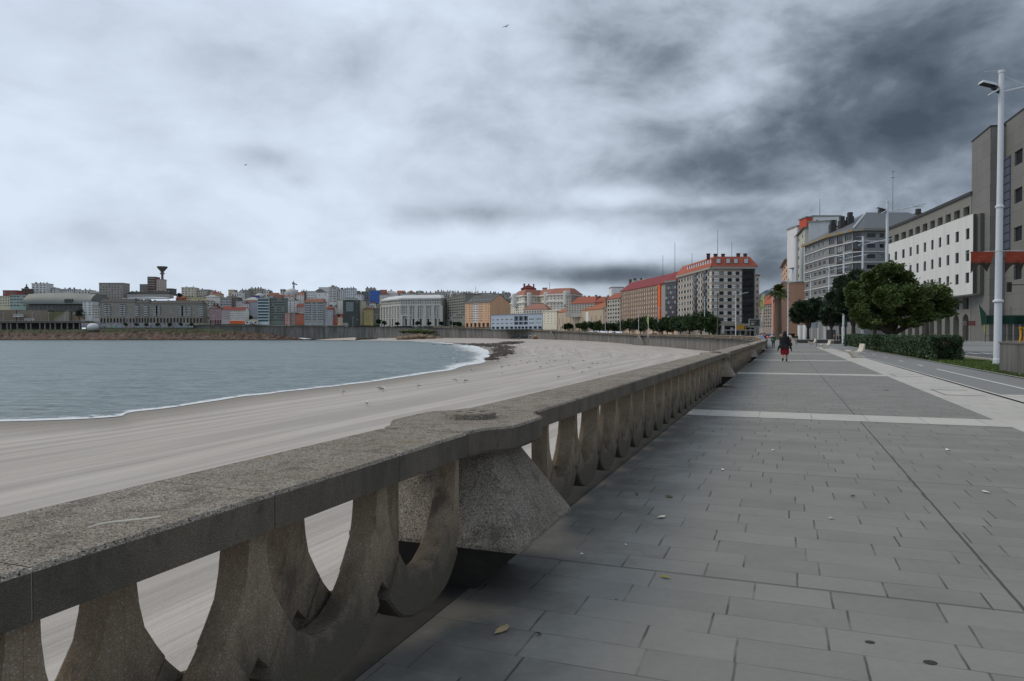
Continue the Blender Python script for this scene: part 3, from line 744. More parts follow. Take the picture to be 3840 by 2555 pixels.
def pedestal(origin,ang,lab,simple=False):
    t=thing('pedestal',lab,'pedestal',origin,ang,'pyramid pedestals of the balustrade')
    # cap : widened octagonal slab with rounded corners
    def rnd(poly,r=.05,n=3):
        out=[]
        m_=len(poly)
        for i in range(m_):
            p=Vector(poly[i]); a=Vector(poly[i-1]); b_=Vector(poly[(i+1)%m_])
            u=(a-p); v=(b_-p); ru=min(r,u.length*.4); rv=min(r,v.length*.4)
            A=p+u.normalized()*ru; B=p+v.normalized()*rv
            for k in range(n+1):
                q=k/n; out.append((A*(1-q)+p*q)*(1-q)+(p*(1-q)+B*q)*q)
        return out
    c_=[(-.62,-.001),(-.36,-.15),(.33,-.155),(.50,.0),(.62,-.001+.0),(.62,.556),(.50,.556),(.33,.71),(-.36,.705),(-.62,.556)]
    c_=[(-.62,-.004),(-.42,-.02),(-.27,-.145),(.30,-.155),(.46,-.02),(.62,-.004),(.62,.559),(.46,.575),(.30,.71),(-.27,.70),(-.42,.575),(-.62,.559)]
    P=rnd(c_,.07)
    mb=MB()
    cen=Vector((0,.278))
    def sc_(f,z): return [((p-cen)*f+cen).to_tuple()+(z,) for p in P]
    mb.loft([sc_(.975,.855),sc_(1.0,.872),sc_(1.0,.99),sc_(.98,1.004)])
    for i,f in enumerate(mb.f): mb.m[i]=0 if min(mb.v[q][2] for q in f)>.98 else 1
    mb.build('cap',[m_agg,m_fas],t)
    if not simple:
        mb=MB(); mb.lathe([(.165,1.003),(.165,1.035),(.158,1.042)],28,0,(.06,.278,0)); d=mb.build('cap_disc',m_agg,t)
        for k in range(4):
            a=k*math.pi/2+.3; mb=MB(); mb.lathe([(.026,0),(.022,.002)],10,0,(.06+.075*math.cos(a),.278+.075*math.sin(a),1.0415))
            mb.build('disc_pit',plain('dark_pit',(60,58,54),.9),d)
    def rect_(hx,y0,y1,z): return [(-hx,y0,z),(hx,y0,z),(hx,y1,z),(-hx,y1,z)]
    mb=MB()
    mb.loft([rect_(.22,.03,.526,.858),rect_(.53,-.27,.826,.352)],caps=(True,False))
    mb.loft([rect_(.535,-.275,.831,.352),rect_(.535,-.275,.831,.325)],caps=(True,False))
    mb.build('body',m_agg,t,bevel=.006)
    mb=MB(); mb.loft([rect_(.527,-.267,.823,.3245),rect_(.27,.12,.44,-.01)][::-1]); mb.build('underside',m_kst,t,bevel=.004)  # dark tone holds grime plus painted shade below the body
    return t
def ORG(s): return sd(s,-1.66,0)
PC=[4.32,22.4,42.2,62.0,81.8]; M=.83
bay(sd(0,-1.66,0),PROM_ANG,[3.70-.415-M*k+.0 for k in range(6)][::-1],'balustrade bay in the foreground, at the left edge and nearest the camera',first=(-1.41,3.699))
for i in range(4):
    ped=pedestal(ORG(PC[i]),PROM_ANG,['large foreground pyramid pedestal with round disc on its cap','second pyramid pedestal, at the pale paving band','third pyramid pedestal along the near balustrade','fourth pyramid pedestal, just before the leaning people'][i])
labs=['balustrade bay between the foreground pedestal and the second pedestal','balustrade bay between the second and third pedestals','balustrade bay between the third and fourth pedestals','far end bay of the near balustrade where people lean']
for i in range(4):
    a0=PC[i]+(1.0 if i==0 else .8); a1=PC[i+1]-.66; n=round((a1-a0)/.83); mw=(a1-a0)/n; wv=[a0+mw*(k+.5) for k in range(n)]
    bay(sd(0,-1.66,0),PROM_ANG,wv,labs[i],joint=2.4 if i else 1.75,first=(PC[i]+.621,PC[i+1]-.621))
# kerb strip under the balustrade
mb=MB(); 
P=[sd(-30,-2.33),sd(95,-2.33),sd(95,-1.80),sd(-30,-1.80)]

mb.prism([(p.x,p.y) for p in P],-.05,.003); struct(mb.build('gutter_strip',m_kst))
# far balustrade round the bay: bays of ~20 m between pedestals
farpts=[sd(82.5,-1.9)]+[sd(94,-1.9)]+[Vector((gx(px,cY(px)),cY(px),cZ(px))) for px in (2840,2780,2710,2640,2570,2500,2450,2400,2330,2270,2200,2120,2040,1960,1880,1800,1700,1600)]
farpts[0]=sd(82.5,-1.9)
# walk along
seg=[];acc=0
for a,b_ in zip(farpts,farpts[1:]): seg.append((a,b_,acc,(b_-a).length)); acc+=(b_-a).length
def along(t):
    for a,b_,s0,L in seg:
        if t<=s0+L: return a.lerp(b_,(t-s0)/L)
    return farpts[-1]
nb=int(acc/19.5); 
fb=MB()
fb.box(0,.22,.1,.42,.1,.86); fbm=fb.build('far_baluster',m_leg); far_me=fbm.data; bpy.data.objects.remove(fbm)
rows=['first','second','third','fourth','fifth','sixth','seventh','eighth','ninth','tenth','eleventh','twelfth','thirteenth','fourteenth','fifteenth','sixteenth','seventeenth','eighteenth','nineteenth','twentieth','twenty-first','twenty-second','twenty-third','twenty-fourth','twenty-fifth','twenty-sixth','twenty-seventh','twenty-eighth','twenty-ninth','thirtieth','thirty-first','thirty-second','thirty-third','thirty-fourth','thirty-fifth','thirty-sixth','thirty-seventh','thirty-eighth','thirty-ninth','fortieth']
for i in range(nb):
    a=along(i*19.5); b_=along((i+1)*19.5); d=b_-a; L=d.length; ang=math.atan2(d.y,d.x)
    if i>=40: break
    t=thing('far_balustrade','%s 20 m balustrade bay round the bay past the leaning people'%rows[i],'balustrade',a,ang,'balustrade bays round the far side of the bay'); t.rotation_euler=(0,-math.atan2(d.z,math.hypot(d.x,d.y)),ang)
    mb=MB(); mb.box(0,L,0,.5,.86,1.0); mb.build('coping',m_agg,t)
    nn=22 if i<14 else 0
    for k in range(nn): link('baluster',far_me,t,(1.1+k*(L-2.2)/22,0,0))
    if not nn:
        mb=MB()
        for k in range(22): mb.box(1.1+k*(L-2.2)/22,1.45+k*(L-2.2)/22,.1,.42,.1,.86)
        mb.build('balusters',m_leg,t)
    mb=MB(); mb.loft([[(-.25,.12,.86),(.25,.12,.86),(.25,.4,.86),(-.25,.4,.86)],[(-.58,-.2,.2),(.58,-.2,.2),(.58,.72,.2),(-.58,.72,.2)],[(-.3,.1,0),(.3,.1,0),(.3,.4,0),(-.3,.4,0)]]); 
    mb.build('pedestal',m_agg,t)
# ================= small litter =================
def leaf(px,py,lab,col,r=.035,kind='leaf'):
    H=EYE; Yw=H*FP/(py-HOR); x=gx(px,Yw); mb=MB(); n=8
    an=random.random()*6
    pts=[]; 
    for k in range(n):
        a=2*math.pi*k/n; rr=r*(1.25 if k%4==0 else .7)*random.uniform(.7,1.2); pts.append((rr*math.cos(a),rr*.7*math.sin(a),.006+.010*random.random()))
    for k in range(n): mb.ngon([(0,0,.02),pts[k],pts[(k+1)%n]])
    o=mb.build(kind,plain(kind+'_'+str(col[0]),col,.7,k=1.2),None,loc=(x,Yw,.002),rz=an); tag(o,lab,kind)
leaf(2484,1945,'pale curled leaf on the slabs right of the big pedestal',(205,195,175),.05)
leaf(1880,2372,'crumpled brown leaf with stalk near the bottom of the picture',(150,132,98),.065)
leaf(2496,2173,'small yellow green leaf on the slabs near the front',(140,130,50),.035)
leaf(3700,1850,'pale scrap lying on the slabs at the right',(200,195,185),.045)
leaf(2712,1766,'white scrap on the slabs before the first pale band',(210,210,205),.04,'paper_scrap')
leaf(2183,2087,'white dropping on the slabs by the big pedestal',(220,220,215),.016,'dropping')
leaf(2348,2052,'small white speck on the slabs behind the big pedestal',(220,220,215),.014,'dropping')
leaf(3325,1465,'dry twig leaves on the walk near the pale strip',(70,60,45),.09)
leaf(3555,1690,'white paper scrap on the right side of the walk',(210,210,205),.05,'paper_scrap')
leaf(2900,1692,'white speck in the middle of the walk',(210,210,205),.04,'paper_scrap')
leaf(2390,1858,'dark crumpled leaf behind the big pedestal',(50,44,36),.03)
leaf(2512,1868,'olive twig leaf on the slabs behind the big pedestal',(84,76,44),.045)
leaf(2020,2390,'tiny dark leaf crumb near the front slabs',(60,54,40),.02)
leaf(3203,1866,'brown leaf crumb beside the long crack',(70,60,44),.03)
leaf(3120,1950,'pale thin leaf on the middle slabs',(170,160,140),.03)
for px,py,r,lab in ((3269,2415,.02,'small dark gum spot at lower right'),(3497,2492,.026,'larger dark gum spot at the lower right corner')):
    Yw=EYE*FP/(py-HOR); mb=MB(); mb.lathe([(r,0),(r*.8,.0015)],14,0); o=mb.build('gum_spot',plain('dark_gum',(52,52,50),.8),None,loc=(gx(px,Yw),Yw,.0015)); o.scale=(1.25,1,1); tag(o,lab,'stain')
# bird dropping smear on the near coping
mb=MB(); pts=[]
for k in range(9):
    t=k/8; X_,Y__=1.50+.17*t,.19-.07*t+.02*math.sin(t*5)
    pts.append((X_,Y__))
for a,b_ in zip(pts,pts[1:]): mb.tube([(a[0],a[1],1.0),(b_[0],b_[1],1.0)],.0045,5)
o=mb.build('dropping_smear',plain('white_smear',(222,214,198),.8,k=1.0),None,loc=sd(0,-1.66,0.001),rz=PROM_ANG); tag(o,'curved white bird dropping smear on the nearest coping','dropping')
# ================= buildings =================
KW=1.95    # photo wall tone -> albedo
NWIN=0
def window_mesh(w,h,style,glass,mull=1):
    key=('win',round(w,2),round(h,2),style,glass.name,mull)
    if key in MATS: return MATS[key]
    fr={'w':fr_w,'d':fr_d,'n':black}[style]
    mb=MB(); t=.09 if w>.9 else .06; t=min(t,w*.12)
    if style!='n':
        for a in ((0,t,0,h),(w-t,w,0,h),(t,w-t,0,t),(t,w-t,h-t,h)): mb.box(a[0],a[1],0,.08,a[2],a[3],0)
        for k in range(1,mull+1):
            x=w*k/(mull+1); mb.box(x-t*.4,x+t*.4,.01,.07,t,h-t,0)
        mb.quad((t,.05,t),(w-t,.05,t),(w-t,.05,h-t),(t,.05,h-t),1)
    else: mb.quad((0,.03,0),(w,.03,0),(w,.03,h),(0,.03,h),1)
    o=mb.build('window',[fr,glass]); me=o.data; bpy.data.objects.remove(o); MATS[key]=me; return me
def building(name,label,pts,z0,H,D,wall,segs,roof='flat',rh=3,rcol=None,cat='apartment block',group=None,parapet=.5,chim=0,roof_ov=.4,seed=None,sidewin=None):
    """pts: front polyline (world xy, left to right as seen), segs: dict or list of dict per segment
       seg: rows (list of (z0,z1)) or floors,gh ; cols ; wf ; style ; recess ; extras"""
    rnd=random.Random(seed if seed is not None else int(abs(pts[0][0])*7+H*13))
    pts=[Vector((p[0],p[1])) for p in pts]; O=pts[0]
    t=thing(name,label,cat,(O.x,O.y,z0),0,group)
    L=[p-O for p in pts]
    nrm=[]
    for a,b_ in zip(L,L[1:]):
        d=(b_-a).normalized(); nrm.append(Vector((-d.y,d.x)))
    vn=[nrm[0]]+[(nrm[i]+nrm[i+1]).normalized() for i in range(len(nrm)-1)]+[nrm[-1]]
    B=[a+n*D for a,n in zip(L,vn)]
    wallm=wall if not isinstance(wall,tuple) else wallmat(wall,.85,.16,.22,KW)
    mb=MB(); nw=0; wins=[]
    if isinstance(segs,dict): segs=[segs]*len(nrm)
    for (a,b_,n,sg) in zip(L,L[1:],nrm,segs):
        d=(b_-a); W=d.length; d.normalize(); ang=math.atan2(d.y,d.x)
        def P(x,z,y=0): q=a+d*x+n*y; return (q.x,q.y,z)
        if sg is None: mb.quad(P(0,0),P(W,0),P(W,H),P(0,H)); continue
        if 'rows' in sg: rows=sg['rows']
        else:
            gh=min(sg.get('gh',4),H*.3); fl=sg['floors']; fh=(H-gh-min(sg.get('top',.5),H*.1))/fl; hf=sg.get('hf',.5)
            rows=[(gh+fh*(k+.5-hf/2+sg.get('zo',.03)),gh+fh*(k+.5+hf/2+sg.get('zo',.03))) for k in range(fl)]
        rc=sg.get('recess',.18); zc=0
        # ground floor openings
        gf=sg.get('ground')
        allrows=[]
        if gf:
            gn,gw,gz0,gz1,arch=gf; allrows.append((gz0,gz1,gn,gw,'g',arch))
        for (za,zb) in rows: allrows.append((za,zb,sg['cols'],sg.get('wf',.5),sg.get('style','w'),0))
        cw=sg.get('cw')   # optional explicit column list of (x0f,x1f)
        for (za,zb,nc,wf,st,arch) in allrows:
            za=max(za,zc+.01)
            mb.quad(P(0,zc),P(W,zc),P(W,za),P(0,za)); xc=0
            cols=[((k+.5-wf/2)/nc*W,(k+.5+wf/2)/nc*W) for k in range(nc)] if not (cw and st!='g') else [(u*W,v*W) for u,v in cw]
            for (x0,x1) in cols:
                mb.quad(P(xc,za),P(x0,za),P(x0,zb),P(xc,zb))
                r=rc if st!='g' else max(rc,1.2)
                if arch:
                    # arched head: fill the spandrels
                    rr=(x1-x0)/2; cx=(x0+x1)/2; zs=zb-rr; A=[(cx-rr*math.cos(math.pi*k/10),zs+rr*math.sin(math.pi*k/10)) for k in range(11)]
                    for (u,v),(u2,v2) in zip(A,A[1:]):
                        mb.quad(P(u,v),P(u2,v2),P(u2,zb),P(u,zb)); mb.quad(P(u,v),P(u,v,r),P(u2,v2,r),P(u2,v2))
                    mb.quad(P(x0,za),P(x0,za,r),P(x0,zs,r),P(x0,zs)); mb.quad(P(x1,za),P(x1,zs),P(x1,zs,r),P(x1,za,r))
                else:
                    mb.quad(P(x0,za),P(x0,za,r),P(x0,zb,r),P(x0,zb)); mb.quad(P(x1,za),P(x1,zb),P(x1,zb,r),P(x1,za,r)); mb.quad(P(x0,zb),P(x0,zb,r),P(x1,zb,r),P(x1,zb))
                mb.quad(P(x0,za),P(x1,za),P(x1,za,r),P(x0,za,r))
                wins.append((P(x0,za,r-.05),x1-x0,zb-za,st,ang,r)); xc=x1
            mb.quad(P(xc,za),P(W,za),P(W,zb),P(xc,zb)); zc=zb
        mb.quad(P(0,zc),P(W,zc),P(W,H),P(0,H))
    poly=L+B[::-1]
    mb.quad((L[-1].x,L[-1].y,0),(B[-1].x,B[-1].y,0),(B[-1].x,B[-1].y,H),(L[-1].x,L[-1].y,H)); mb.quad((B[0].x,B[0].y,0),(L[0].x,L[0].y,0),(L[0].x,L[0].y,H),(B[0].x,B[0].y,H))
    for a,b_ in zip(B,B[1:]): mb.quad((b_.x,b_.y,0),(a.x,a.y,0),(a.x,a.y,H),(b_.x,b_.y,H))
    if roof=='gable':
        i0=(L[0]+B[0])/2; i1=(L[-1]+B[-1])/2
        mb.ngon([(L[-1].x,L[-1].y,H),(B[-1].x,B[-1].y,H),(i1.x,i1.y,H+rh)]); mb.ngon([(B[0].x,B[0].y,H),(L[0].x,L[0].y,H),(i0.x,i0.y,H+rh)])
    mb.build('wall',wallm,t)
    # windows: nearest hundred as objects of their own, the rest as one
    rest=MB()
    for i,(p,w,h,st,ang,r) in enumerate(wins):
        if st=='g':
            if i<100:
                mbq=window_mesh(w,h,'n',plain('shopfront_dark',(.03,.032,.034),.3)); o=link('opening',mbq,t,p,ang)
            continue
        q=rnd.random(); gl=glassD if q<.62 else (glassM if q<.86 else glassL)
        if st=='n': gl=black
        mull=2 if w/h>1.5 else (1 if w>1.0 else 0)
        if i<100: link('window',window_mesh(w,h,st,gl,mull),t,p,ang)
        else:
            me=window_mesh(w,h,st,gl,mull); M=Matrix.Translation(p)@Matrix.Rotation(ang,4,'Z'); k=len(rest.v)
            rest.v+=[tuple(M@v.co) for v in me.vertices]
            for pl in me.polygons: rest.f.append(tuple(k+j for j in pl.vertices)); rest.m.append(pl.material_index if pl.material_index==0 else {glassD.name:1,glassM.name:2,glassL.name:3,black.name:1}[gl.name])
    if rest.f:
        o=rest.build('windows',[fr_w if segs[0] is None or segs[0].get('style','w')=='w' else fr_d,glassD,glassM,glassL],t); o['kind']='stuff'
    # roof
    rm=wallmat(tuple(int(v*.86+sum(rcol)/3*.14) for v in rcol),.85,.25,.6,1.0) if isinstance(rcol,tuple) else (rcol or wallmat((120,118,114),.9,.2,.5,1.5))
    ov=roof_ov; E0=[a-n*ov for a,n in zip(L,vn)]; E1=[b_+n*ov for b_,n in zip(B,vn)]
    d0=(L[1]-L[0]).normalized()*ov; d1=(L[-1]-L[-2]).normalized()*ov
    E0[0]-=d0;E1[0]-=d0;E0[-1]+=d1;E1[-1]+=d1
    mb=MB()
    if roof=='flat':
        ring=[(p.x,p.y) for p in E0+E1[::-1]]; mb.prism(ring,H+.003,H+parapet)
    elif roof=='gable':
        Mi=[(a+b_)/2 for a,b_ in zip(E0,E1)]
        for i in range(len(L)-1):
            for A,Bq in ((E0,1),(E1,-1)):
                q=[(A[i].x,A[i].y,H-.05),(A[i+1].x,A[i+1].y,H-.05),(Mi[i+1].x,Mi[i+1].y,H+rh),(Mi[i].x,Mi[i].y,H+rh)]
                mb.ngon(q); mb.ngon([(x,y,z+.25) for x,y,z in q][::-1])
                mb.quad(q[0],q[1],(q[1][0],q[1][1],q[1][2]+.25),(q[0][0],q[0][1],q[0][2]+.25))
        for i in (0,-1):
            a,mm,b_=E0[i],Mi[i],E1[i]
            for p,q in ((a,mm),(mm,b_)):
                zp=H-.05 if p is not mm else H+rh; zq=H-.05 if q is not mm else H+rh
                mb.quad((p.x,p.y,zp),(q.x,q.y,zq),(q.x,q.y,zq+.25),(p.x,p.y,zp+.25))
    else:  # hip / mansard : frustum
        fi={'hip':.5,'mansard':.3,'steep':.07}[roof]; lo_=[(p.x,p.y,H-.02) for p in E0+E1[::-1]]
        q0=(L[1]-L[0]).normalized()*D*fi*(.9 if roof=='hip' else (.6 if roof=='mansard' else 1)); q1=(L[-1]-L[-2]).normalized()*D*fi*(.9 if roof=='hip' else (.6 if roof=='mansard' else 1))
        M0=[a+n*D*(fi-.002) for a,n in zip(L,vn)]; M1=[b_-n*D*(fi-.002) for b_,n in zip(B,vn)]
        M0[0]+=q0;M1[0]+=q0;M0[-1]-=q1;M1[-1]-=q1
        hi=[(p.x,p.y,H+rh) for p in M0+M1[::-1]]
        mb.loft([lo_,[(x,y,z+.35) for x,y,z in lo_],hi])
    rf=mb.build('roof',rm,t)
    # roof furniture
    allL=sum((b_-a).length for a,b_ in zip(L,L[1:]))
    for k in range(chim):
        u=(k+.5+rnd.uniform(-.2,.2))/chim; i=min(int(u*(len(L)-1)),len(L)-2); f=u*(len(L)-1)-i
        q=L[i].lerp(L[i+1],f)+vn[i]*D*rnd.uniform(.3,.6); s_=rnd.uniform(.5,.9); hh=rnd.uniform(1.2,2.2)
        zt=H+(parapet if roof=='flat' else rh*.75)
        mb=MB(); mb.box(q.x-s_,q.x+s_,q.y-s_,q.y+s_,zt-rh*.5-.3,zt+hh); mb.box(q.x-s_-.12,q.x+s_+.12,q.y-s_-.12,q.y+s_+.12,zt+hh+.002,zt+hh+.3)
        mb.build('chimney',wallm if rnd.random()<.5 else wallmat((90,76,70),.9,.2,.5,1.4),rf)
    t['_H']=H
    return t
def px_pts(*pp): return [(gx(px,Y),Y) for px,Y in pp]
def ledges(t,pts,zs,col,pr=.25,th=.35,name='ledge'):
    """thin horizontal bands along the front"""
    O=Vector(pts[0]); L=[Vector(p)-O for p in pts]
    m=wallmat(col,.85,.12,.3,KW)
    for z in zs:
        mb=MB()
        for a,b_ in zip(L,L[1:]):
            d=(b_-a).normalized(); n=Vector((d.y,-d.x))
            q=[a+n*.003,b_+n*.003,b_+n*pr,a+n*pr]
            mb.prism([(p.x,p.y) for p in q][::-1],z,z+th)
        mb.build(name,m,t)
def piers(t,a,b_,O,n_,w,z0,z1,col,pr=.3,name='pier'):
    a=Vector(a)-Vector(O); b_=Vector(b_)-Vector(O); d=(b_-a); W=d.length; d.normalize(); n=Vector((d.y,-d.x)); m=wallmat(col,.85,.12,.3,KW)
    for k in range(n_):
        c=a+d*(W*(k+.0)/(n_-1) if n_>1 else 0); mb=MB(); q=[c-d*w/2+n*.004,c+d*w/2+n*.004,c+d*w/2+n*pr,c-d*w/2+n*pr]
        mb.prism([(p.x,p.y) for p in q][::-1],z0,z1); mb.build(name,m,t)
def simple(px0,px1,ytop,Y0,Y1,zb,col,floors,cols,label,roof='flat',rcol=None,rh=3,D=14,style='w',wf=.5,hf=.5,gh=3.5,chim=0,name='apartment_building',cat='apartment block',ybase=None,group='houses and flats round the bay',ground=None,recess=.15,top=.5,roof_ov=.4):
    if ybase is not None: zb=zy(ybase,Y0)
    elif zb is None: zb=gz((px0+px1)/2,(Y0+Y1)/2)-2
    zt=zy(ytop,(Y0+Y1)/2)-(rh if roof!='flat' else .5)
    H=max(4,zt-zb)
    sg=None if floors==0 else dict(floors=floors,cols=cols,wf=wf,hf=hf,style=style,gh=gh,ground=ground,recess=recess,top=top)
    pts=px_pts((px0,Y0),(px1,Y1))
    return building(name,label,pts,zb,H,D,col,[sg],roof,rh,rcol,cat,group,chim=chim,roof_ov=roof_ov)
# ---------- front row round the bay, left to right ----------
CR=(186,180,160); OR_=(150,82,58)
def S(*a,**k): return simple(*a,**k)
HID=dict(ybase=None)
# far left terrace
S(-70,-2,1112,905,905,None,(150,150,142),4,5,'grey block cut by the left picture edge','flat',ybase=1163)
S(0,38,1110,905,905,None,(186,178,150),4,4,'cream yellow block with balconies at the far left',ybase=1163,hf=.55)
S(38,98,1104,900,900,None,(122,140,132),4,5,'pale green glazed block with orange roof edge beside the big curved museum',ybase=1163,wf=.8,hf=.55,rcol=(168,84,58))
S(12,64,1089,980,980,None,(120,62,58),2,4,'dark red house with curved roof behind the cream block',ybase=1130,rcol=(95,92,90))
t=S(82,103,1082,1000,1000,None,(86,74,68),2,2,'small dark brick tower with spire behind the green block',ybase=1120,name='tower',cat='tower',style='n')
mb=MB(); mb.lathe([(3,0),(2.2,3),(1.0,3.2),(.5,7)],8,0,(3,6,t['_H'])); mb.build('spire',wallmat((86,74,68)),t)
S(120,175,1063,1020,1020,None,(190,190,188),4,4,'white block with rooftop boxes above the curved museum',ybase=1110,chim=4,D=16)
S(175,212,1076,1030,1030,None,(196,196,194),2,3,'low white house with arched roof right of the white block',ybase=1110,roof='hip',rh=3)
S(212,278,1084,1040,1040,None,(170,170,170),2,8,'long low white house with bristling aerials on the skyline',ybase=1115,chim=5,wf=.6)
S(283,340,1088,1040,1040,None,(180,178,172),1,5,'low white flat-roofed house left of the tall grey slab',ybase=1112,chim=3)
S(338,372,1091,1000,1000,None,(118,112,106),2,4,'grey house with pitched roof touching the tall grey slab',ybase=1120,roof='hip',rh=3)
# curved slate museum
def museum():
    Y=880; x0,x1=gx(91,Y),gx(345,Y); zb=zy(1166,Y); t=thing('museum','large curved grey green slate museum like a swollen sail','museum',(x0,Y,zb))
    W=x1-x0; zt=zy(1097,Y)-zb; n=26; mb=MB(); rings=[]
    for i in range(n):
        f=i/(n-1); u=W*f
        top=zt*(.93+.07*math.sin(math.pi*min(1,f*1.1))) ; bulge=3+9*math.sin(math.pi*(.15+.75*f))
        lean=0
        if f>.96: lean=0
        r=[]
        for k in range(9):
            g=k/8; r.append((u,-3+12*g**2.2+bulge*0, 8.2+(top-8.2)*g))
        r+= [(u,34,top),(u,34,8.2)]
        rings.append(r)
    mb.loft(rings)
    m,nt,b=newmat('green_slate'); br=nt.nodes.new('ShaderNodeTexBrick'); br.inputs['Scale'].default_value=.5; br.inputs['Color1'].default_value=(.17,.185,.17,1); br.inputs['Color2'].default_value=(.215,.23,.21,1); br.inputs['Mortar'].default_value=(.14,.15,.14,1)
    mp_=nt.nodes.new('ShaderNodeMapping'); g=nt.nodes.new('ShaderNodeNewGeometry'); mp_.inputs['Rotation'].default_value=(R(90),0,0); nt.links.new(g.outputs['Position'],mp_.inputs[0]); nt.links.new(mp_.outputs[0],br.inputs['Vector'])
    c=mixc(nt,ramp(nt,nz(nt,pos(nt),.06,4),.4,.6,0,.5),br.outputs[0],(.24,.25,.235)); nt.links.new(c,b.inputs['Base Color']); b.inputs['Roughness'].default_value=.6
    mb.build('slate_shell',m,t,smooth=False)
    mb=MB(); mb.box(3,W-3,4,32,0,8.0); mb.build('base',wallmat((120,118,112)),t)
    for k in range(13):
        x=8+k*(W-16)/12.6; mb=MB(); mb.box(x,x+3.6,3.85,3.99,1.5,6.5); mb.build('window',glassM if k<5 else glassD,t)
    for k in range(3):
        x=W*.62+k*3.4; mb=MB(); mb.box(x,x+2.6,-3.4,-1,9.5,14); mb.build('window',glassD,t)
    # retaining terrace & steps below
museum()
def terrace(px0,px1,Y,y0,y1,col,lab,D=12):
    zb=zy(y1,Y); H=zy(y0,Y)-zb; x0,x1=gx(px0,Y),gx(px1,Y); mb=MB(); mb.box(0,x1-x0,0,D,0,H)
    o=mb.build('retaining_wall',wallmat(col,.9,.3,.12,1.3),None,loc=(x0,Y,zb)); tag(o,lab,'retaining wall')
terrace(-80,60,872,1163,1206,(118,106,92),'brown retaining wall at the far left above the viaduct')
terrace(60.3,180,874,1164,1206,(122,110,96),'mottled retaining wall under the curved museum')
terrace(180.3,250,870,1170,1206,(96,100,70),'grassy bank wall between museum and steps'); terrace(250.3,312,868,1180,1206,(128,112,94),'tan terrace wall right of the museum steps')
t=thing('museum_steps','long pale flight of steps climbing towards the curved museum','steps',(gx(204,864),864,zy(1206,864)))
mb=MB(); W_=gx(260,864)-gx(204,864)
for k in range(16): mb.box(W_*k/16,W_*(k+1)/16,0,3.5,0,1.2+k*.72)
mb.build('treads',wallmat((150,142,130)),t); mb=MB(); mb.tube([(0,-.1,2.2),(W_,-.1,13.6)],.25,6); mb.build('handrail',plain('pale_handrail',(165,165,162)),t)
# blocks along the road on the headland
S(311,346,1129,872,872,None,(196,196,194),6,2,'narrow white block with bright facade by the left arcade',ybase=1204,wf=.55,hf=.4,gh=6,rcol=(100,98,96))
t=S(347,374,1146,870,870,None,(150,148,142),5,3,'small grey block with white upper floor beside the narrow white block',ybase=1206,wf=.7)
S(372.5,461,1061,960,960,None,(120,114,106),6,8,'tall grey slab with white side wall above the arcade row',ybase=1130,wf=.55,hf=.5,D=18,rcol=(70,66,64))
for (a,b_,yt,n_,lab,c_) in ((374.5,508,1121,11,'long brown grey flats with arcade, left section with white bays',(112,107,98)),(508.5,560,1124,5,'middle section of the brown grey arcade flats with white glazed bays',(104,99,92)),(560.5,760,1127,16,'long right section of the brown grey arcade flats',(108,104,95))):
    t=S(a,b_,yt,868,868,None,c_,7,n_,lab,ybase=1211,roof='mansard',rh=4.2,rcol=(92,88,84),D=14,wf=.42,hf=.42,gh=8,ground=(n_,.6,.3,5.6,1 if a<500 else 0),chim=5)
    # white glazed bays
    W_=gx(b_,868)-gx(a,868); Hh=t['_H']
    spots={374.5:(.17,.27,.60,.70),508.5:(.12,.78),560.5:(.12,.17,.60,.65,.75,.97)}[a]
    for f in spots:
        mb=MB(); x=W_*f; fh=(Hh-8.5)/7
        bw=W_*.04 if a!=508.5 else W_*.14
        for k in range(6): mb.box(x-bw,x+bw,-1.0,-.01,8.4+fh*k,8.4+fh*k+fh*.42)
        mb.build('white_bay',wallmat((196,196,192)),t)
        mb=MB(); mb.box(x-bw+.2,x+bw-.2,-.8,-.01,8.4,8.4+fh*6); mb.build('bay_glazing',glassM,t)
# red tower and neighbours on the skyline
t=S(554,583,1038,1010,1010,None,(104,56,58),0,0,'red-brown tower block with striped balconies beside the water tower',ybase=1105,name='tower_block',D=14)
t['category']='tower block'
Wt=gx(583,1010)-gx(554,1010)
for k in range(7):
    mb=MB(); z=2+k*3.3; mb.box(.3,Wt-.3,-.8,-.01,z,z+1.1); mb.build('balcony',wallmat((166,150,140)),t)
    mb=MB(); mb.box(.5,Wt-.5,-.12,-.01,z+1.15,z+2.7); mb.build('window',glassD,t)
S(583.2,608,1047,1012,1012,None,(150,138,128),7,3,'pale right wing of the red-brown tower block',ybase=1105,wf=.7,hf=.35)
S(525,553.5,1066,1020,1020,None,(96,96,94),0,0,'windowless grey wing left of the red-brown tower',ybase=1105)
S(609,646,1082,1030,1030,None,(84,84,82),0,0,'dark grey wall block right of the water tower',ybase=1108)
S(478,634,1093,960,960,None,(128,124,118),2,18,'long grey roofed row of houses above the white canopy roof',ybase=1118,roof='mansard',rh=3.5,rcol=(58,60,62),chim=9,wf=.4)
mb=MB(); W_=gx(624,935)-gx(460,935); rings=[]
for i in range(13):
    f=i/12; rings.append([(W_*f,0,0),(W_*f,0,.8+1.6*math.sin(math.pi*f)),(W_*f,12,1.5+1.6*math.sin(math.pi*f)),(W_*f,12,0)])
mb.loft(rings); o=mb.build('canopy_roof',plain('white_sheet_roof',(222,226,230),.5,k=.95),None,loc=(gx(460,935),935,zy(1121,935))); tag(o,'long bright white canopy roof behind the arcade flats','roof')
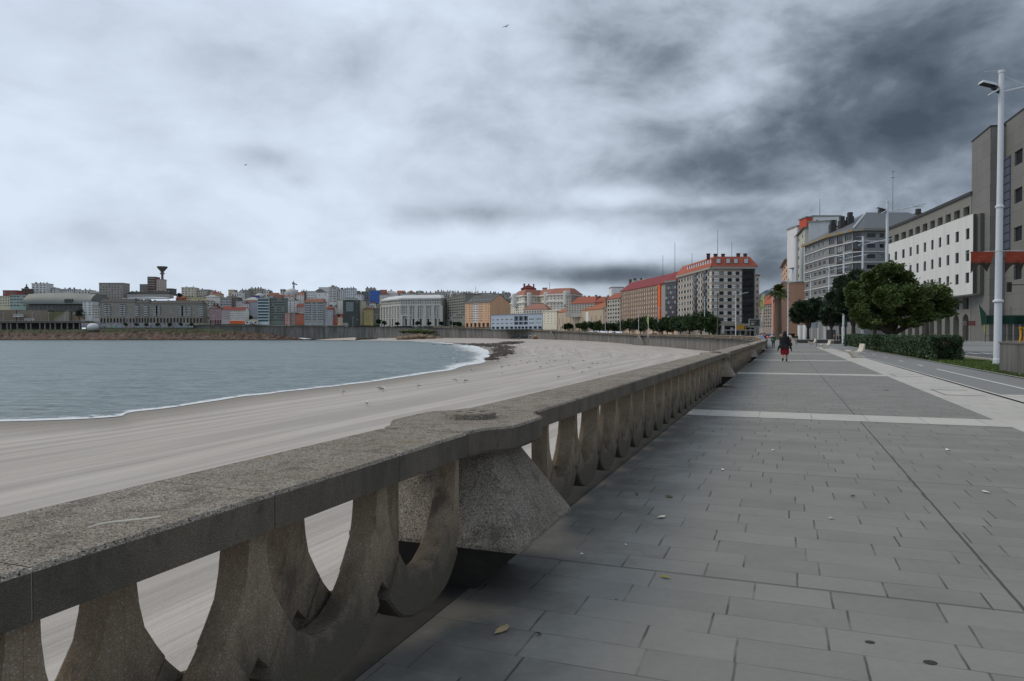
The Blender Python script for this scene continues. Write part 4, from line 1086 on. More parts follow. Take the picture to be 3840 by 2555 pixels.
# water tower
Yt=1060; t=thing('water_tower','slender concrete water tower with funnel head','water tower',(gx(610,Yt),Yt,zy(1110,Yt)))
k=Yt/FP; base=zy(1110,Yt)
def zz(py): return zy(py,Yt)-base
m_wt=wallmat((92,88,84),.9,.15,.3,1.4)
mb=MB(); mb.lathe([(4.6*k,0),(4.2*k,zz(1030))],14); mb.build('shaft',m_wt,t)
mb=MB(); mb.lathe([(4.2*k,zz(1030)),(5.5*k,zz(1020)),(18.5*k,zz(1004)),(19*k,zz(1001)),(18*k,zz(1000))],20); mb.build('funnel_tank',m_wt,t)
for yy in (1029,1053):
    mb=MB(); mb.lathe([(7.5*k,zz(yy)),(8.2*k,zz(yy)+.2),(8.2*k,zz(yy)+2.0),(7.8*k,zz(yy)+2.0)],14); mb.build('gallery',plain('gallery_steel',(120,116,112),.6),t)
# the town between
S(681,728,1078,1000,1000,None,(190,180,160),4,4,'cream block with lift tower on the left skyline',ybase=1125,chim=2)
S(729,760,1087,1010,1010,None,(150,146,140),3,4,'grey cream block right of the cream skyline block',ybase=1125,chim=2)
S(660,690,1112,940,940,None,(150,78,56),1,3,'small red orange house behind the arcade flats',ybase=1130,roof='gable',rcol=(150,78,56))
S(693,757,1113,945,945,None,(190,178,130),1,7,'yellow fronted roof storey behind the arcade flats',ybase=1130,chim=3)
S(754,783,1086,1040,1040,None,(112,112,112),0,0,'dark grey gable house on the skyline',ybase=1130)
S(780,801,1096,1040,1040,None,(130,128,124),1,2,'small grey house on the skyline before the white gable',ybase=1125,roof='gable',rh=3)
S(766,812,1106,980,980,None,(196,196,194),0,0,'white gabled wall on the hillside',ybase=1150,roof='hip',rcol=(170,170,168))
S(765,800,1130,900,900,None,(160,158,152),5,3,'pale narrow block in the gap beside the arcade flats',ybase=1190,wf=.6)
S(800.5,826,1114,905,905,None,(178,176,170),0,0,'blank light grey wall block behind the pink galleries',ybase=1190)
S(826.5,868,1115,900,900,None,(128,128,126),6,4,'grey block with balconies behind the red-roofed house',ybase=1190,wf=.7)
S(869,893,1115,902,902,None,(88,82,74),0,0,'dark brown blank block behind the white galleries',ybase=1190)
S(886,914,1128,892,892,None,(142,142,140),5,3,'light grey narrow block with small windows above the galleries',ybase=1190,rcol=(90,92,92))
S(857,878,1087,1050,1050,None,(176,160,132),0,0,'tan blank block on the skyline',ybase=1120)
S(870,905,1095,1000,1000,None,(198,198,194),1,4,'white low house on the skyline right of the tan block',ybase=1125,chim=2)
S(902,934,1088,1030,1030,None,(120,120,120),3,4,'dark grey stepped house with many aerials on the skyline',ybase=1125,chim=3,wf=.7)
S(936,981,1082,1040,1040,None,(130,124,112),3,5,'grey brown skyline block with a row of roof pipes',ybase=1125,chim=4)
S(981.5,1008,1088,1045,1045,None,(186,186,184),2,3,'white house right of the grey brown skyline block',ybase=1125,chim=2)
S(917,967,1114,940,940,None,(200,198,194),0,0,'white gabled house wall above the teal glass block',ybase=1140,roof='hip',rh=4,rcol=(176,176,174))
t=thing('dome_house','small white domed house beside a blue tarpaulin on the hill','house',(gx(975,990),990,gz(975,990)))
mb=MB(); mb.lathe([(6.5,0),(6.5,zy(1112,990)-gz(975,990)),(5.6,zy(1107,990)-gz(975,990)),(3.4,zy(1102,990)-gz(975,990)),(.5,zy(1100,990)-gz(975,990))],14); mb.build('dome',wallmat((190,190,188)),t)
S(950,969,1108,970,970,None,(62,66,120),0,0,'small blue covered box on the hillside',ybase=1125,D=6,name='site_shed',cat='shed')
S(1005,1040,1098,1000,1000,None,(150,146,140),2,5,'row of low grey roofs left of the domed church',ybase=1130,roof='gable',rh=4,rcol=(140,78,60))
S(1052,1067,1085,1040,1040,None,(56,56,58),0,0,'dark slate turret on the skyline',ybase=1110,D=6)
S(1030,1062,1106,985,985,None,(196,194,190),1,4,'white house with long red roof on the hill',ybase=1130,roof='gable',rh=5,rcol=(130,70,54))
S(1062,1092,1104,950,950,None,(196,196,192),5,3,'white block with tiled roof edge above the white church wall',ybase=1170,roof='hip',rh=3,rcol=(160,96,70),wf=.6)
t=thing('domed_church','broad white domed building under the tower crane','church',(gx(1095,1030),1030,gz(1095,1030)))
h0=zy(1102,1030)-gz(1095,1030); mb=MB(); mb.lathe([(9.5,0),(9.5,h0),(9,h0+2.5),(7,h0+5.2),(4,h0+6.6),(.5,h0+7.2)],18); mb.build('dome',wallmat((190,190,190)),t)
S(1070,1118,1100,1032.5,1032.5,None,(188,186,182),2,6,'long white house behind the domed building',ybase=1140,roof='hip',rh=3,rcol=(150,150,150))
S(1114,1141,1096,1000,1000,None,(198,196,194),5,3,'tall white house with orange hip roof',ybase=1150,roof='hip',rh=4,rcol=(172,104,74),wf=.4)
S(1141.5,1150,1094,1000,1000,None,(74,66,62),0,0,'narrow dark brown wall between white houses',ybase=1140)
S(1150.5,1182,1092,990,990,None,(196,196,194),4,4,'white block with dark square windows on the hill',ybase=1140,style='d',wf=.45)
S(1173,1216,1083,1050,1050,None,(112,112,110),2,4,'slate-roofed grey house peeking over white walls',ybase=1110,roof='hip',rh=6,rcol=(82,84,86))
S(1188,1232,1096,980,980,None,(206,206,204),3,2,'big plain white wall block with a few small windows',ybase=1160,wf=.12,hf=.3)
S(1196,1234,1078,1060,1060,None,(190,188,184),0,0,'white gable wall behind the big plain white block',ybase=1100)
t=S(1234.5,1262,1076,940,940,None,(172,172,170),9,2,'tall grey block with long white balconies on the hill',ybase=1145,wf=.8,hf=.45,style='d',chim=3)
S(1263,1292,1085,945,945,None,(194,194,194),8,4,'tall white block with square windows next to the balcony block',ybase=1135,wf=.55,style='d',chim=4,hf=.55)
S(1293,1330,1081,942,942,None,(200,204,208),7,5,'tall white block with blue tinted glazing',ybase=1135,wf=.75,hf=.6,chim=3)
S(1331,1352,1090,1010,1010,None,(112,108,104),1,3,'dark hipped roof house right of the blue tinted block',ybase=1110,roof='hip',rh=3,rcol=(84,80,78))
S(1331,1358.5,1104,930,930,None,(200,200,198),4,4,'white house with green trim above the dark glass block',ybase=1150)
S(1356,1383,1093,970,970,None,(92,92,90),4,3,'dark grey block left of the blue glass block',ybase=1140,style='d')
S(1371,1404,1081,1020,1020,None,(130,124,116),1,4,'brown grey block above the blue glass block',ybase=1100,chim=3)
t=S(1384,1422,1089,930,930,None,(52,90,150),9,9,'bright blue glass curtain wall block',ybase=1138,wf=.86,hf=.84,gh=1,style='w',name='glass_block',cat='office block',top=1)
mb=MB(); W_=gx(1422,930)-gx(1384,930); mb.box(1.2,W_-.2,-.14,-.03,1.5,t['_H']-.8); mb.build('blue_glazing',plain('blue_glass',(44,88,160),.2,k=1.1,var=.35),t)
S(1423,1446,1093,960,960,None,(150,96,80),1,3,'red tiled house right of the blue glass block',ybase=1112,roof='gable',rh=5,rcol=(138,70,56))
S(1423.5,1454,1105,925,925,None,(196,196,192),4,5,'white house with small windows beside the blue glass block',ybase=1140)
S(1444,1492,1091,970,970,None,(200,200,200),0,0,'long white gabled wall behind the columned government building',ybase=1120,roof='hip',rh=4,rcol=(168,168,166))
S(1488,1515,1093,980,980,None,(160,84,60),0,0,'orange red roof right of the white gabled wall',ybase=1112,roof='gable',rh=4,rcol=(160,84,60))
# waterfront houses
S(786,831,1155,845,845,None,(132,100,104),6,9,'dusty pink house faced with glazed galleries',ybase=1214,wf=.75,hf=.5,gh=5,rcol=(130,64,58),ground=(5,.7,.3,4,0))
S(831.5,862,1149,845,845,None,(150,136,136),5,8,'narrow galleried house with bright red roof',ybase=1216,wf=.8,hf=.45,gh=8,roof='gable',rcol=(150,64,52),rh=4)
t=S(862.5,918,1152,843,843,None,(200,196,190),5,13,'white galleried house with orange ground floor',ybase=1216,wf=.6,hf=.55,gh=8,roof='gable',rh=4,rcol=(138,66,54))
mb=MB(); W_=gx(918,843)-gx(862.5,843); mb.box(.2,W_-.1,-.5,-.01,.3,3.9); mb.build('orange_shopfront',plain('orange_shopfront',(214,92,40),.6,k=1.1),t)
S(919,967,1198,838,838,None,(196,194,186),1,3,'small single storey white house with a low roof',ybase=1217,gh=.5,roof='hip',rh=2.0,rcol=(150,146,136),style='n')
S(934.5,966,1132,880,880,None,(124,126,136),7,4,'lavender grey house with white framed windows',ybase=1190,wf=.4,hf=.4)
S(914,934,1138,878,878,None,(176,172,166),6,2,'pale narrow house left of the lavender grey one',ybase=1200,rcol=(120,66,54))
S(922,965,1127,900,900,None,(140,106,90),2,6,'reddish roof house above the lavender grey one',ybase=1150,roof='gable',rh=3,rcol=(142,76,58))
t=S(966.5,1009,1117,842,842,None,(186,194,196),8,3,'teal glass block with white floor bands',ybase=1218,wf=.92,hf=.66,gh=3,style='d')
mb=MB(); W_=gx(1009,842)-gx(966.5,842); mb.box(.5,W_-.3,-.05,.10,4,t['_H']-1); 
for ch in list(t.children):
    if ch.name.startswith('window') and ch.data.materials: pass
tq=plain('teal_glass',(40,78,82),.2,k=1.1,var=.4)
fh=(t['_H']-3.5)/8
for k_ in range(8):
    mb=MB(); mb.box(.5,W_-.5,-.12,-.01,3+fh*(k_+.17),3+fh*(k_+.83)); mb.build('teal_glazing',tq,t)
t=S(1009.5,1066,1117,845,845,None,(92,98,92),9,6,'grey green glass block with brown centre stripe',ybase=1219,wf=.9,hf=.5,gh=4,style='d',chim=2)
S(1067,1112,1126,878,878,None,(206,206,204),7,3,'stepped white block with small dark windows',ybase=1190,wf=.3,hf=.35,style='d')
S(1068,1088,1174,842,842,None,(168,120,112),4,3,'tiny red and white galleried house',ybase=1218,wf=.6)
S(1088.5,1107,1173,844,844,None,(122,118,110),4,3,'narrow grey house left of the orange red house',ybase=1218,wf=.45,rcol=(96,60,50))
S(1107.5,1141,1177,842,842,None,(150,78,54),4,4,'orange red house with white window frames',ybase=1219,wf=.4,hf=.4,rcol=(120,70,54))
S(1112,1141,1139,870,870,None,(186,170,166),5,4,'pink and white galleried house with red roof',ybase=1180,wf=.7,roof='gable',rh=4,rcol=(140,70,58))
t=S(1141.5,1214,1121,840,840,None,(128,130,130),8,8,'grey block with three columns of white glazed galleries and orange roof',ybase=1220,wf=.3,hf=.4,gh=5,roof='mansard',rh=4,rcol=(158,98,72),chim=4)
W_=gx(1214,840)-gx(1141.5,840); fh=(t['_H']-5.5)/8
for f0,f1 in ((.02,.31),(.43,.55),(.70,.98)):
    for k_ in range(8):
        mb=MB(); mb.box(W_*f0,W_*f1,-.9,-.01,5+fh*k_+.1,5+fh*k_+fh*.36); mb.build('gallery_base',wallmat((206,206,204)),t)
        mb=MB(); nn=max(2,int((f1-f0)*14))
        for q in range(nn+1): mb.box(W_*(f0+(f1-f0)*q/nn)-.09,W_*(f0+(f1-f0)*q/nn)+.09,-.9,-.7,5+fh*k_+fh*.36+.002,5+fh*(k_+1)+.09)
        mb.box(W_*f0+.1,W_*f1-.1,-.65,-.01,5+fh*k_+fh*.36+.004,5+fh*(k_+1)+.08,1); mb.build('gallery',[fr_w,glassM],t)
S(1214.5,1248,1163,842,842,None,(136,136,138),6,4,'plain grey house with light roof line',ybase=1220,wf=.4,hf=.4,rcol=(196,196,194))
S(1215,1246,1147,875,875,None,(160,88,68),2,4,'house with orange tiled roof behind the plain grey house',ybase=1170,roof='hip',rh=4,rcol=(150,84,64))
S(1248.5,1266,1181,841,841,None,(120,58,48),4,3,'narrow dark red house',ybase=1220)
S(1266.5,1286,1180,841,841,None,(184,158,128),4,3,'narrow cream house with bright red roof',ybase=1220,roof='hip',rh=3,rcol=(158,66,56))
S(1266,1286,1125,858,858,None,(186,182,172),0,0,'tall blank beige party wall above the narrow cream house',ybase=1178)
t=S(1286.5,1345,1125,840,840,None,(58,62,58),8,6,'dark green black glass block with a bright glazed centre',ybase=1221,wf=.6,hf=.5,style='d',gh=5)
W_=gx(1345,840)-gx(1286.5,840)
mb=MB(); mb.box(W_*.2,W_*.68,-.5,-.01,16,t['_H']-2); mb.build('glazed_centre',plain('reflecting_glass',(128,140,144),.15,k=.9,var=.5),t)
for k_ in range(9):
    mb=MB(); mb.box(W_*.2,W_*.68,-.56,-.505,16+k_*1.9,16.25+k_*1.9); mb.build('glazing_bar',fr_d,t)
S(1345.5,1360,1127,846,846,None,(166,160,140),0,0,'tall beige party wall right of the dark glass block',ybase=1221,D=20)
S(1363,1401,1152,842,842,None,(134,118,68),6,5,'ochre block with white windows and brown roof',ybase=1221,wf=.5,roof='mansard',rh=3,rcol=(120,80,56))
S(1401.5,1430,1157,843,843,None,(82,84,76),6,4,'dark olive block with white balcony lines',ybase=1221,wf=.7,hf=.45,rcol=(110,78,60))
S(1360,1395,1146,885,885,None,(196,194,186),1,5,'white roof storey behind the ochre block',ybase=1160)
S(1286,1332,1118,870,870,None,(170,170,166),2,6,'pale grey storeys behind the dark glass block',ybase=1140)
# columned government building
Yg=790; pts=px_pts((1429,835),(1502,790),(1655,778)); zb=zy(1224,800); H=zy(1121,795)-zb
W0=math.dist(pts[0],pts[1]); W1=math.dist(pts[1],pts[2])
c_gov=(138,136,130)
t=building('government_building','big grey classical government building with tall pilasters and white attic',pts,zb,H,26,c_gov,
  [dict(rows=[(H*.30+H*.083*k,H*.30+H*.083*k+H*.058) for k in range(5)]+[(H*.80,H*.86),(H*.885,H*.945)],cols=13,wf=.5,style='w',ground=(9,.45,.4,H*.26,0)),dict(rows=[(H*.30+H*.083*k,H*.30+H*.083*k+H*.058) for k in range(5)]+[(H*.80,H*.86),(H*.885,H*.945)],cols=17,wf=.5,style='w',ground=(11,.45,.4,H*.26,0))],
  'mansard',4.0,plain('white_attic',(206,208,208),.7,k=.95),'government building',chim=0,parapet=1)
ledges(t,pts,[H*.735,H*.955],(150,148,142),1.0,1.2,'cornice'); ledges(t,pts,[H*.27],(150,148,142),.5,.7,'string_course')
piers(t,pts[0],pts[1],pts[0],8,2.6,.1,H*.735-.01,(146,144,138),.8,'pilaster'); piers(t,pts[1],pts[2],pts[0],6,3.4,.1,H*.735-.01,(146,144,138),.8,'pilaster')
mb=MB(); xe=Vector(pts[1])-Vector(pts[0])+Vector((1,-3)); mb.box(xe.x,xe.x+1.6,xe.y,xe.y+2.6,0,11); mb.box(xe.x+16,xe.x+17.6,xe.y,xe.y+2.6,0,11); mb.box(xe.x,xe.x+17.6,xe.y-.1,xe.y+2.6,11,12.2); mb.build('entrance_portal',plain('white_portal',(222,222,218),.7),t)
# dark flats with turrets
t=S(1655.5,1744,1107,800,740,None,(96,98,92),9,11,'dark grey green flats with two little white domed turrets',ybase=1224,wf=.6,hf=.5,style='d',D=18,rcol=(128,126,120),chim=5,gh=7)
for px_,Yq in ((1693,775),(1789,760)):
    tt=thing('turret','white domed turret on the %s roofs'%('dark flats' if px_<1700 else 'roofs behind the peach block'),'turret',(gx(px_,Yq),Yq,zy(1115,Yq)))
    mb=MB(); mb.lathe([(1.6,0),(1.6,2.6),(1.9,2.8),(1.4,4.6),(.6,5.6),(.15,6.6)],12); mb.build('dome',wallmat((206,206,202)),tt)
for i,(a,b_,yt,Yq,c_,lab) in enumerate([(1500,1560,1100,880,(150,148,140),'long flat roofed grey block behind the attic of the government building'),(1560,1640,1098,885,(156,150,140),'pale block with many aerials behind the government building'),
  (1636,1692,1094,860,(140,136,126),'brown grey roof block with terraces above the dark flats'),(1690,1745,1097,850,(158,156,150),'light grey roof block with striped awnings above the dark flats'),(1735,1785,1100,840,(128,126,120),'grey block with dark top edge behind the dark flats'),
  (1785,1860,1099,830,(138,136,128),'long grey brown block behind the peach block'),(1850,1916,1101,800,(120,122,116),'grey glazed block between the peach block and the cream brick building')]):
    S(a,b_,yt,Yq,Yq,None,c_,3,8,lab,ybase=1160,wf=.6,hf=.5,chim=5,style='d' if i%2 else 'w')
S(1884,1892,1092,840,840,None,(200,198,194),0,0,'thin white chimney-like tower by the red roof',ybase=1110,D=4); S(1890,1912,1102,845,845,None,(170,96,76),1,3,'red terrace house right of the thin white tower',ybase=1112)
# peach block
pts=px_pts((1744,695),(1837,672)); zb=zy(1228,690); H=zy(1137,683)-zb
t=building('apartment_building','peach orange block with slate roof and white centre stripe',pts,zb,H,27,(204,160,122),[dict(floors=8,cols=9,wf=.5,hf=.42,gh=5,style='w',ground=(6,.6,.2,4,0),cw=[(.02,.06),(.16,.21),(.24,.28),(.30,.34),(.355,.43),(.455,.53),(.58,.64),(.66,.72),(.83,.87),(.92,.96)])],'gable',8,(98,98,94),'apartment block',chim=1)
dv=(Vector(pts[1])-Vector(pts[0])); Wd=dv.length; dv.normalize(); nn=Vector((dv.y,-dv.x))
mb=MB(); q=[dv*Wd*.345+nn*.01,dv*Wd*.355+nn*.01]
for f0,f1 in ((.345,.355),(.43,.455),(.53,.54)):
    q=[dv*Wd*f0+nn*.01,dv*Wd*f1+nn*.01,dv*Wd*f1+nn*.2,dv*Wd*f0+nn*.2]; mb.prism([(p.x,p.y) for p in q][::-1],4,H)
fh=(H-5.5)/8
for k_ in range(9):
    q=[dv*Wd*.355+nn*.01,dv*Wd*.54+nn*.01,dv*Wd*.54+nn*.18,dv*Wd*.355+nn*.18]; mb.prism([(p.x,p.y) for p in q][::-1],4.4+fh*k_,4.4+fh*k_+fh*.5) if k_<8 else None
mb.build('white_stripe',plain('white_cladding',(220,222,222),.6,k=.95),t)
mb=MB()
for k_ in range(7):
    c0=dv*Wd*(.12+.13*k_)+Vector((-dv.y,dv.x))*4.5; mb.box(c0.x-.9,c0.x+.9,c0.y-.2,c0.y+1.5,H+2.2,H+3.6); 
mb.build('roof_windows',plain('skylight',(190,196,202),.3),t)
# olive cream block
t=S(1870,1919,1127,720,712,None,(186,176,140),6,4,'pale cream block with olive green stripes and dark green roof',ybase=1185,wf=.25,hf=.35,style='d',roof='mansard',rh=3,rcol=(62,72,56),D=18)
W_=math.dist(*px_pts((1870,720),(1919,712)))
for f in (.2,.42,.72,.9):
    mb=MB(); mb.box(W_*f-1,W_*f+1,-.4-.16*W_*f*.7,-.02-.0,3,t['_H']-1); mb.build('olive_stripe',plain('olive_render',(84,82,44),.8,k=1.3),t)
# large cream building with brick roofs
c_cr=(196,190,176)
pts=px_pts((1916,640),(1966,612),(2022,622),(2060,600),(2140,590)); zb=zy(1200,610); H=zy(1107,610)-zb
sgc=dict(floors=8,cols=6,wf=.35,hf=.42,gh=3,style='d')
t=building('apartment_building','large cream building with brick red mansard storeys and white bays',pts,zb,H,22,c_cr,[sgc]*4,'mansard',5.2,(170,104,84),'apartment block')
ledges(t,pts,[H-.8,H-6.5],(206,204,198),1.2,1.0,'balcony')
for px_,Yq,pw in ((1933,628,8),(1985,612,6),(2050,606,7),(2125,590,8)):
    c0=Vector((gx(px_,Yq),Yq))-Vector(pts[0]); mb=MB(); mb.lathe([(pw*.32,H*.55),(pw*.36,H*.58),(pw*.36,H+1.6),(pw*.3,H+2.2)],12,0,(c0.x,c0.y,0)); mb.build('round_bay',wallmat((206,204,198)),t)
S(1955,2010,1079,660,660,None,(120,56,50),0,0,'dark red roof structure with chimneys on the cream brick building',ybase=1100,roof='hip',rh=4,rcol=(112,44,42),chim=3,group=None)
S(2037,2052,1079,662,662,None,(160,128,92),0,0,'small ochre lift tower with antenna above the cream brick building',ybase=1100)
S(1963,2053,1138,598,590,None,(200,188,172),1,9,'cream house with wide salmon tiled hip roof',ybase=1185,roof='hip',rh=5,rcol=(168,112,92),wf=.5)
# blue-grey modern office
pts=px_pts((1841,622),(1927,600),(1980,590),(2034,578)); zb=zy(1235,600); H=zy(1180,600)-zb
sg1=dict(rows=[(H*.36,H*.44),(H*.62,H*.70)],cols=5,wf=.5,style='w',ground=(5,.7,.3,H*.18,0))
sg2=dict(rows=[(H*.30,H*.50),(H*.56,H*.88)],cols=3,wf=.9,style='w',recess=1.6,ground=(4,.8,.3,H*.18,0))
t=building('office_building','low blue grey modern office with recessed glazed centre',pts,zb,H,16,(128,138,150),[sg1,sg2,dict(rows=[(H*.36,H*.44),(H*.62,H*.70)],cols=2,wf=.7,style='w',ground=(3,.7,.3,H*.18,0))],'flat',1,(120,124,128),'office building')
S(1963,2036,1161,615,600,None,(150,150,146),1,10,'long grey roofed house with skylights behind the blue grey office',ybase=1185,roof='gable',rh=4,rcol=(118,116,108))
S(2036,2088,1159,575,560,None,(196,188,168),5,4,'cream five storey house between the blue office and the church',ybase=1237,wf=.3,hf=.32,roof='hip',rh=2,rcol=(180,176,160))
# church-like brown hall with orange roof
pts=px_pts((2091,560),(2262,478)); zb=zy(1241,530); H=zy(1166,520)-zb
t=building('church','long brown church hall with orange tiled roof and slit windows',pts,zb,H,24,(140,124,104),[dict(rows=[(H*.33,H*.68)],cols=11,wf=.14,style='w',ground=(6,.12,.4,3,0))],'gable',6,(176,96,54),'church')
mb=MB(); dv=(Vector(pts[1])-Vector(pts[0])); Wd=dv.length; dv.normalize(); nn=Vector((dv.y,-dv.x)); q=[dv*Wd*.66+nn*.02,dv*Wd*.72+nn*.02,dv*Wd*.72+nn*.3,dv*Wd*.66+nn*.3]; mb.prism([(p.x,p.y) for p in q][::-1],H*.25,H*.9); mb.build('white_panel',plain('white_cladding',(220,222,222)),t)
t=S(2263,2296,1150,478,470,None,(122,106,92),3,2,'brown church front with a small open belfry',ybase=1243,name='church_tower',cat='church',roof='flat',wf=.2,style='n')
h_=t['_H']; mb=MB(); 
for x_ in (2.0,4.2): mb.box(x_-.5,x_+.5,0,1.5,h_+.5,h_+5)
mb.box(1.3,4.9,0,1.5,h_+5,h_+6.2); mb.lathe([(1.6,h_+6.2),(.2,h_+8.4)],6,0,(3.1,.75,0)); mb.build('belfry',wallmat((122,106,92)),t)
S(2142,2232,1112,520,505,None,(126,122,116),5,9,'grey flats with row of skylights in an orange tiled roof behind the church',ybase=1190,roof='mansard',rh=5,rcol=(172,86,62),wf=.45,hf=.42,style='d',D=16,chim=5)
S(2122,2142,1108,525,522,None,(120,116,110),5,2,'blank-edged grey gable end left of the skylight flats',ybase=1190,style='d',wf=.25)
S(2232.5,2276,1112,505,500,None,(150,84,66),4,6,'orange roofed continuation of the grey flats behind the belfry',ybase=1170,roof='mansard',rh=4,rcol=(168,84,60),wf=.45,style='d')
S(2277,2324,1098,470,450,None,(128,124,116),6,5,'grey block with balconies and orange tiled roof left of the salmon block',ybase=1235,roof='mansard',rh=4,rcol=(164,84,60),wf=.55,style='d')
S(2293,2340,1076,560,560,None,(214,214,212),0,0,'bright white stepped block behind the grey balcony block',ybase=1110)
S(2366,2428,1061,520,520,None,(188,190,188),2,6,'grey and white roof block peeping over the red roof',ybase=1090,chim=5,roof='mansard',rh=4,rcol=(150,152,150))
# salmon block with crimson roof
Yc=372; pts=px_pts((2331,436),(2475,372),(2497,360),(2540,350)); zb=-.2; H=zy(1068,372)-zb
t=building('apartment_building','long salmon and cream block with crimson roof and orange corner stripe',pts,zb,H,16,(200,170,146),
  [dict(floors=9,cols=18,wf=.5,hf=.48,gh=4.5,style='d',top=1.2,cw=[((k+.27)/18,(k+.73)/18) for k in range(18)]),dict(floors=9,cols=1,wf=.6,hf=.45,gh=4.5,top=1.2,style='d'),None],'mansard',5.5,(146,52,58),'apartment block',roof_ov=.9,chim=2)
O=Vector(pts[0]); A=Vector(pts[1])-O; Bq=Vector(pts[2])-O; Cq=Vector(pts[3])-O; Z0=Vector((0,0))
def strip(t,a,b_,f0,f1,z0,z1,m,pr=.3,name='panel'):
    d=(b_-a); n=Vector((d.y,-d.x)).normalized(); q=[a+d*f0+n*.01,a+d*f1+n*.01,a+d*f1+n*pr,a+d*f0+n*pr]; mb=MB(); mb.prism([(p.x,p.y) for p in q][::-1],z0,z1); return mb.build(name,m,t)
def wallseg(t,a,b_,f0,f1,z0,z1,m,floors,name='bay'): 
    return strip(t,a,b_,f0,f1,z0,z1,m,.6,name)
for k in range(19):
    strip(t,Z0,A,max(0,k/18-.006),min(1,k/18+.006),4,H-.8,wallmat((150,138,124)),.5,'pilaster')
fh=(H-5.7)/9
for k in range(9):
    for j in range(18):
        if j%2==0 and k<9: strip(t,Z0,A,(j+.22)/18,(j+.78)/18,4.5+fh*k,4.5+fh*k+fh*.26,wallmat((200,120,82) if j%4==0 and j<8 else (214,190,170)),.12,'spandrel')
strip(t,A,Bq,-.12,.22,3,H,plain('orange_stripe',(214,96,36),.7,k=1.15),.8,'orange_stripe')
strip(t,A,Bq,.25,1,4,H,wallmat((146,146,140)),.1,'grey_end')
strip(t,Bq,Cq,.02,1,4,H,plain('plum_glass',(58,50,58),.25,k=1.1,var=.4),.5,'plum_curtain_wall')
for k in range(9):
    for j in range(5): strip(t,Bq,Cq,.06+j*.19,.2+j*.19,4.8+fh*k,4.8+fh*k+fh*.5,glassM if (k+j)%3 else glassL,.62,'window')
t2=strip(t,Bq,Cq,0,1,H,H+1.0,wallmat((130,130,124)),.9,'eave')
# striped block with orange roof
pts=px_pts((2540.5,350),(2574,336),(2668,302),(2832,302)); zb=-.2; H=zy(1001,302)-zb
gs=(122,115,107)
seg_l=dict(floors=8,cols=3,wf=.6,hf=.5,gh=6.5,top=1.4,style='d')
seg_m=dict(floors=8,cols=8,wf=.55,hf=.5,gh=6.5,top=1.4,style='d',cw=[(.03,.10),(.14,.21),(.25,.30),(.34,.46),(.50,.56),(.60,.66),(.70,.82),(.86,.92)])
seg_r=dict(floors=8,cols=4,wf=.3,hf=.5,gh=6.5,top=1.4,style='d',ground=(9,.8,.4,4.6,0),cw=[(.02,.05),(.175,.275),(.365,.46),(.55,.635),(.70,.96)])
t=building('apartment_building','tall striped block with grey and white bands and bright orange roof',pts,zb,H,26,gs,[seg_l,seg_m,seg_r],'steep',4.4,(182,84,56),'apartment block',roof_ov=.8,chim=0)
O=Vector(pts[0]); V=[Vector(p)-O for p in pts]; fh=(H-7.9)/8; wht=plain('white_band_tiles',(222,222,216),.6,k=.95)
for k in range(8):
    z0=6.5+fh*(k+.28); z1=6.5+fh*(k+.78); zm=(z0+z1)/2
    for (i,lst) in ((2,[(.05,.17),(.28,.36),(.465,.545),(.64,.69)]),(1,[(.0,.03),(.11,.135),(.215,.245),(.47,.495),(.57,.595),(.93,1.0)]),(0,[(.0,.12),(.35,.42),(.62,.7)])):
        for f0,f1 in lst:
            strip(t,V[i],V[i+1],f0,f1,z0,zm-fh*.06,wht,.07,'white_band'); strip(t,V[i],V[i+1],f0,f1,zm+fh*.06,z1,wht,.07,'white_band')
dkg=plain('black_green_panel',(30,40,42),.3,k=1.0,var=.3)
for k in range(9):
    for (i,f0,f1) in ((2,.70,.96),(1,.33,.47),(1,.69,.83)):
        strip(t,V[i],V[i+1],f0,f1,max(5.2,6.5+fh*(k-1+.8)),6.5+fh*(k+.26),dkg,.5,'dark_spandrel')
for (f0,f1) in ((.69,.70),(.96,.97)): strip(t,V[2],V[3],f0,f1,5.2,H-.1,wallmat((84,76,72)),.55,'pier')
for j in range(1,5):
    for k in range(8): strip(t,V[2],V[3],.70+.26*j/5-.003,.70+.26*j/5+.003,6.5+fh*(k+.27),6.5+fh*(k+.79),fr_d,.3,'mullion')
for f in (.15,.37,.545,.78):
    d=V[3]-V[2]; c0=V[2]+d*f; mb=MB(); mb.box(c0.x-1.0,c0.x+1.0,c0.y-.25,c0.y+2.0,H+1.3,H+3.5); mb.box(c0.x-.8,c0.x+.8,c0.y-.35,c0.y-.26,H+1.5,H+3.3,1); mb.build('dormer',[wallmat((150,74,52)),plain('skylight',(190,196,202),.3)],t)
for k in range(11):
    d=V[2]-V[1]; c0=V[1]+d*(k+.5)/11; n=Vector((-d.y,d.x)).normalized(); c1=c0+n*.5; M=Matrix.Translation((c1.x,c1.y,H+1.0))@Matrix.Rotation(math.atan2(d.y,d.x),4,'Z'); mb=MB(); mb.box(-.9,.9,-.4,1.4,.4,2.4,0,M); mb.box(-.7,.7,-.52,-.41,.7,2.1,1,M); mb.build('dormer',[wallmat((170,90,62)),plain('skylight',(190,196,202),.3)],t)
rfq=[c for c in t.children if c.name.startswith('roof')][0]
for f,iy in ((.02,6),(.20,7),(.38,7),(.70,5),(.88,6)):
    d=V[3]-V[2]; c0=V[2]+d*f+Vector((0,iy)); hh=4.2 if f==.68 else .9; mb=MB(); mb.box(c0.x-.6,c0.x+.6,c0.y,c0.y+1.2,H+3,H+5.0+hh); mb.box(c0.x-.75,c0.x+.75,c0.y-.15,c0.y+1.35,H+5.0+hh+.003,H+5.3+hh); mb.build('chimney',wallmat((92,60,54) if hh<3 else (52,50,50)),rfq)
ledges(t,pts,[H-.9,5.4],(118,112,104),.9,.9,'cornice')
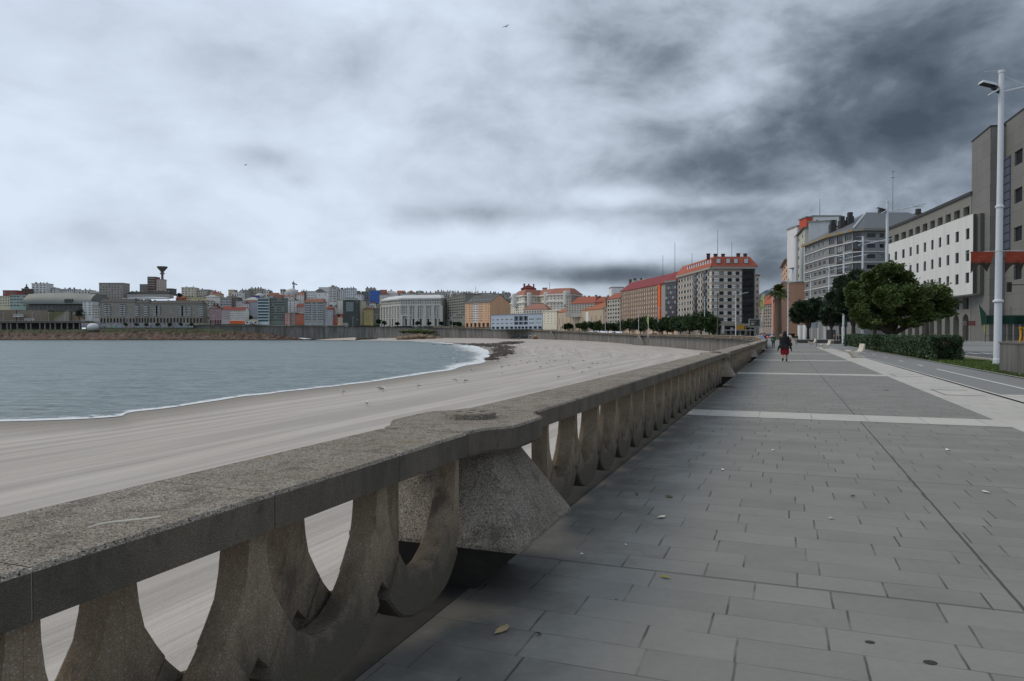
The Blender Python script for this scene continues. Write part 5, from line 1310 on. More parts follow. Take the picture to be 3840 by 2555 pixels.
strip(t,V[2],V[3],.15,.5,4.6,5.3,plain('dark_fascia',(40,36,36),.6),1.6,'shop_fascia'); strip(t,V[2],V[3],.52,.66,4.4,5.3,plain('red_fascia',(150,40,30),.6),1.7,'red_sign')
strip(t,V[2],V[3],.97,1.0,0,H-1,wallmat((170,168,160)),.2,'pale_edge')
S(2833,2846,1030,330,332,None,(170,166,156),8,1,'narrow cream block with red capped top behind the striped block',ybase=1252,D=20,rcol=(150,74,60))
# street canyon behind the palm
S(2838,2903,1112,450,430,None,(120,112,104),7,8,'grey brown flats with orange tiled roof at the end of the street',ybase=1252,roof='mansard',rh=5,rcol=(184,84,52),wf=.5,style='d',D=20)
S(2870,2902,1106,480,478,None,(130,118,108),4,4,'more distant orange roofed house up the street',ybase=1180,roof='gable',rh=5,rcol=(190,88,56))
S(2895,2904,1130,380,340,None,(196,96,46),0,0,'narrow bright orange facade in the street',ybase=1252,D=12)
S(2903,2934,1075,360,300,None,(146,108,86),8,3,'tan brown block behind the palm crown',ybase=1252,D=24,wf=.25,hf=.4,style='d',roof_ov=.3)
# tall blocks right of the palm (world polyline receding towards -Y)
def rb(name,label,pts,H,D,col,segs,roof='flat',rh=3,rcol=None,**k):
    return building(name,label,px_pts(*pts),-.1,H,D,col,segs,roof,rh,rcol,'apartment block',None,**k)
H=zy(962,400)
t=rb('apartment_building','narrow pinkish ochre block with flared cornice left of the white ribbed tower',[(2932,420),(2952,372)],40,14,(168,132,106),[dict(floors=11,cols=3,wf=.4,hf=.4,gh=5,style='d')],roof_ov=1.6)
t=rb('apartment_building','pale ribbed block with vertical light panels, tallest on the street',[(2952.5,372),(2974,345)],zy(886,358),18,(176,180,182),[dict(floors=12,cols=2,wf=.2,hf=.3,gh=5,style='w')])
t=rb('apartment_building','grey stepped block with concrete balconies and glazed stair strip',[(2974.5,344),(3016,304)],zy(878,322),18,(142,142,132),[dict(floors=10,cols=3,wf=.25,hf=.35,gh=6,style='d')],roof='flat',rcol=(110,108,96),roof_ov=.9)
O=Vector(px_pts((2974.5,344))[0]); e=Vector(px_pts((3016,304))[0])-O
strip(t,Z0,e,.0,.45,4,zy(890,335),plain('ribbed_light_panel',(168,174,180),.5,k=1.1,var=.25),.8,'ribbed_panel')
strip(t,Z0,e,.72,.90,4,zy(935,315),plain('green_grey_glass',(84,96,96),.25,k=1.0,var=.3),.3,'stair_glazing')
S(2988,3060,845,330,330,None,(186,188,188),0,0,'white setback penthouse above the grey stepped block',ybase=1000,D=12)
S(3045,3150,808,322,322,None,(206,208,208),1,3,'bright white rooftop house with a dark window on the skyline',ybase=870,wf=.25,D=10); S(3022,3045,822,321,321,None,(150,56,36),0,0,'brick red rooftop box beside the white rooftop house',ybase=850,D=8)
t=S(3030,3120,828,300,296,None,(140,144,146),0,0,'blank light grey gable wall with one small white window',ybase=930,D=10)
mb=MB(); mb.box(1.0,4.4,-.3,-.02,t['_H']-7.0,t['_H']-3.2); mb.box(1.3,4.1,-.42,-.31,t['_H']-6.7,t['_H']-3.5,1); mb.box(2.6,2.8,-.5,-.43,t['_H']-6.7,t['_H']-3.5); mb.build('window',[fr_w,glassM],t)
# grey block with slate hip roof
Yc=240; Hg=zy(859,Yc)+.1
pts=px_pts((3017,284),(3100,258),(3196,242),(3230,240),(3345,240))
sgA=dict(floors=9,cols=6,wf=.45,hf=.42,gh=5,style='w',cw=[(.03,.17),(.22,.35),(.43,.56),(.63,.76),(.82,.95)])
t=building('apartment_building','big grey block with dark bay windows and slate hip roof',pts,-.1,Hg,30,(98,99,99),
   [sgA,dict(floors=9,cols=3,wf=.85,hf=.6,gh=5,style='d',cw=[(.08,.30),(.40,.62),(.70,.97)]),dict(floors=9,cols=1,wf=.94,hf=.8,gh=5,style='d'),dict(floors=9,cols=2,wf=.4,hf=.38,gh=5,style='d',cw=[(.16,.44),(.58,.72)])],'hip',1,(86,90,94),roof_ov=1.4,chim=0)
bpy.data.objects.remove([c for c in t.children if c.name.startswith('roof')][0])
# its own roof: long ridge above the left wing, hip at the corner
O=Vector(pts[0]); V=[Vector(p)-O for p in pts]
Rz=zy(797,262)+.1; r0=Vector(px_pts((3017,284))[0])-O
ridge=[V[0]+Vector((9,7)),Vector(px_pts((3246,262))[0])-O,Vector(px_pts((3402,262))[0])-O]
ev=[V[0]+Vector((-1.2,1)),V[1]+Vector((-1.2,-.8)),V[2]+Vector((-.9,-1.2)),V[3]+Vector((0,-1.4)),V[4]+Vector((22,-1.4))]
mb=MB(); e3=[(p.x,p.y,Hg) for p in ev]; rg=[(p.x,p.y,Rz) for p in ridge]; rg[0]=(rg[0][0],rg[0][1],Hg+2)
mb.ngon([e3[0],e3[1],rg[1],rg[0]]); mb.ngon([e3[1],e3[2],rg[1]]); mb.ngon([e3[2],e3[3],rg[1]]); mb.ngon([e3[3],e3[4],rg[2],rg[1]])
bk=[(ev[0].x+20,ev[0].y+14,Hg),(ev[4].x,ev[4].y+44,Hg)]; mb.ngon([rg[0],rg[1],rg[2],bk[1],bk[0]]); mb.ngon([e3[4],bk[1],rg[2]]); mb.ngon([e3[0],rg[0],bk[0]])
rf=mb.build('roof',wallmat((84,88,92),.6,.14,.4,1.3),t)
mb=MB(); mb.tube([(ev[2].x+.5,ev[2].y,Hg+.4),rg[1]],.35,6); mb.build('ridge_flashing',plain('zinc_flashing',(180,184,186),.4),rf)
for a,b_ in zip(ev,ev[1:]):
    d=(b_-a).normalized(); n=Vector((d.y,-d.x)); mb=MB(); mb.prism([(p.x,p.y) for p in [a,b_,b_-n*1.0,a-n*1.0]],Hg-.7,Hg+.12)
    m_,nt_,b__=newmat('lichened_eave') if 'le' not in MATS else (MATS['le'],None,None)
    if nt_:
        q=mixc(nt_,ramp(nt_,nz(nt_,pos(nt_),.35,4),.42,.56),(.22,.22,.20),(.26,.17,.04)); nt_.links.new(q,b__.inputs['Base Color']); MATS['le']=m_
    mb.build('eave',m_,t)
for px_,Yq,h1 in ((3120,258,8),(3155,256,8),(3185,255,9),(3300,262,3),(3440,262,3)):
    q=Vector(px_pts((px_,Yq))[0])-O; zt_=zy({3120:826,3155:812,3185:797,3300:785,3440:784}[px_],Yq)+.1; mb=MB(); mb.box(q.x-1,q.x+1,q.y-1,q.y+1,zt_-h1,zt_-1.5); mb.box(q.x-.7,q.x+.7,q.y-.7,q.y+.7,zt_-1.5,zt_); mb.build('chimney',wallmat((70,70,70)),rf)
fh=(Hg-5.5)/9
ledges(t,pts,[5+fh*k-.25 for k in range(1,9)],(158,160,160),.3,.32,'white_band')
mb=MB()
for k in range(9): strip(t,V[2],V[3],0.02,.98,5+fh*k+.25,5+fh*k+fh*.3,plain('maroon_panel',(44,32,34),.4),.25,'maroon_spandrel') if k%2 else None
for k in range(9): strip(t,V[1],V[2],0.42,.62,5+fh*k+.25,5+fh*k+fh*.22,plain('maroon_panel',(44,32,34),.4),.25,'maroon_spandrel')
# curved white-fronted office
A_=(3322,222); pl=[(3322,222),(3400,206),(3480,190.5),(3568,175.4),(3639,165)]
pts=px_pts(*pl); Hh=33.3
n_c=[4,3,3,3]
c_off=(104,103,101)
seglist=[]
tot=sum(math.dist(a,b_) for a,b_ in zip(pts,pts[1:]))
for (a,b_),nc in zip(zip(pts,pts[1:]),[3,3,3,2]):
    seglist.append(dict(rows=[(7.4,10.0),(29.0,31.0)],cols=nc,wf=.62,style='n',recess=1.0,ground=(nc,.62,.2,6.3,1)))
t=building('office_building','curved grey office with white clad floors over a row of tall arches',pts,-.0,Hh,22,(92,91,86),seglist,'flat',1,(70,70,70),'office building',parapet=.7,roof_ov=.35)
# white projecting block
zB,zT=10.4,27.7; wp=px_pts((3318,213),(3400,196.5),(3480,182),(3568,167.5),(3646,157.5)); Ov=Vector(pts[0])
wmat,nt,b=newmat('white_stone_cladding'); g=pos(nt); st=nz(nt,pos(nt,(1,1,.12)),.5,5,.7); c=mixc(nt,ramp(nt,st,.35,.7),(.60,.60,.58),(.72,.72,.70)); c=mixc(nt,ramp(nt,nz(nt,pos(nt,(1,1,.3)),.25,5,.7),.58,.75,0,.4),c,(.42,.42,.40)); nt.links.new(c,b.inputs['Base Color']); b.inputs['Roughness'].default_value=.6
L=[Vector(p)-Ov for p in wp]; mb=MB(); winl=[]
for (a,b_),nc in zip(zip(L,L[1:]),[3,3,3,2]):
    d=b_-a; W=d.length; d.normalize(); n=Vector((-d.y,d.x)); ang=math.atan2(d.y,d.x)
    def P(x,z,y=0): q=a+d*x+n*y; return (q.x,q.y,z)
    zc=zB
    for (za,zb) in ((12.9,15.2),(17.7,20.1),(22.5,24.9)):
        mb.quad(P(0,zc),P(W,zc),P(W,za),P(0,za)); xc=0
        for k in range(nc):
            x0=(k+.33)/nc*W; x1=(k+.67)/nc*W; mb.quad(P(xc,za),P(x0,za),P(x0,zb),P(xc,zb)); r=.22
            mb.quad(P(x0,za),P(x0,za,r),P(x0,zb,r),P(x0,zb)); mb.quad(P(x1,za),P(x1,zb),P(x1,zb,r),P(x1,za,r)); mb.quad(P(x0,zb),P(x0,zb,r),P(x1,zb,r),P(x1,zb)); mb.quad(P(x0,za),P(x1,za),P(x1,za,r),P(x0,za,r))
            winl.append((P(x0,za,r-.04),x1-x0,zb-za,ang)); xc=x1
        mb.quad(P(xc,za),P(W,za),P(W,zb),P(xc,zb)); zc=zb
    mb.quad(P(0,zc),P(W,zc),P(W,zT),P(0,zT))
back=[p+Vector((3.2,.8)) for p in L]
mb.ngon([(p.x,p.y,zT) for p in L+back[::-1]]); mb.ngon([(p.x,p.y,zB) for p in back+L[::-1]])
wb=mb.build('white_block',wmat,t)
for p,w_,h_,ang in winl: link('window',window_mesh(w_,h_,'n',black),wb,p,ang)
mb=MB(); a=L[-1]; mb.quad((a.x,a.y,zB),(a.x+3.4,a.y+1.2,zB),(a.x+3.4,a.y+1.2,zT),(a.x,a.y,zT)); mb.box(a.x+.9,a.x+3.0,a.y-1.0,a.y+.4,zB+.01,zT-.01); mb.build('grey_return',wallmat((84,84,80),.8,.14,.3,1.5),wb)
# arcade interior: dark wall well behind the arches is given by the opening planes; cornice line
# tower
tw=px_pts((3639.5,165.2),(3709,153)); Ht=45.2
c_tw=(112,110,106)
mtw,nt,b=newmat('grey_stone_panels'); g=N(nt,'ShaderNodeNewGeometry'); br=nt.nodes.new('ShaderNodeTexBrick'); cbq=nt.nodes.new('ShaderNodeCombineXYZ'); sq=nt.nodes.new('ShaderNodeSeparateXYZ'); nt.links.new(g.outputs['Position'],sq.inputs[0]); nt.links.new(sq.outputs[1],cbq.inputs[0]); nt.links.new(sq.outputs[2],cbq.inputs[1]); nt.links.new(cbq.outputs[0],br.inputs['Vector'])
br.inputs['Scale'].default_value=1; br.inputs['Brick Width'].default_value=9; br.inputs['Row Height'].default_value=3.3; br.inputs['Mortar Size'].default_value=.05; br.offset=.5
br.inputs['Color1'].default_value=(.165,.162,.15,1); br.inputs['Color2'].default_value=(.185,.182,.17,1); br.inputs['Mortar'].default_value=(.11,.108,.10,1)
c=mixc(nt,ramp(nt,nz(nt,pos(nt,(1,1,.15)),.3,5,.7),.4,.75,0,.35),br.outputs[0],(.10,.098,.09)); nt.links.new(c,b.inputs['Base Color']); b.inputs['Roughness'].default_value=.8
t=building('tower','tall plain grey stone stair tower beside the arches',tw,-.0,Ht,3.3,mtw,[None],'flat',1,(60,60,60),'tower',parapet=.3,roof_ov=.12)
gb=px_pts((3753,154.2),(3850,141),(4150,112)); 
t=building('office_building','grey office block with strip windows cut by the right picture edge',gb,-.0,zy(471,154),26,mtw,[dict(rows=[(z,z+2.9) for z in (12.6,20.3,28.0,35.6,41.5)][:4],cols=2,style='d',wf=.5,recess=.4,cw=[(.50,.80)],ground=(4,.8,.3,4.2,0)),dict(rows=[(z,z+2.9) for z in (12.6,20.3,28.0,35.6)],cols=5,style='d',wf=.6,recess=.4,ground=(6,.8,.3,4.2,0))],'flat',1,(60,60,60),'office building',parapet=.3,roof_ov=.12)
O=Vector(gb[0]); e=Vector(gb[1])-O
blg=plain('blue_grey_glass',(84,90,108),.15,k=1.2,var=.25)
strip(t,Z0,e,.06,.36,17.5,38.5,blg,.25,'glazed_strip')
for k in range(13): strip(t,Z0,e,.06,.36,17.5+k*1.7,17.62+k*1.7,fr_d,.32,'glazing_bar')

rf_=random.Random(77)
LM=[(760,'arcade flats'),(800,'gap beside the arcade flats'),(862,'pink galleries'),(918,'white galleries'),(966,'lavender grey house'),(1009,'teal glass block'),(1066,'grey green glass block'),(1112,'orange red house'),(1214,'grey block with white galleries'),(1286,'plain grey house'),(1345,'dark glass block'),(1430,'ochre block'),(1560,'government building')]
cn=[('white',(206,204,200)),('cream',(196,186,160)),('pale grey',(170,170,166)),('mid grey',(140,138,134)),('tan',(168,150,126)),('pinkish',(176,148,136)),('bright white',(216,216,214))]
rn_=[('flat roofed',None,'flat'),('red roofed',(150,84,66),'hip'),('slate roofed',(96,98,100),'gable'),('brown roofed',(120,82,64),'hip')]
seen={}
for k in range(110):
    px=rf_.uniform(660,1560); w=rf_.uniform(16,34); Yq=rf_.uniform(890,1060); yt=1150-(Yq-890)/170*64+rf_.uniform(-8,6); lm=[b for a,b in LM if px<=a][0]; c=rf_.choice(cn); r=rf_.choice(rn_); q=(c[0],r[0],lm)
    if q in seen: continue
    seen[q]=1
    S(px,px+w,yt,Yq,Yq,None,c[1],rf_.choice((3,4,5)),max(2,int(w/6)),'%s %s house above the %s'%(c[0],r[0],lm),ybase=yt+50,roof=r[2],rcol=r[1] or (120,118,112),rh=3 if r[2]!='flat' else 1,wf=rf_.choice((.35,.5,.65)),style=rf_.choice('wwd'),chim=rf_.choice((0,1,3)),D=10)
# ================= lamp posts =================
LG='tall white double arm lamp posts along the promenade'
def lamp_proto():
    t=thing('street_lamp','nearest tall white lamp post, with grimy base beside the low grey wall','street lamp',(0,0,0),0,LG)
    m,nt,b=newmat('weathered_white_paint'); c=mixc(nt,ramp(nt,nz(nt,pos(nt,(1,1,.3)),4,5,.75),.58,.72,0,.55),(.60,.62,.65),(.30,.29,.27)); nt.links.new(c,b.inputs['Base Color']); b.inputs['Roughness'].default_value=.4; M_=m
    mb=MB(); mb.lathe([(.205,0),(.205,.25),(.185,.3),(.175,3.15),(.25,3.2),(.25,3.27),(.165,3.34),(.155,8.0),(.20,8.04),(.20,8.12),(.14,8.18),(.125,14.9),(.16,14.92),(.16,15.05)],18); mb.build('pole',M_,t,smooth=False)
    mb=MB(); mb.tube([(.1,0,13.95),(1.2,0,14.2),(3.0,0,14.55)],.055,8); mb.build('arm',M_,t)
    mb=MB(); mb.tube([(.12,0,14.75),(1.25,0,14.25)],.022,5); mb.build('stay_rod',M_,t)
    mb=MB(); mb.loft([[(2.3,-.10,14.36),(2.3,.10,14.36),(2.3,.10,14.48),(2.3,-.10,14.48)],[(2.9,-.17,14.48),(2.9,.17,14.48),(2.9,.17,14.62),(2.9,-.17,14.62)],[(3.75,-.12,14.66),(3.75,.12,14.66),(3.75,.12,14.74),(3.75,-.12,14.74)]]); l=mb.build('luminaire',white_paint,t)
    mb=MB(); mb.box(2.5,3.5,-.1,.1,14.40,14.44); 
    f=mb.build('lamp_glass',plain('lamp_glass',(.5,.52,.54),.2),l); 
    # floodlights on the sea side
    for (x,z,s_,an) in ((-.62,14.35,1.0,.25),(-.36,13.95,.6,-.5)):
        Mx=Matrix.Translation((x,0,z))@Matrix.Rotation(an,4,'Y')@Matrix.Scale(s_,4)
        mb=MB(); mb.box(-.42,.30,-.24,.24,-.05,.07,0,Mx,.03); mb.box(-.38,.26,-.2,.2,-.075,-.05,1,Mx); mb.box(.2,.42,-.1,.1,-.2,-.02,1,Mx)
        mb.build('floodlight',[white_paint,plain('dark_lamp_housing',(40,40,38),.5)],t)
    mb=MB(); mb.tube([(-.1,0,13.9),(-.45,0,14.15)],.05,6); mb.tube([(-.1,0,14.2),(-.5,.05,14.25)],.03,5); mb.build('bracket',plain('dark_lamp_housing',(40,40,38)),t)
    mb=MB(); mb.tube([(0,0,15.06),(-.85,0,15.0)],.018,5); mb.build('top_rod',M_,t)
    return t
lp=lamp_proto(); NANG=math.atan2(UN[1],UN[0])
p0=sd(43.7,10.2); lp.location=at(3740,1368,37.3); lp.location.z=.02; lp.rotation_euler=(0,R(.35),R(-4))
# (px, top row, base row or None, label)
LAMPS=[(3324.5,755.6,None,'white lamp post rising out of the wind-blown tree'),(3233.7,888,None,'white lamp post in front of the grey slate roofed block corner'),(3162.7,947,None,'white lamp post whose arm crosses the third floor of the grey slate roofed block'),
(3108,993,None,'white lamp post with the black litter bin at its foot'),(3038.8,1027.5,None,'white lamp post in front of the dark round tree beside the square sign'),(2954.6,1045,None,'white lamp post before the pale ribbed block'),(2896,1082,None,'white lamp post just left of the palm trunk'),
(2759,1092.7,None,'white lamp post crossing the middle of the striped block'),(2807.6,1143.6,None,'small white lamp post in front of the dark glazed bay of the striped block'),(2642,1113,None,'white lamp post at the left corner of the striped block'),(2555,1133,None,'white lamp post before the left wing of the striped block'),
(2467.6,1148.7,None,'white lamp post just left of the orange corner stripe'),(2395,1159,None,'white lamp post before the middle of the salmon block'),(2326,1164,None,'white lamp post at the left edge of the salmon block'),(2270,1169,None,'white lamp post in front of the belfry'),(2154,1177,None,'white lamp post before the right part of the brown hall'),
(2113,1179,None,'white lamp post before the left part of the brown hall'),(2038,1180,1240,'white lamp post at the cream five storey house'),(1980,1181,1237,'white lamp post at the right end of the blue grey office'),(1915,1181,1234,'white lamp post at the middle of the blue grey office'),(1843,1184,1232,'white lamp post between the peach block and the blue grey office'),
(1765,1181,1229,'white lamp post before the peach block'),(1696,1181,1228,'white lamp post before the dark flats with turrets'),(1631,1181,1226,'white lamp post at the right end of the government building'),(1586,1181,1226,'white lamp post near the right middle of the government building'),(1448.5,1181,1224,'white lamp post at the left end of the government building'),
(1394,1190,1222,'white lamp post before the olive block'),(1323.5,1190,1222,'white lamp post before the dark glass block'),(1223.7,1190,1221,'white lamp post before the plain grey house'),(1163,1185,1220,'white lamp post before the grey block with white galleries'),(1082.5,1185,1220,'white lamp post before the tiny red and white house'),
(1007,1180,1219,'white lamp post between the teal and the grey green glass blocks'),(912,1185,1218,'white lamp post at the right end of the orange ground floor'),(832,1185,1218,'white lamp post before the narrow red roofed house'),(800,1180,1217,'white lamp post before the pink galleried house'),
(695,1178,1213,'white lamp post, rightmost before the arcade flats'),(584,1178,1213,'white lamp post before the middle of the arcade flats'),(478,1178,1212,'white lamp post before the arches of the arcade flats'),(398,1178,1211,'white lamp post at the left end of the arcade flats'),
(322,1172,1205,'white lamp post at the narrow white block'),(244,1170,1204,'white lamp post below the museum steps'),(182,1170,1204,'white lamp post below the curved museum'),(122,1170,1204,'white lamp post beside the white bus'),(68.5,1170,1203,'second white lamp post from the left picture edge'),(12.5,1170,1203,'leftmost white lamp post on the viaduct road')]
for i,(px,yt,yb,lab) in enumerate(LAMPS):
    c=copy_tree(lp)
    if px>=2640:
        if px==2807.6: Y=331
        else: Y=(15.05-1.55)*FP/(HOR-yt)
        s_=1; z=0
        if px==2807.6: s_=.9
        if px==2896: s_=.92; Y*=.92
    else:
        Y=cY(px)+14; z=cZ(px); s_=(zy(yt,Y)-z)/15.05
        if px<2280: Y=cY(px)+9; z=cZ(px); s_=(zy(yt,Y)-z)/15.05
    c.location=(gx(px,Y),Y,z); c.scale=(s_,s_,s_); c.rotation_euler=(0,0,R(random.uniform(-14,-4))); c['label']=lab
# banners on the nearest pole
def banner(x0,x1,slant,lab):
    Y=37.25; t=thing('banner',lab,'banner',(gx(x0,Y),Y,zy(944,Y)),0,'red banners on the nearest lamp post')
    W=(x1-x0)/FP*Y; H=(1018-944)/FP*Y; mb=MB(); n=12; rows=8
    m,nt,b=newmat('red_banner_cloth'); uv=N(nt,'ShaderNodeTexCoord'); su=N(nt,'ShaderNodeSeparateXYZ'); nt.links.new(uv.outputs['Object'],su.inputs[0])
    q=math_n(nt,'ADD',math_n(nt,'DIVIDE',su.outputs[2],H),math_n(nt,'MULTIPLY',math_n(nt,'SUBTRACT',nz(nt,uv.outputs['Object'],4,4,.7),.5),.45))
    c=mixc(nt,ramp(nt,q,-.50,-.60),(.30,.045,.018),(.035,.025,.015)); nt.links.new(c,b.inputs['Base Color']); b.inputs['Roughness'].default_value=.8
    for i in range(n+1):
        f=i/n; low=-H*(1.12-.40*math.sin(math.pi*min(1,f*1.02))-.10*f)
        for j in range(rows+1):
            g=j/rows; x=W*(f*(1-.28*g))+.03 ; mb.v.append((x+.02*math.sin(g*3),.05*math.sin(f*5+g*3)*g,low*g))
    for i in range(n):
        for j in range(rows): mb.f.append((i*(rows+1)+j,i*(rows+1)+j+1,(i+1)*(rows+1)+j+1,(i+1)*(rows+1)+j)); mb.m.append(0)
    o=mb.build('cloth',m,t); md=o.modifiers.new('thick','SOLIDIFY'); md.thickness=.008
    # two faint lines of lettering-like strokes
    mb=MB(); rr=random.Random(3)
    for row,(z,u0,u1,h) in enumerate(((-.24*H,.28,.60,.05),(-.36*H,.16,.68,.06))):
        x=W*u0
        while x<W*u1:
            w_=rr.uniform(.03,.07); mb.box(x,x+w_*.35,-.075,-.068,z-h*rr.uniform(.3,1),z); mb.box(x,x+w_,-.075,-.068,z-h*.2,z-h*.05) if rr.random()<.6 else None
            x+=w_+.02
    mb.build('lettering',plain('faded_lettering',(190,110,80),.8),t)
banner(3636,3724,0,'orange red banner hanging left of the nearest lamp post'); banner(3764,3850,0,'orange red banner hanging right of the nearest lamp post')
mb=MB(); mb.tube([(gx(3626,37.3),37.3,zy(948,37.3)),(gx(3740,37.3),37.3,zy(942,37.3)),(gx(3870,37.3),37.3,zy(939,37.3))],.022,6); mb.lathe([(.19,0),(.19,.07)],12,0,(gx(3745,37.3),37.3,zy(945,37.3)))
tag(mb.build('banner_bar',plain('bar_white',(190,190,188),.5)),'thin horizontal bar clamped to the nearest lamp post','banner bar')
# ================= trees =================
def crown_mesh(rnd,clumps,leaf,n,droop=0,wind=(0,0),flat=.7):
    mb=MB(); v=mb.v; f=mb.f
    tot=sum(c[3]*c[4]*c[3] for c in clumps)
    for (cx,cy,cz,r,rz_) in clumps:
        k=int(n*r*r*rz_/tot)
        for i in range(k):
            a=rnd.random()*2*math.pi; u=rnd.uniform(-1,1); s=math.sqrt(1-u*u); q=rnd.random()**.33; q=(q if rnd.random()>.06 else q*1.22)*(.72+.5*noise.noise(Vector((cx+s*math.cos(a)*2.1,cy+s*math.sin(a)*2.1,cz+u*2.1))) if True else 1)+.12
            x=cx+r*q*s*math.cos(a); y=cy+r*q*s*math.sin(a); z=cz+rz_*q*u
            x+=wind[0]*(max(0,q-.6)**1.5)*r
            sz=leaf*rnd.uniform(.6,1.5)
            d=Vector((s*math.cos(a)+wind[0]*.8,s*math.sin(a)+wind[1],u*flat+rnd.uniform(-.4,.4)-droop)).normalized()
            t=Vector((rnd.gauss(0,1),rnd.gauss(0,1),rnd.gauss(0,1))); t=(t-d*t.dot(d)); t.normalize()
            ln=d*sz; w_=t*sz*.42; p=Vector((x,y,z)); j=len(v)
            v+= [tuple(p-w_*.3),tuple(p+ln*.5-w_),tuple(p+ln),tuple(p+ln*.5+w_)]; f.append((j,j+1,j+2,j+3)); mb.m.append(0)
    return mb
def trunk_mesh(rnd,h,r,clumps,lean=(0,0),fork=.5):
    mb=MB(); top=Vector((lean[0],lean[1],h)); 
    mb.tube([(0,0,-.1),(lean[0]*.3,lean[1]*.3,h*.45),tuple(top)],[r*1.25,r,r*.8],9)
    for (cx,cy,cz,cr,crz) in clumps[:9]:
        e=Vector((cx,cy,cz)); m_=top.lerp(e,.5)+Vector((rnd.uniform(-.2,.2),rnd.uniform(-.2,.2),rnd.uniform(-.1,.3)))
        mb.tube([tuple(top-Vector((0,0,.1))),tuple(m_),tuple(e)],[r*.55,r*.36,r*.12],6)
    return mb
barkm=wallmat((64,54,44),.95,.3,1.5,1.2,'bark',True)
pine=leafmat('wind_swept_foliage',(52,64,28),1.7); darkl=leafmat('dark_glossy_foliage',(40,54,36),1.5); rowl=leafmat('row_tree_foliage',(48,64,36),1.5); pal=leafmat('pale_foliage',(88,96,74),1.2)
def tree(label,loc,h,rad,trunk_h,n,leaf,mat,seed,nclump=14,crz=None,squash=.75,wind=(0,0),droop=0,group=None,name='tree',tr=.25,off=(0,0),dome=True):
    rnd=random.Random(seed); t=thing(name,label,'tree',loc,0,group); crown_h=h-trunk_h; cz=trunk_h+crown_h*.5
    cl=[]
    for i in range(nclump):
        a=i*2.4+rnd.uniform(-.3,.3); q=math.sqrt((i+.5)/nclump); rr=rad*(.62)*q; 
        zc=cz+crown_h*.5*(rnd.uniform(-.45,.62))*math.sqrt(max(0,1-q*q*.8)) ; r=rad*rnd.uniform(.34,.52)*(1-.15*q)
        cl.append((off[0]+rr*math.cos(a),off[1]+rr*math.sin(a)*.8,zc,r,r*squash))
    crown_mesh(rnd,cl,leaf,n,droop,wind).build('crown',mat,t)
    trunk_mesh(rnd,trunk_h+.3,tr,cl,(off[0]*.4,0)).build('trunk',barkm,t)
    return t
def shrubtree_px(label,px,Y,ytop,rad,th,n,leaf,mat,seed,**k):
    z=0 if px>2640 else cZ(px); h=zy(ytop,Y)-z; return tree(label,(gx(px,Y),Y,z),h,rad,th,n,leaf,mat,seed,**k)
def big_tree():
    Y=66; rnd=random.Random(5); x0=gx(3345,Y); t=thing('tree','big feathery wind-blown tree leaning over the near hedge','tree',(x0,Y,0))
    k=Y/FP; cl=[]
    for (px,py,r,rz_) in [(3340,1010,50,30),(3290,1040,55,34),(3400,1040,48,28),(3240,1085,55,38),(3320,1090,75,45),(3400,1095,65,40),(3465,1100,45,28),(3205,1130,42,40),(3270,1145,60,42),(3350,1150,70,42),(3430,1150,60,36),(3500,1140,48,26),(3540,1160,28,16),(3200,1175,36,34),(3250,1195,45,28),(3320,1195,50,22),(3420,1185,55,24),(3490,1175,40,20),(3290,1008,30,16),(3375,1000,30,14),(3440,1060,26,16),(3230,1215,45,22),(3300,1218,55,20),(3375,1210,45,20),(3450,1130,60,36),(3290,1120,60,50),(3385,1120,60,50),(3480,1150,50,26),(3520,1175,34,16)]:
        p=at(px,py,Y); cl.append((p.x-x0,rnd.uniform(-1.8,1.8),p.z,r*k*.88,rz_*k*.95))
    crown_mesh(rnd,cl,.17,130000,.05,(.8,.1),.35).build('crown',pine,t)
    mb=MB(); c2=cl[7:16]
    mb.tube([(.15,0,-.1),(.1,0,.9),(-.2,0,1.6)],[.42,.34,.3],9)
    for c in c2[::1]+cl[2:6]: 
        e=Vector(c[:3]); m_=Vector((e.x*.45,e.y*.4,1.6+(e.z-1.6)*.45)); mb.tube([(-.15,0,1.45),tuple(m_),tuple(e)],[.2,.13,.05],6)
    mb.build('trunk',barkm,t)
big_tree()
shrubtree_px('dark dense tree behind the wind-blown tree, left side',3200,99,985,4.3,2.2,26000,.24,darkl,8,nclump=16,tr=.3)
shrubtree_px('dark tree filling the gap behind the wind-blown tree',3280,108,982,4.6,2.4,16000,.28,darkl,9,nclump=14,tr=.3)
shrubtree_px('thin pale leafy tree in front of the white clad office floors',3478,96,1022,3.2,3.0,2600,.26,pal,19,nclump=11,tr=.2)
shrubtree_px('dark round tree right of the square sign lamp',3030,158,1114,4.5,2.4,18000,.34,darkl,11,nclump=15,tr=.35)
shrubtree_px('small dark tree between the round tree and the shelter',3118,128,1118,2.7,2.3,7000,.34,darkl,12,nclump=9)
shrubtree_px('dark tree above the bus shelter',3150,135,1090,3.4,2.6,8000,.36,darkl,13,nclump=10)
ROW=[(275,1050,4.8),(370,1040,5.4),(440,1040,5.4),(530,1055,5),(600,1065,4.2),(700,1030,6.2),(770,1032,5.4),(890,1005,6.6),(1030,995,7.2),(1130,1035,5),(1185,1010,5.4),(1250,962,5.6),(1330,990,5.6),(1430,985,7.2),(1560,950,8.4),(1650,990,5.2)]
ordn=['first','second','third','fourth','fifth','sixth','seventh','eighth','ninth','tenth','eleventh','twelfth','thirteenth','fourteenth','fifteenth','sixteenth']
for i,(cx,cy,rd) in enumerate(ROW):
    px=2100+.3394*cx; yt=850+.3394*cy; Y=cY(px)+24+ (i%3)*3
    shrubtree_px('%s tree from the left in the clipped row along the road'%ordn[i],px,Y,yt,rd*.95,2.0,5200 if i>6 else 3000,.6,(rowl,darkl)[i%3==1],30+i,nclump=12,group='row of trees along the far road',tr=.3,squash=.8)
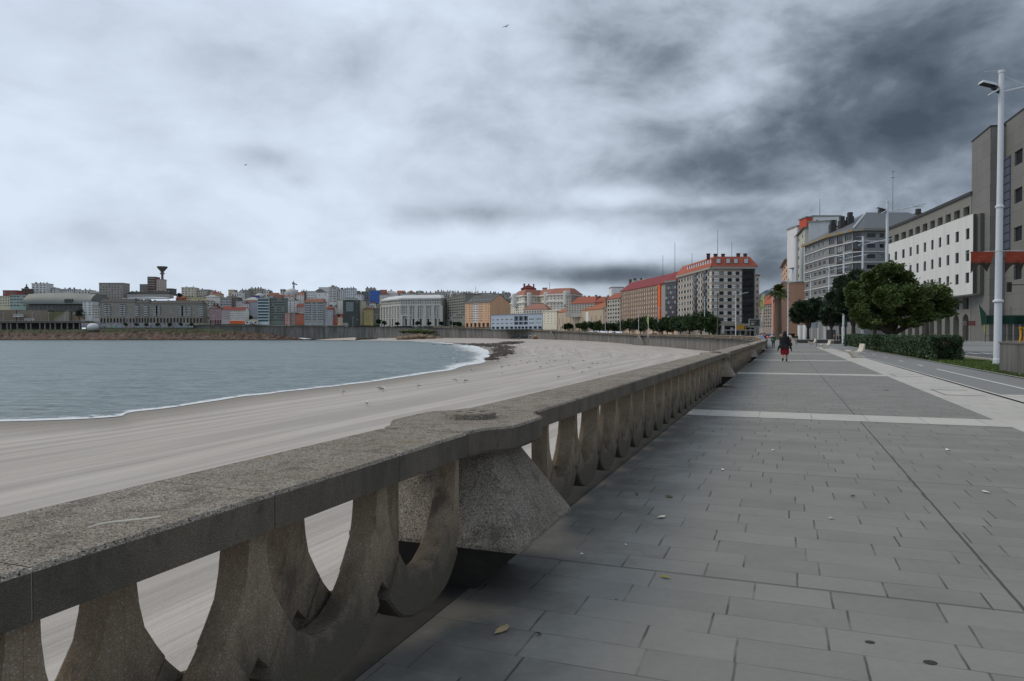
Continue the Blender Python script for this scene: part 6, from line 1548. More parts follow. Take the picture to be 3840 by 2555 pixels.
for i,(px,yt,lab) in enumerate([(471,1209,'first round clipped tree on the headland'),(512,1209,'second round clipped tree on the headland'),(549,1209,'third round clipped tree on the headland'),(592,1209,'fourth round clipped tree on the headland'),(637,1209,'fifth round clipped tree on the headland'),(678,1208,'sixth round clipped tree on the headland'),(719,1208,'rightmost round clipped tree on the headland')]):
    Y=802; z=zy(1228,Y); h=zy(yt,Y)-z; tree(lab,(gx(px,Y),Y,z),h,2.9,.6,700,.6,darkl,60+i,nclump=6,group='clipped trees on the headland',tr=.15)
for i,(px,yt,yb,rd,lab) in enumerate([(298,1150,1204,5.5,'dark tall tree between museum terrace and white block'),(674,1098,1120,5,'dark tree on the left skyline'),(1443,1203,1224,3.2,'small dark tree left of the government entrance'),(1490,1207,1224,2.6,'low dark tree at the government entrance'),(1567,1206,1224,3.4,'dark round tree right of the government entrance'),(1610,1208,1224,2.6,'small tree before the right pilasters'),(1655,1205,1225,2.8,'small tree at the corner of the dark flats'),(1700,1203,1226,4.4,'dark tree before the dark flats'),(1722,1206,1227,3.8,'dark tree left of the peach block'),
  (1420,1195,1222,3.2,'small green tree before the dark olive block'),(2120,1216,1240,2.6,'small tree before the brown hall'),(2136,1214,1240,3.0,'second small tree before the brown hall'),(2172,1213,1241,3.2,'third small tree before the brown hall'),(937,1180,1205,3.2,'dark shrub tree behind the low white house')]):
    Y=(cY(px)+18) if px>320 else 868
    if px==674: Y=935
    if px==937: Y=860
    z=zy(yb,Y); tree(lab,(gx(px,Y),Y,z),zy(yt,Y)-z,rd,1,1500,.7,darkl,80+i,nclump=8,tr=.25)
# palm
def palm():
    Y=186; x=gx(2917,Y); t=thing('palm_tree','tall palm with shaggy trunk head before the tan block','palm tree',(x,Y,0)); h=zy(1090,Y)
    mb=MB(); mb.lathe([(.95,0),(.8,.6),(.72,h*.5),(.75,h*.82),(1.25,h*.9),(1.3,h*.97),(.5,h*1.0)],14); mb.build('trunk',wallmat((92,80,68),.95,.35,1.2,1.2,'palm_bark'),t)
    rnd=random.Random(4)
    gm=leafmat('palm_frond',(70,82,40),1.25)
    for k in range(84):
        a=rnd.random()*6.283; el=rnd.uniform(-.5,1.4); L=rnd.uniform(2.4,3.7); mb=MB(); P=[]
        d=Vector((math.cos(a),math.sin(a),0))
        for i in range(9):
            f=i/8; P.append(Vector((0,0,h*.98))+d*(L*f*math.cos(el)*1.0+0)+Vector((0,0,L*f*math.sin(el)-1.5*f*f)))
        side=d.cross(Vector((0,0,1)))
        for i in range(8):
            for q in range(3):
                p=P[i].lerp(P[i+1],q/3); T=(P[i+1]-P[i]).normalized(); ll=.95*math.sin(math.pi*min(1,(i+q/3)/8*.9+.12))
                for s_ in (1,-1):
                    e=p+side*s_*ll*.7+T*ll*.6+Vector((0,0,-.25*ll)); mb.ngon([p-T*.09,p+T*.12,e])
        mb.tube([tuple(p) for p in P],.03,4); mb.build('frond',gm,t)
palm()
# hedges
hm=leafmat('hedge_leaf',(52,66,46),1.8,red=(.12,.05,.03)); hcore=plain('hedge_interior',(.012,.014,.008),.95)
def hedge(s0,s1,d0,d1,h,n,leaf,lab,seed):
    rnd=random.Random(seed); o=sd(s0,d0); t=thing('hedge',lab,'hedge',o,PROM_ANG,'clipped hedge blocks beside the cycle path')
    L=s1-s0; W=d1-d0; mb=MB(); nseg=max(2,int(L/1.2))
    mb.box(.2,L-.2,-(W-.2),-.2,.05,h-.15); mb.build('dark_core',hcore,t)  # near-black box filling the hedge behind its leaves
    mb=MB(); v=mb.v
    areas=[('f',L*h),('t',L*W),('e',W*h),('e2',W*h),('b',L*h*.5)]; A=sum(a for _,a in areas)
    for i in range(n):
        u=rnd.random()*A; 
        for nm,a in areas:
            if u<a: break
            u-=a
        x=rnd.random()*L; y=-rnd.random()*W; z=rnd.random()**.9*h
        if nm=='f': y=0; nrm=Vector((0,1,0))
        elif nm=='b': y=-W; nrm=Vector((0,-1,0))
        elif nm=='t': z=h; nrm=Vector((0,0,1))
        elif nm=='e': x=0; nrm=Vector((-1,0,0))
        else: x=L; nrm=Vector((1,0,0))
        bul=.26*noise.noise(Vector((x*.9+seed,y*.9,z*1.3)))+.14*noise.noise(Vector((x*3,y*3,z*3)))
        p=Vector((x,y,z))+nrm*(bul-.05-rnd.random()**2*.2)
        if z<.2 and nm in 'fee2b': p-=nrm*.12
        p.z=max(.03,p.z)
        d=(nrm*.6+Vector((rnd.gauss(0,.6),rnd.gauss(0,.6),rnd.gauss(.3,.6)))).normalized(); tt=Vector((rnd.gauss(0,1),rnd.gauss(0,1),rnd.gauss(0,1))); tt=(tt-d*tt.dot(d)).normalized(); s_=leaf*rnd.uniform(.7,1.4)
        j=len(v); w_=tt*s_*.4; ln=d*s_
        v+=[tuple(p-w_*.3),tuple(p+ln*.5-w_),tuple(p+ln),tuple(p+ln*.5+w_)]; mb.f.append((j,j+1,j+2,j+3)); mb.m.append(0)
    mb.build('leaves',hm,t)
hedge(49.0,57.5,8.15,9.72,1.36,26000,.12,'nearest clipped hedge block with reddish patches, at the grass strip',1)
hedge(58.0,69,8.1,9.7,1.34,20000,.13,'second clipped hedge block behind the nearest one',2)
hedge(69.6,82,8.0,9.6,1.33,14000,.16,'third clipped hedge block, behind the near bench',3)
hedge(83,92,8.0,9.6,1.33,7000,.18,'fourth clipped hedge block left of the green post',4)
hedge(93.5,100,8.0,10.2,1.36,5000,.2,'fifth dark hedge block by the green signal post',6)
hedge(101,112,7.9,10.0,1.36,6000,.22,'farthest dark hedge block beside the bus stop',7)
# low wall at right edge
mb=MB(); P=[sd(-5,8.42),sd(35.6,8.42),sd(35.6,8.95),sd(-5,8.95)]
m,nt,b=newmat('ribbed_concrete'); s_,d_=promcoord(nt); wv=math_n(nt,'ABSOLUTE',math_n(nt,'SINE',math_n(nt,'MULTIPLY',s_,42))); st=nz(nt,pos(nt,(1,1,.1)),1.6,6,.7)
c=mixc(nt,ramp(nt,st,.38,.62),(.085,.085,.078),(.21,.205,.19)); c=mixc(nt,math_n(nt,'MULTIPLY',wv,.35),c,(.06,.06,.055)); nt.links.new(c,b.inputs['Base Color']); b.inputs['Roughness'].default_value=.9; bump(nt,b,wv,.6,.03)
t=thing('low_wall','low grey ribbed concrete wall at the right picture edge','wall',sd(35.6,8.42)); o=t.location
mb.prism([(p.x-o.x,p.y-o.y) for p in P],0,1.18); mb.build('wall_body',m,t)
mb=MB(); P=[sd(-5,8.38),sd(35.65,8.38),sd(35.65,9.0),sd(-5,9.0)]; mb.prism([(p.x-o.x,p.y-o.y) for p in P],1.183,1.25); mb.build('coping',wallmat((92,88,82),.9,.3,1,1.3),t)
# ================= benches =================
def bench(loc,rz,lab):
    t=thing('bench',lab,'bench',loc,rz,'pair seats of cast stone facing the sea')
    m=wallmat((190,182,168),.8,.12,3,1.2,'cast_bench_stone',False)
    # side profile in x (seat front at -x), z ; extruded in y
    prof=[(-.52,.46),(-.50,.40),(-.30,.30),(-.18,.12),(-.08,.0),(.52,.0),(.52,.035),(.14,.12),(.06,.28),(.12,.33),(.30,.34),(.44,.50),(.50,.92),(.42,.94),(.34,.60),(.24,.43),(-.1,.42),(-.40,.50)]
    for y0 in (-.60,.03):
        mb=MB(); n=len(prof); tri=[]
        P=[[(x,y0,z) for x,z in prof],[(x,y0+.57,z) for x,z in prof]]
        mb.loft(P); mb.build('seat_shell',m,t,bevel=.02)
    return t
bench(sd(0,0)+Vector((gx(3207,48.7),48.7,0)),PROM_ANG-R(90)+R(8),'nearest pale double bench on the light paving strip')
bench(Vector((gx(3095,79.5),79.5,0)),PROM_ANG-R(90)+R(8),'middle pale double bench beyond the nearest one')
bench(Vector((gx(3046,106),106,0)),PROM_ANG-R(90)+R(8),'farthest pale double bench near the square sign post')
# sign post
def signpost(px,Y,ytop,w_,h_,lab,col,pc=(120,122,122)):
    t=thing('sign_post',lab,'sign',(gx(px,Y),Y,0)); zt=zy(ytop,Y); mb=MB(); mb.lathe([(.045,0),(.045,zt)],8); mb.build('post',plain('post_grey',pc,.4,.2),t)
    mb=MB(); mb.box(-w_*.75,w_*.25,.05,.075,zt-h_,zt-.02); mb.build('plate',plain('sign_plate_%d'%col[0],col,.5,var=.2),t); return t
t=signpost(3062,93.7,1210,.85,.68,'grey square back of a road sign on a thin post by the pale strip',(150,156,158))
signpost(2748,226,1229,.9,.8,'small grey sign at the parapet before the striped block',(150,152,150))
# green signal post
Y=93; t=thing('signal_post','dark green post rising from the far end of the hedges','post',(gx(3171,Y),Y,0)); mb=MB(); mb.lathe([(.16,0),(.13,.5),(.11,.6),(.11,3.3)],10); mb.build('post',plain('green_post',(40,52,44),.5),t); mb=MB(); mb.box(-.14,.16,-.14,.14,2.5,3.3); mb.build('signal_box',plain('green_post',(40,52,44)),t)
# litter bin
Y=139.5; t=thing('litter_bin','black litter bin on the lamp post near the shelter','bin',(gx(3107,Y),Y-.3,0)); mb=MB(); mb.lathe([(.22,.55),(.30,.75),(.32,1.45),(.34,1.5),(.20,1.62)],12); mb.build('bin_body',plain('black_bin',(26,27,28),.5),t); mb=MB(); mb.lathe([(.05,0),(.05,.6)],6); mb.build('stand',plain('black_bin',(26,27,28)),t)
# bus shelter
Y=130; t=thing('bus_shelter','grey bus shelter with peaked fabric-like roof','bus shelter',(gx(3123,Y),Y,0)); mb=MB(); rings=[]
for i in range(9):
    f=i/8; x=-1.4+2.9*f; rings.append([(x,-.9,3.25+.55*math.exp(-((f-.72)/.22)**2)),(x,.9,3.25+.4*math.exp(-((f-.72)/.22)**2)),(x,.9,3.15),(x,-.9,3.15-.1*math.sin(f*3))])
mb.loft(rings); mb.build('roof',plain('shelter_grey',(120,120,114),.6),t)
for x in (-1.0,.9,1.3):
    mb=MB(); mb.lathe([(.07,0),(.07,3.15)],8,0,(x,.6,0)); mb.build('post',white_paint,t)
mb=MB(); mb.box(-.9,.8,.58,.62,.4,2.4); mb.build('glass_panel',glassM,t)
# planter wall
for px0,px1,Y,h,lab in ((2997,3135,122,.62,'dark low planter wall behind the far bench'),(3128,3150,112,.6,'short concrete kerb block by the shelter')):
    mb=MB(); x0,x1=gx(px0,Y),gx(px1,Y); mb.prism([(0,0),(x1-x0,0),(x1-x0-.2,1.2),(0,1.2)],0,h); mb.prism([(-.05,-.06),(x1-x0+.05,-.06),(x1-x0-.15,1.25),(-.05,1.25)],h+.003,h+.12,1)
    tag(mb.build('planter_wall',[wallmat((78,72,66),.9,.2,1,1.3),wallmat((150,146,140),.9,.2,1,1.3)],None,loc=(x0,Y,0)),lab,'planter')
# arcade columns at the foot of the grey block
for i,(px,r) in enumerate(((3001,.8),(3020,.75),(3046,.5),(3070,.5),(3096,.55),(3122,.55),(3160,.5))):
    Y=225-i*4; mb=MB(); mb.lathe([(r,0),(r,4.4)],12); tag(mb.build('column',wallmat((206,206,202) if i<2 else (150,148,142),.7,.1,1,1.5),None,loc=(gx(px,Y),Y,0)),'%s round arcade column from the left below the grey slate roofed block'%ordn[i],'column','arcade columns')
# yellow flags
for px,Yf,ytop,lab in ((2855,225,1102,'tall yellow green feather flag on a white pole by the leaning people'),(2430,330,1182,'small yellow feather flag before the salmon block')):
    k=Yf/FP; t=thing('feather_flag',lab,'flag',(gx(px,Yf),Yf,0)); H=zy(ytop,Yf); mb=MB(); mb.tube([(0,0,0),(.1,0,H*.4),(.9 if px>2800 else .3,0,H)],[.16,.13,.08],8); mb.build('pole',white_paint,t)
    q=1 if px>2800 else .5
    mb=MB(); pts=[]
    hh=75*k*q; n=12; L_=[]
    for i in range(n+1):
        f=i/n; L_.append((-14*k*q*math.sin(math.pi*min(1,f*.85+.12))**.8, H-hh*f))
    for i in range(n):
        xr=(.9 if px>2800 else .3)*(1-(i/n)*.2); mb.quad((L_[i][0]+xr,0.02,L_[i][1]),(L_[i+1][0]+xr,0.02,L_[i+1][1]),(xr,0.02,L_[i+1][1]),(xr,0.02,L_[i][1]))
    o=mb.build('flag_cloth',plain('yellow_green_cloth',(176,186,96),.8,k=1.2),t); md=o.modifiers.new('t','SOLIDIFY'); md.thickness=.02
    if px>2800:
        mb=MB()
        for a in range(20):
            t0=.6+a/20*5.3; t1=.6+(a+1)/20*5.3; c0=(-.1,-.03,H-hh*.55)
            mb.tube([(c0[0]+.45*math.cos(t0),c0[1],c0[2]+1.3*math.sin(t0)),(c0[0]+.45*math.cos(t1),c0[1],c0[2]+1.3*math.sin(t1))],.07,4)
        mb.tube([(-.1,-.03,H-hh*.5),(.35,-.03,H-hh*.5)],.07,4); mb.build('flag_emblem',plain('flag_ink',(30,34,28)),t)
        mb=MB(); mb.box(-.35,.55,-.3,-.2,3.6,5.6); mb.build('notice_plate',plain('notice_grey',(170,172,170)),t)
# billboard
Y=236; x0,x1=gx(2809,Y),gx(2851,Y); t=thing('billboard','framed billboard with a dark picture panel at the end of the promenade','billboard',(x0,Y,0)); W=x1-x0; z0,z1=zy(1226,Y),zy(1196,Y)
mb=MB(); mb.box(0,W,0,.4,z0,z1); mb.box(.25,W-.25,-.03,-.005,z0+.25,z1-.25,1); mb.build('panel',[plain('billboard_frame',(140,142,138),.5),plain('billboard_picture',(58,62,56),.4,var=.5)],t)
mb=MB(); mb.box(.6,W*.6,-.05,-.035,z1-.95,z1-.75); mb.box(.6,W*.45,-.05,-.035,z0+.6,z0+1.3); mb.build('billboard_lettering',plain('billboard_print',(150,152,140),.6),t)
for f in (.62,.78):
    mb=MB(); mb.lathe([(.14,0),(.14,z0)],8,0,(W*f,.2,0)); mb.build('post',grey_steel,t)
mb=MB(); Yq=232; pts=[(gx(2838,Yq),Yq,z1-.4),(gx(2850,Yq),Yq,z1+1.4),(gx(2868,Yq),Yq,z1+2.2),(gx(2892,Yq),Yq,z1+2.3)]; mb.tube(pts,.07,6); tag(mb.build('gantry_arm',grey_steel),'thin curved arm arching over the street by the billboard','sign arm')
# cafe front below the striped block
Y=297; x0,x1=gx(2708,Y),gx(2826,Y); t=thing('cafe_awning','long pale awning rail of the street cafe under the striped block','awning',(x0,Y,0))
mb=MB(); mb.box(0,x1-x0,-1.5,1.5,3.1,3.6); mb.build('awning',plain('awning_pale',(150,152,148),.7),t)
for f in (0,.25,.5,.75,1):
    mb=MB(); mb.box((x1-x0)*f-.12,(x1-x0)*f+.12,-1.4,-1.1,0,3.1); mb.build('post',plain('post_pale',(140,140,136)),t)
for px,col,yt,yb,w_,lab in ((2776,(190,140,40),1220,1236,3.2,'yellow shop sign at the corner of the striped block'),(2712,(180,184,184),1220,1252,1.0,'white upright totem at the left of the cafe')):
    Y=292; mb=MB(); mb.box(-w_/2,w_/2,0,.3,zy(yb,Y),zy(yt,Y)); t=tag(mb.build('shop_sign',plain('sign_%d'%col[0],col,.6),None,loc=(gx(px,Y),Y,0)),lab,'sign')
t=thing('street_mast','slim dark mast before the striped block','mast',(gx(2691,250),250,0)); mb=MB(); mb.lathe([(.3,0),(.22,1),(.16,zy(1107,250))],8); mb.build('mast',plain('mast_dark',(84,80,72)),t); mb=MB(); mb.ell((0,0,zy(1105,250)),(.35,.35,.6)); mb.build('finial',plain('mast_dark',(84,80,72)),t)
# direction sign, traffic light, netting, barrier
Y=150; k=Y/FP; t=thing('direction_sign','finger signpost with maroon arrow boards before the tall arches','sign',(gx(3625,Y),Y,0)); mb=MB(); mb.lathe([(.09,0),(.07,zy(1199,Y))],8); mb.build('post',plain('post_dark',(50,50,50)),t)
for yy in (1207,1213,1219):
    z=zy(yy,Y); mb=MB(); mb.box(.1,1.75,-.06,.0,z-.14,z+.14); mb.build('arrow_board',plain('maroon_board',(110,28,40),.5,k=1.2),t)
    mb=MB(); mb.box(.3,1.5,-.075,-.062,z-.03,z+.03); mb.build('board_lettering',plain('board_print',(170,140,140)),t)
for yy in (1208,1217):
    z=zy(yy,Y); mb=MB(); mb.box(-.75,-.1,-.06,0,z-.15,z+.15); mb.box(-.6,-.3,-.075,-.062,z-.08,z+.08,1); mb.build('symbol_board',[plain('board_white',(180,180,178)),plain('symbol_dark',(60,60,60))],t)
Y=60; t=thing('traffic_light','black traffic light hanging from a gantry arm before the grey office','traffic light',(gx(3960,Y),Y,0)); x=gx(3783,Y)-gx(3960,Y); zc=zy(1078,Y)
mb=MB(); mb.box(x-.14,x+.14,-.12,.12,zc-.38,zc+.42); mb.build('lamp_housing',black,t); mb=MB(); mb.tube([(x+.1,0,zc+.2),(0,0,zc+.28)],.05,6); mb.lathe([(.1,0),(.08,zc+.5)],8); mb.build('gantry',plain('gantry_dark',(70,72,72)),t)
for dz in (.24,0,-.24):
    mb=MB(); mb.lathe([(.09,0),(.07,.02)],10); o=mb.build('lens',plain('dark_lens',(.03,.02,.02),.2),t,loc=(x,-.13,zc+dz)); o.rotation_euler=(R(90),0,0)
Y=139; x0,x1=gx(3698,Y),gx(4080,Y); t=thing('scaffold_hoarding','green netting hoarding on scaffold poles at the foot of the grey office','scaffold',(x0,Y,0)); z0,z1=zy(1216,Y),zy(1184,Y)
mb=MB(); n=30
for i in range(n):
    a,b_=(x1-x0)*i/n,(x1-x0)*(i+1)/n; ya,yb=.15*math.sin(i*1.3),.15*math.sin((i+1)*1.3); mb.quad((a,ya,z0),(b_,yb,z0),(b_,yb,z1),(a,ya,z1))
o=mb.build('netting',plain('green_netting',(22,62,52),.8,k=1.0,var=.25),t); md=o.modifiers.new('t','SOLIDIFY'); md.thickness=.03
mb=MB(); mb.quad((-.5,.6,z0-.3),(0,.1,z0),(0,.1,z1+.4),(-.9,.8,z1+2.2)); o=mb.build('netting',plain('green_netting',(26,74,62)),t); md=o.modifiers.new('t','SOLIDIFY'); md.thickness=.03
for i in range(13):
    x=(x1-x0)*i/12; mb=MB(); mb.tube([(x,.3,0),(x,.3,z1+ (1.8 if i%2 else 0))],.05,6); mb.build('pole',plain('scaffold_pole',(76,84,72),.5),t)
for z in (zy(1260,Y),z1+.1,z0-.1):
    mb=MB(); mb.tube([(0,.2,z),(x1-x0,.2,z)],.05,6); mb.build('rail',plain('scaffold_pole',(76,84,72)),t)
mb=MB(); Y=136; 
t=thing('debris_chute','two yellow segmented tubes standing by the scaffold at the right edge','chute',(gx(3829,Y),Y,0))
for dx in (0,.75):
    mb=MB(); mb.tube([(dx-.25,0,0),(dx+.0,0,1.4),(dx-.1,0,2.4),(dx-.3,0,zy(1229,Y)+.0)],.17,8); mb.build('tube',plain('yellow_plastic',(214,150,30),.5,k=1.1),t)
mb=MB(); mb.box(-.25,1.6,-.1,.1,zy(1229,Y)-.15,zy(1227,Y)); mb.build('yellow_bracket',plain('yellow_plastic',(214,150,30)),t)
t=thing('yellow_post','thin yellow wrapped pole at the last arch','post',(gx(3694,148),148,0)); mb=MB(); mb.lathe([(.12,0),(.12,1.9)],8,0); mb.build('pole',plain('post_grey',(120,122,122)),t); mb=MB(); mb.lathe([(.16,1.9),(.16,5.2)],8); mb.build('sleeve',plain('yellow_wrap',(170,160,50)),t)
# antennas
for i,(px,yb,yt,Y,lab) in enumerate([(2485,1060,958,380,'thin mast on the crimson roof, left'),(2530,1035,908,365,'tall thin mast rising from the crimson roof end'),(2594,1000,950,330,'thin mast on the left wing of the striped block'),(2690,985,862,312,'tallest thin mast on the striped block roof'),(2743,985,905,312,'thin mast at the right of the striped block roof'),(3345,790,640,262,'lattice aerial mast on the slate hip roof'),(3072,800,745,325,'thin aerial on the white rooftop house'),(2061,1085,1057,665,'short mast on the cream brick building'),(1784,1100,1074,845,'thin aerial behind the peach block')]):
    t=thing('aerial_mast',lab,'aerial',(gx(px,Y),Y,zy(yb,Y)),0,'aerial masts on the roofs'); H=zy(yt,Y)-zy(yb,Y); r=.10*Y/300+.03; mb=MB(); mb.lathe([(r,-1),(r*.5,H)],6); mb.build('mast',plain('mast_grey',(92,98,104),.5),t)
    if i in (5,): 
        mb=MB(); mb.tube([(-.6,0,H*.82),(.6,0,H*.82)],.1,5); mb.tube([(-.4,0,H*.97),(.4,0,H*.97)],.1,5); mb.build('crossbar',plain('mast_grey',(92,98,104)),t)
# tower crane
Y=1080; t=thing('tower_crane','small distant tower crane standing above the domed building','crane',(gx(1102,Y),Y,zy(1105,Y))); H=zy(1062,Y)-zy(1105,Y); k=Y/FP
mb=MB(); 
for dx in (-.8,.8):
    for dy in (-.8,.8): mb.tube([(dx,dy,0),(dx,dy,H)],.32,4)
for i in range(8): mb.tube([(-.8,-.8,H*i/8),(.8,-.8,H*(i+1)/8)],.25,4)
cm=plain('crane_grey',(92,104,100),.6); mb.build('mast',cm,t)
mb=MB(); mb.tube([(-5*k,0,H+.6),(13*k,0,H-2.6)],.8,4); mb.build('jib',cm,t); mb=MB(); mb.tube([(0,0,H),(0,0,H+8*k)],.6,4); mb.build('tower_head',cm,t); mb=MB(); mb.box(-5.4*k,-3*k,-.8,.8,H-1.5,H+.2); mb.build('counterweight',cm,t)
# ================= viaduct and graffiti wall on the headland =================
Y=842; t=thing('viaduct','long road viaduct on slender piers at the far left','viaduct',(gx(-100,Y),Y,0)); x0=0; W=gx(322,Y)-gx(-100,Y)
mb=MB(); mb.box(0,W,-2,18,zy(1212,Y),zy(1205.5,Y)); mb.build('deck',wallmat((92,90,86),.9,.2,.2,1.3),t)
mb=MB(); mb.tube([(0,-1.9,zy(1203.5,Y)),(W,-1.9,zy(1203.5,Y))],.15,5)
for i in range(60): mb.box(W*i/60,W*i/60+.2,-2,-1.8,zy(1205.5,Y),zy(1203.5,Y))
mb.build('railing',plain('rail_grey',(120,122,122)),t)
for px in (5,28,42,66,100,117,151,170,190,208,232,254,277,300):
    mb=MB(); x=gx(px,Y)-gx(-100,Y); mb.box(x-.45,x+.45,-.9,.6,zy(1238,Y),zy(1212,Y)-.01); mb.build('pier',wallmat((136,132,122),.9,.2,.2,1.3),t)
gm_,nt,b=newmat('graffiti_wall'); gcc=nz(nt,pos(nt),.35,5,.75); vz=nt.nodes.new('ShaderNodeTexVoronoi'); vz.inputs['Scale'].default_value=.45; nt.links.new(pos(nt,(1,1,1.3)),vz.inputs['Vector'])
c=mixc(nt,ramp(nt,gcc,.45,.6),(.32,.33,.34),(.09,.09,.10)); c=mixc(nt,.22,c,vz.outputs['Color']); nt.links.new(c,b.inputs['Base Color'])
mb=MB(); W=gx(723,812)-gx(305,812); mb.box(0,W,0,1,0,zy(1211.5,812)-zy(1229,812)); tag(mb.build('graffiti_wall',gm_,None,loc=(gx(305,812),812,zy(1229,812))),'pale wall covered in graffiti below the arcade flats','wall')
mb=MB(); W=gx(305,856)-gx(-100,856); mb.box(0,W,0,1,0,zy(1211,856)-zy(1240,856)); tag(mb.build('graffiti_wall',plain('dark_backwall',(84,86,90),.9,var=.5),None,loc=(gx(-100,856),856,zy(1240,856))),'dark painted back wall in the shade of the viaduct','wall')
mb=MB(); r=21*806/FP; mb.ell((0,0,0),(r,r,r*.72),nu=18,nv=12); t=tag(mb.build('dome_tent',plain('white_tent',(205,208,206),.6),None,loc=(gx(349,806),806,zy(1228,806))),'white half dome pavilion on the headland beside the viaduct','pavilion')
# long hedge-like dark strip on headland
# ================= vehicles =================
def car(lab,loc,rz,col,L=4.3,W=1.75,H=1.45,name='parked_car',lights=None,scale=1):
    t=thing(name,lab,'car',loc,rz,'cars on the road'); pm=plain('car_paint_%d_%d_%d'%col,col,.25,k=.9,spec=.6)
    low=[(-L/2,.35),(-L/2,.75),(-L/2+.15,.88),(-L*.2,.95),(L*.28,.95),(L/2-.1,.80),(L/2,.6),(L/2,.35)]
    mb=MB(); mb.loft([[(x,-W/2+.06,z) for x,z in low],[(x,-W/2,z*.98) for x,z in low],[(x,W/2,z*.98) for x,z in low],[(x,W/2-.06,z) for x,z in low]]); mb.build('body',pm,t)
    cab=[(-L*.44,.93),(-L*.34,H-.06),(-L*.25,H),(L*.06,H),(L*.16,H-.08),(L*.32,.93)]
    mb=MB(); mb.loft([[(x,-W/2+.1,z) if z<1 else (x,-W/2+.25,z) for x,z in cab],[(x,W/2-.1,z) if z<1 else (x,W/2-.25,z) for x,z in cab]]); mb.build('windows',glassD,t)
    mb=MB(); mb.box(-L*.33,L*.12,-W/2+.24,W/2-.24,H-.05,H+.03,0,None,.04); mb.build('roof',pm,t)
    for x in (-L*.3,L*.31):
        for y in (-W/2+.1,W/2-.1):
            mb=MB(); mb.lathe([(.32,-.1),(.32,.1)],14); mb.lathe([(.18,-.11),(.18,.11)],10,1); o=mb.build('wheel',[black,grey_steel],t,loc=(x,y,.32)); o.rotation_euler=(R(90),0,0)
    for y in (-W/2+.28,W/2-.28):
        mb=MB(); mb.box(-L/2-.03,-L/2+.03,y-.16,y+.16,.66,.84); mb.build('tail_light',plain('tail_light_lit',(200,20,30),.4,emit=(1,.06,.08,2.5)) if lights=='tail' else plain('tail_light_off',(110,14,18)),t)
        mb=MB(); mb.box(L/2-.06,L/2+.01,y-.16,y+.16,.58,.74); mb.build('headlight',plain('headlight',(210,212,214),.2),t)
    return t
AW=PROM_ANG
def carpx(lab,px,Y,rz,col,**k): return car(lab,(gx(px,Y),Y,0.01 if px>2640 else cZ(px)+.02),rz,col,**k)
carpx('white car behind the hedge right of the big trunk',3388,93,AW+.1,(205,208,210)); carpx('white car between the white posts behind the hedge',3249,126,AW+.1,(205,208,210)); carpx('red car behind the hedge beside the dark one',3220,142,AW+.1,(160,40,50)); carpx('dark red car behind the hedge, nearer the shelter',3203,150,AW+.1,(96,34,36))
carpx('silver car with lit red tail lights up the street',2878,290,R(82),(150,150,150),lights='tail'); carpx('white car coming down the street left of the green person',2914,300,R(-95),(215,216,214)); carpx('white car right of the green person',2926,296,R(-97),(215,216,214)); carpx('dark car under the yellow flag',2860,280,R(80),(70,70,72),lights='tail')
for i,(px,dy,col,lab) in enumerate([(2300,30,(190,192,192),'white car behind the left of the row trees'),(2452,34,(205,206,206),'white car under the middle row trees'),(2352,30,(80,84,90),'grey car behind the row trees'),(2720,60,(200,200,200),'white car in front of the cafe, left'),(2745,62,(190,192,192),'white car in front of the cafe, middle'),(2790,64,(60,70,84),'dark blue car in front of the cafe'),(2675,60,(60,60,62),'dark car left of the slim mast'),
  (1678,12,(190,192,196),'silver car before the dark flats'),(1470,12,(210,210,210),'white van-like car before the government building'),(1615,12,(70,70,74),'dark car before the right pilasters'),(1460,24,(60,60,66),'dark car at the government entrance'),(2030,12,(120,120,124),'grey car by the cream house'),(2130,10,(206,206,206),'white car before the brown hall'),(2232,12,(200,202,204),'white car at the right of the brown hall'),(1300,12,(206,206,204),'white car before the dark glass block'),(1222,12,(206,206,204),'white car before the plain grey house'),(1560,14,(206,206,204),'white car by the round tree at the government building'),
  (735,20,(206,206,204),'white car at the right end of the arcade flats'),(620,20,(90,90,94),'dark car before the arcade flats')]):
    carpx(lab,px,cY(px)+dy,R(180+random.choice((0,180))*0)+ (0 if px<1900 else R(-60)),col)
def bus(lab,px,Y,yt,yb,w_):
    z=zy(yb,Y); W=w_/FP*Y; H=zy(yt,Y)-z; t=thing('bus',lab,'bus',(gx(px,Y),Y,z)); mb=MB(); mb.box(0,W,0,2.5,.5,H,0,None,.08); mb.build('body',plain('bus_white',(214,216,216),.4),t)
    mb=MB(); mb.box(.4,W-.4,-.03,-.005,H*.5,H*.82); mb.build('window_band',glassD,t)
    for x in (W*.2,W*.8):
        mb=MB(); mb.lathe([(.5,-.1),(.5,.15)],12); o=mb.build('wheel',black,t,loc=(x,.15,.5)); o.rotation_euler=(R(90),0,0)
bus('long white bus on the viaduct road at the far left',92,862,1195,1203,34); bus('white van on the upper terrace road at the far left',50,868,1178,1190,34); bus('white van at the narrow white block',305,860,1200,1207,18); bus('white van before the orange ground floor',935,835,1210,1217,16); bus('white delivery van before the dark glass block',1288,830,1212,1221,16)
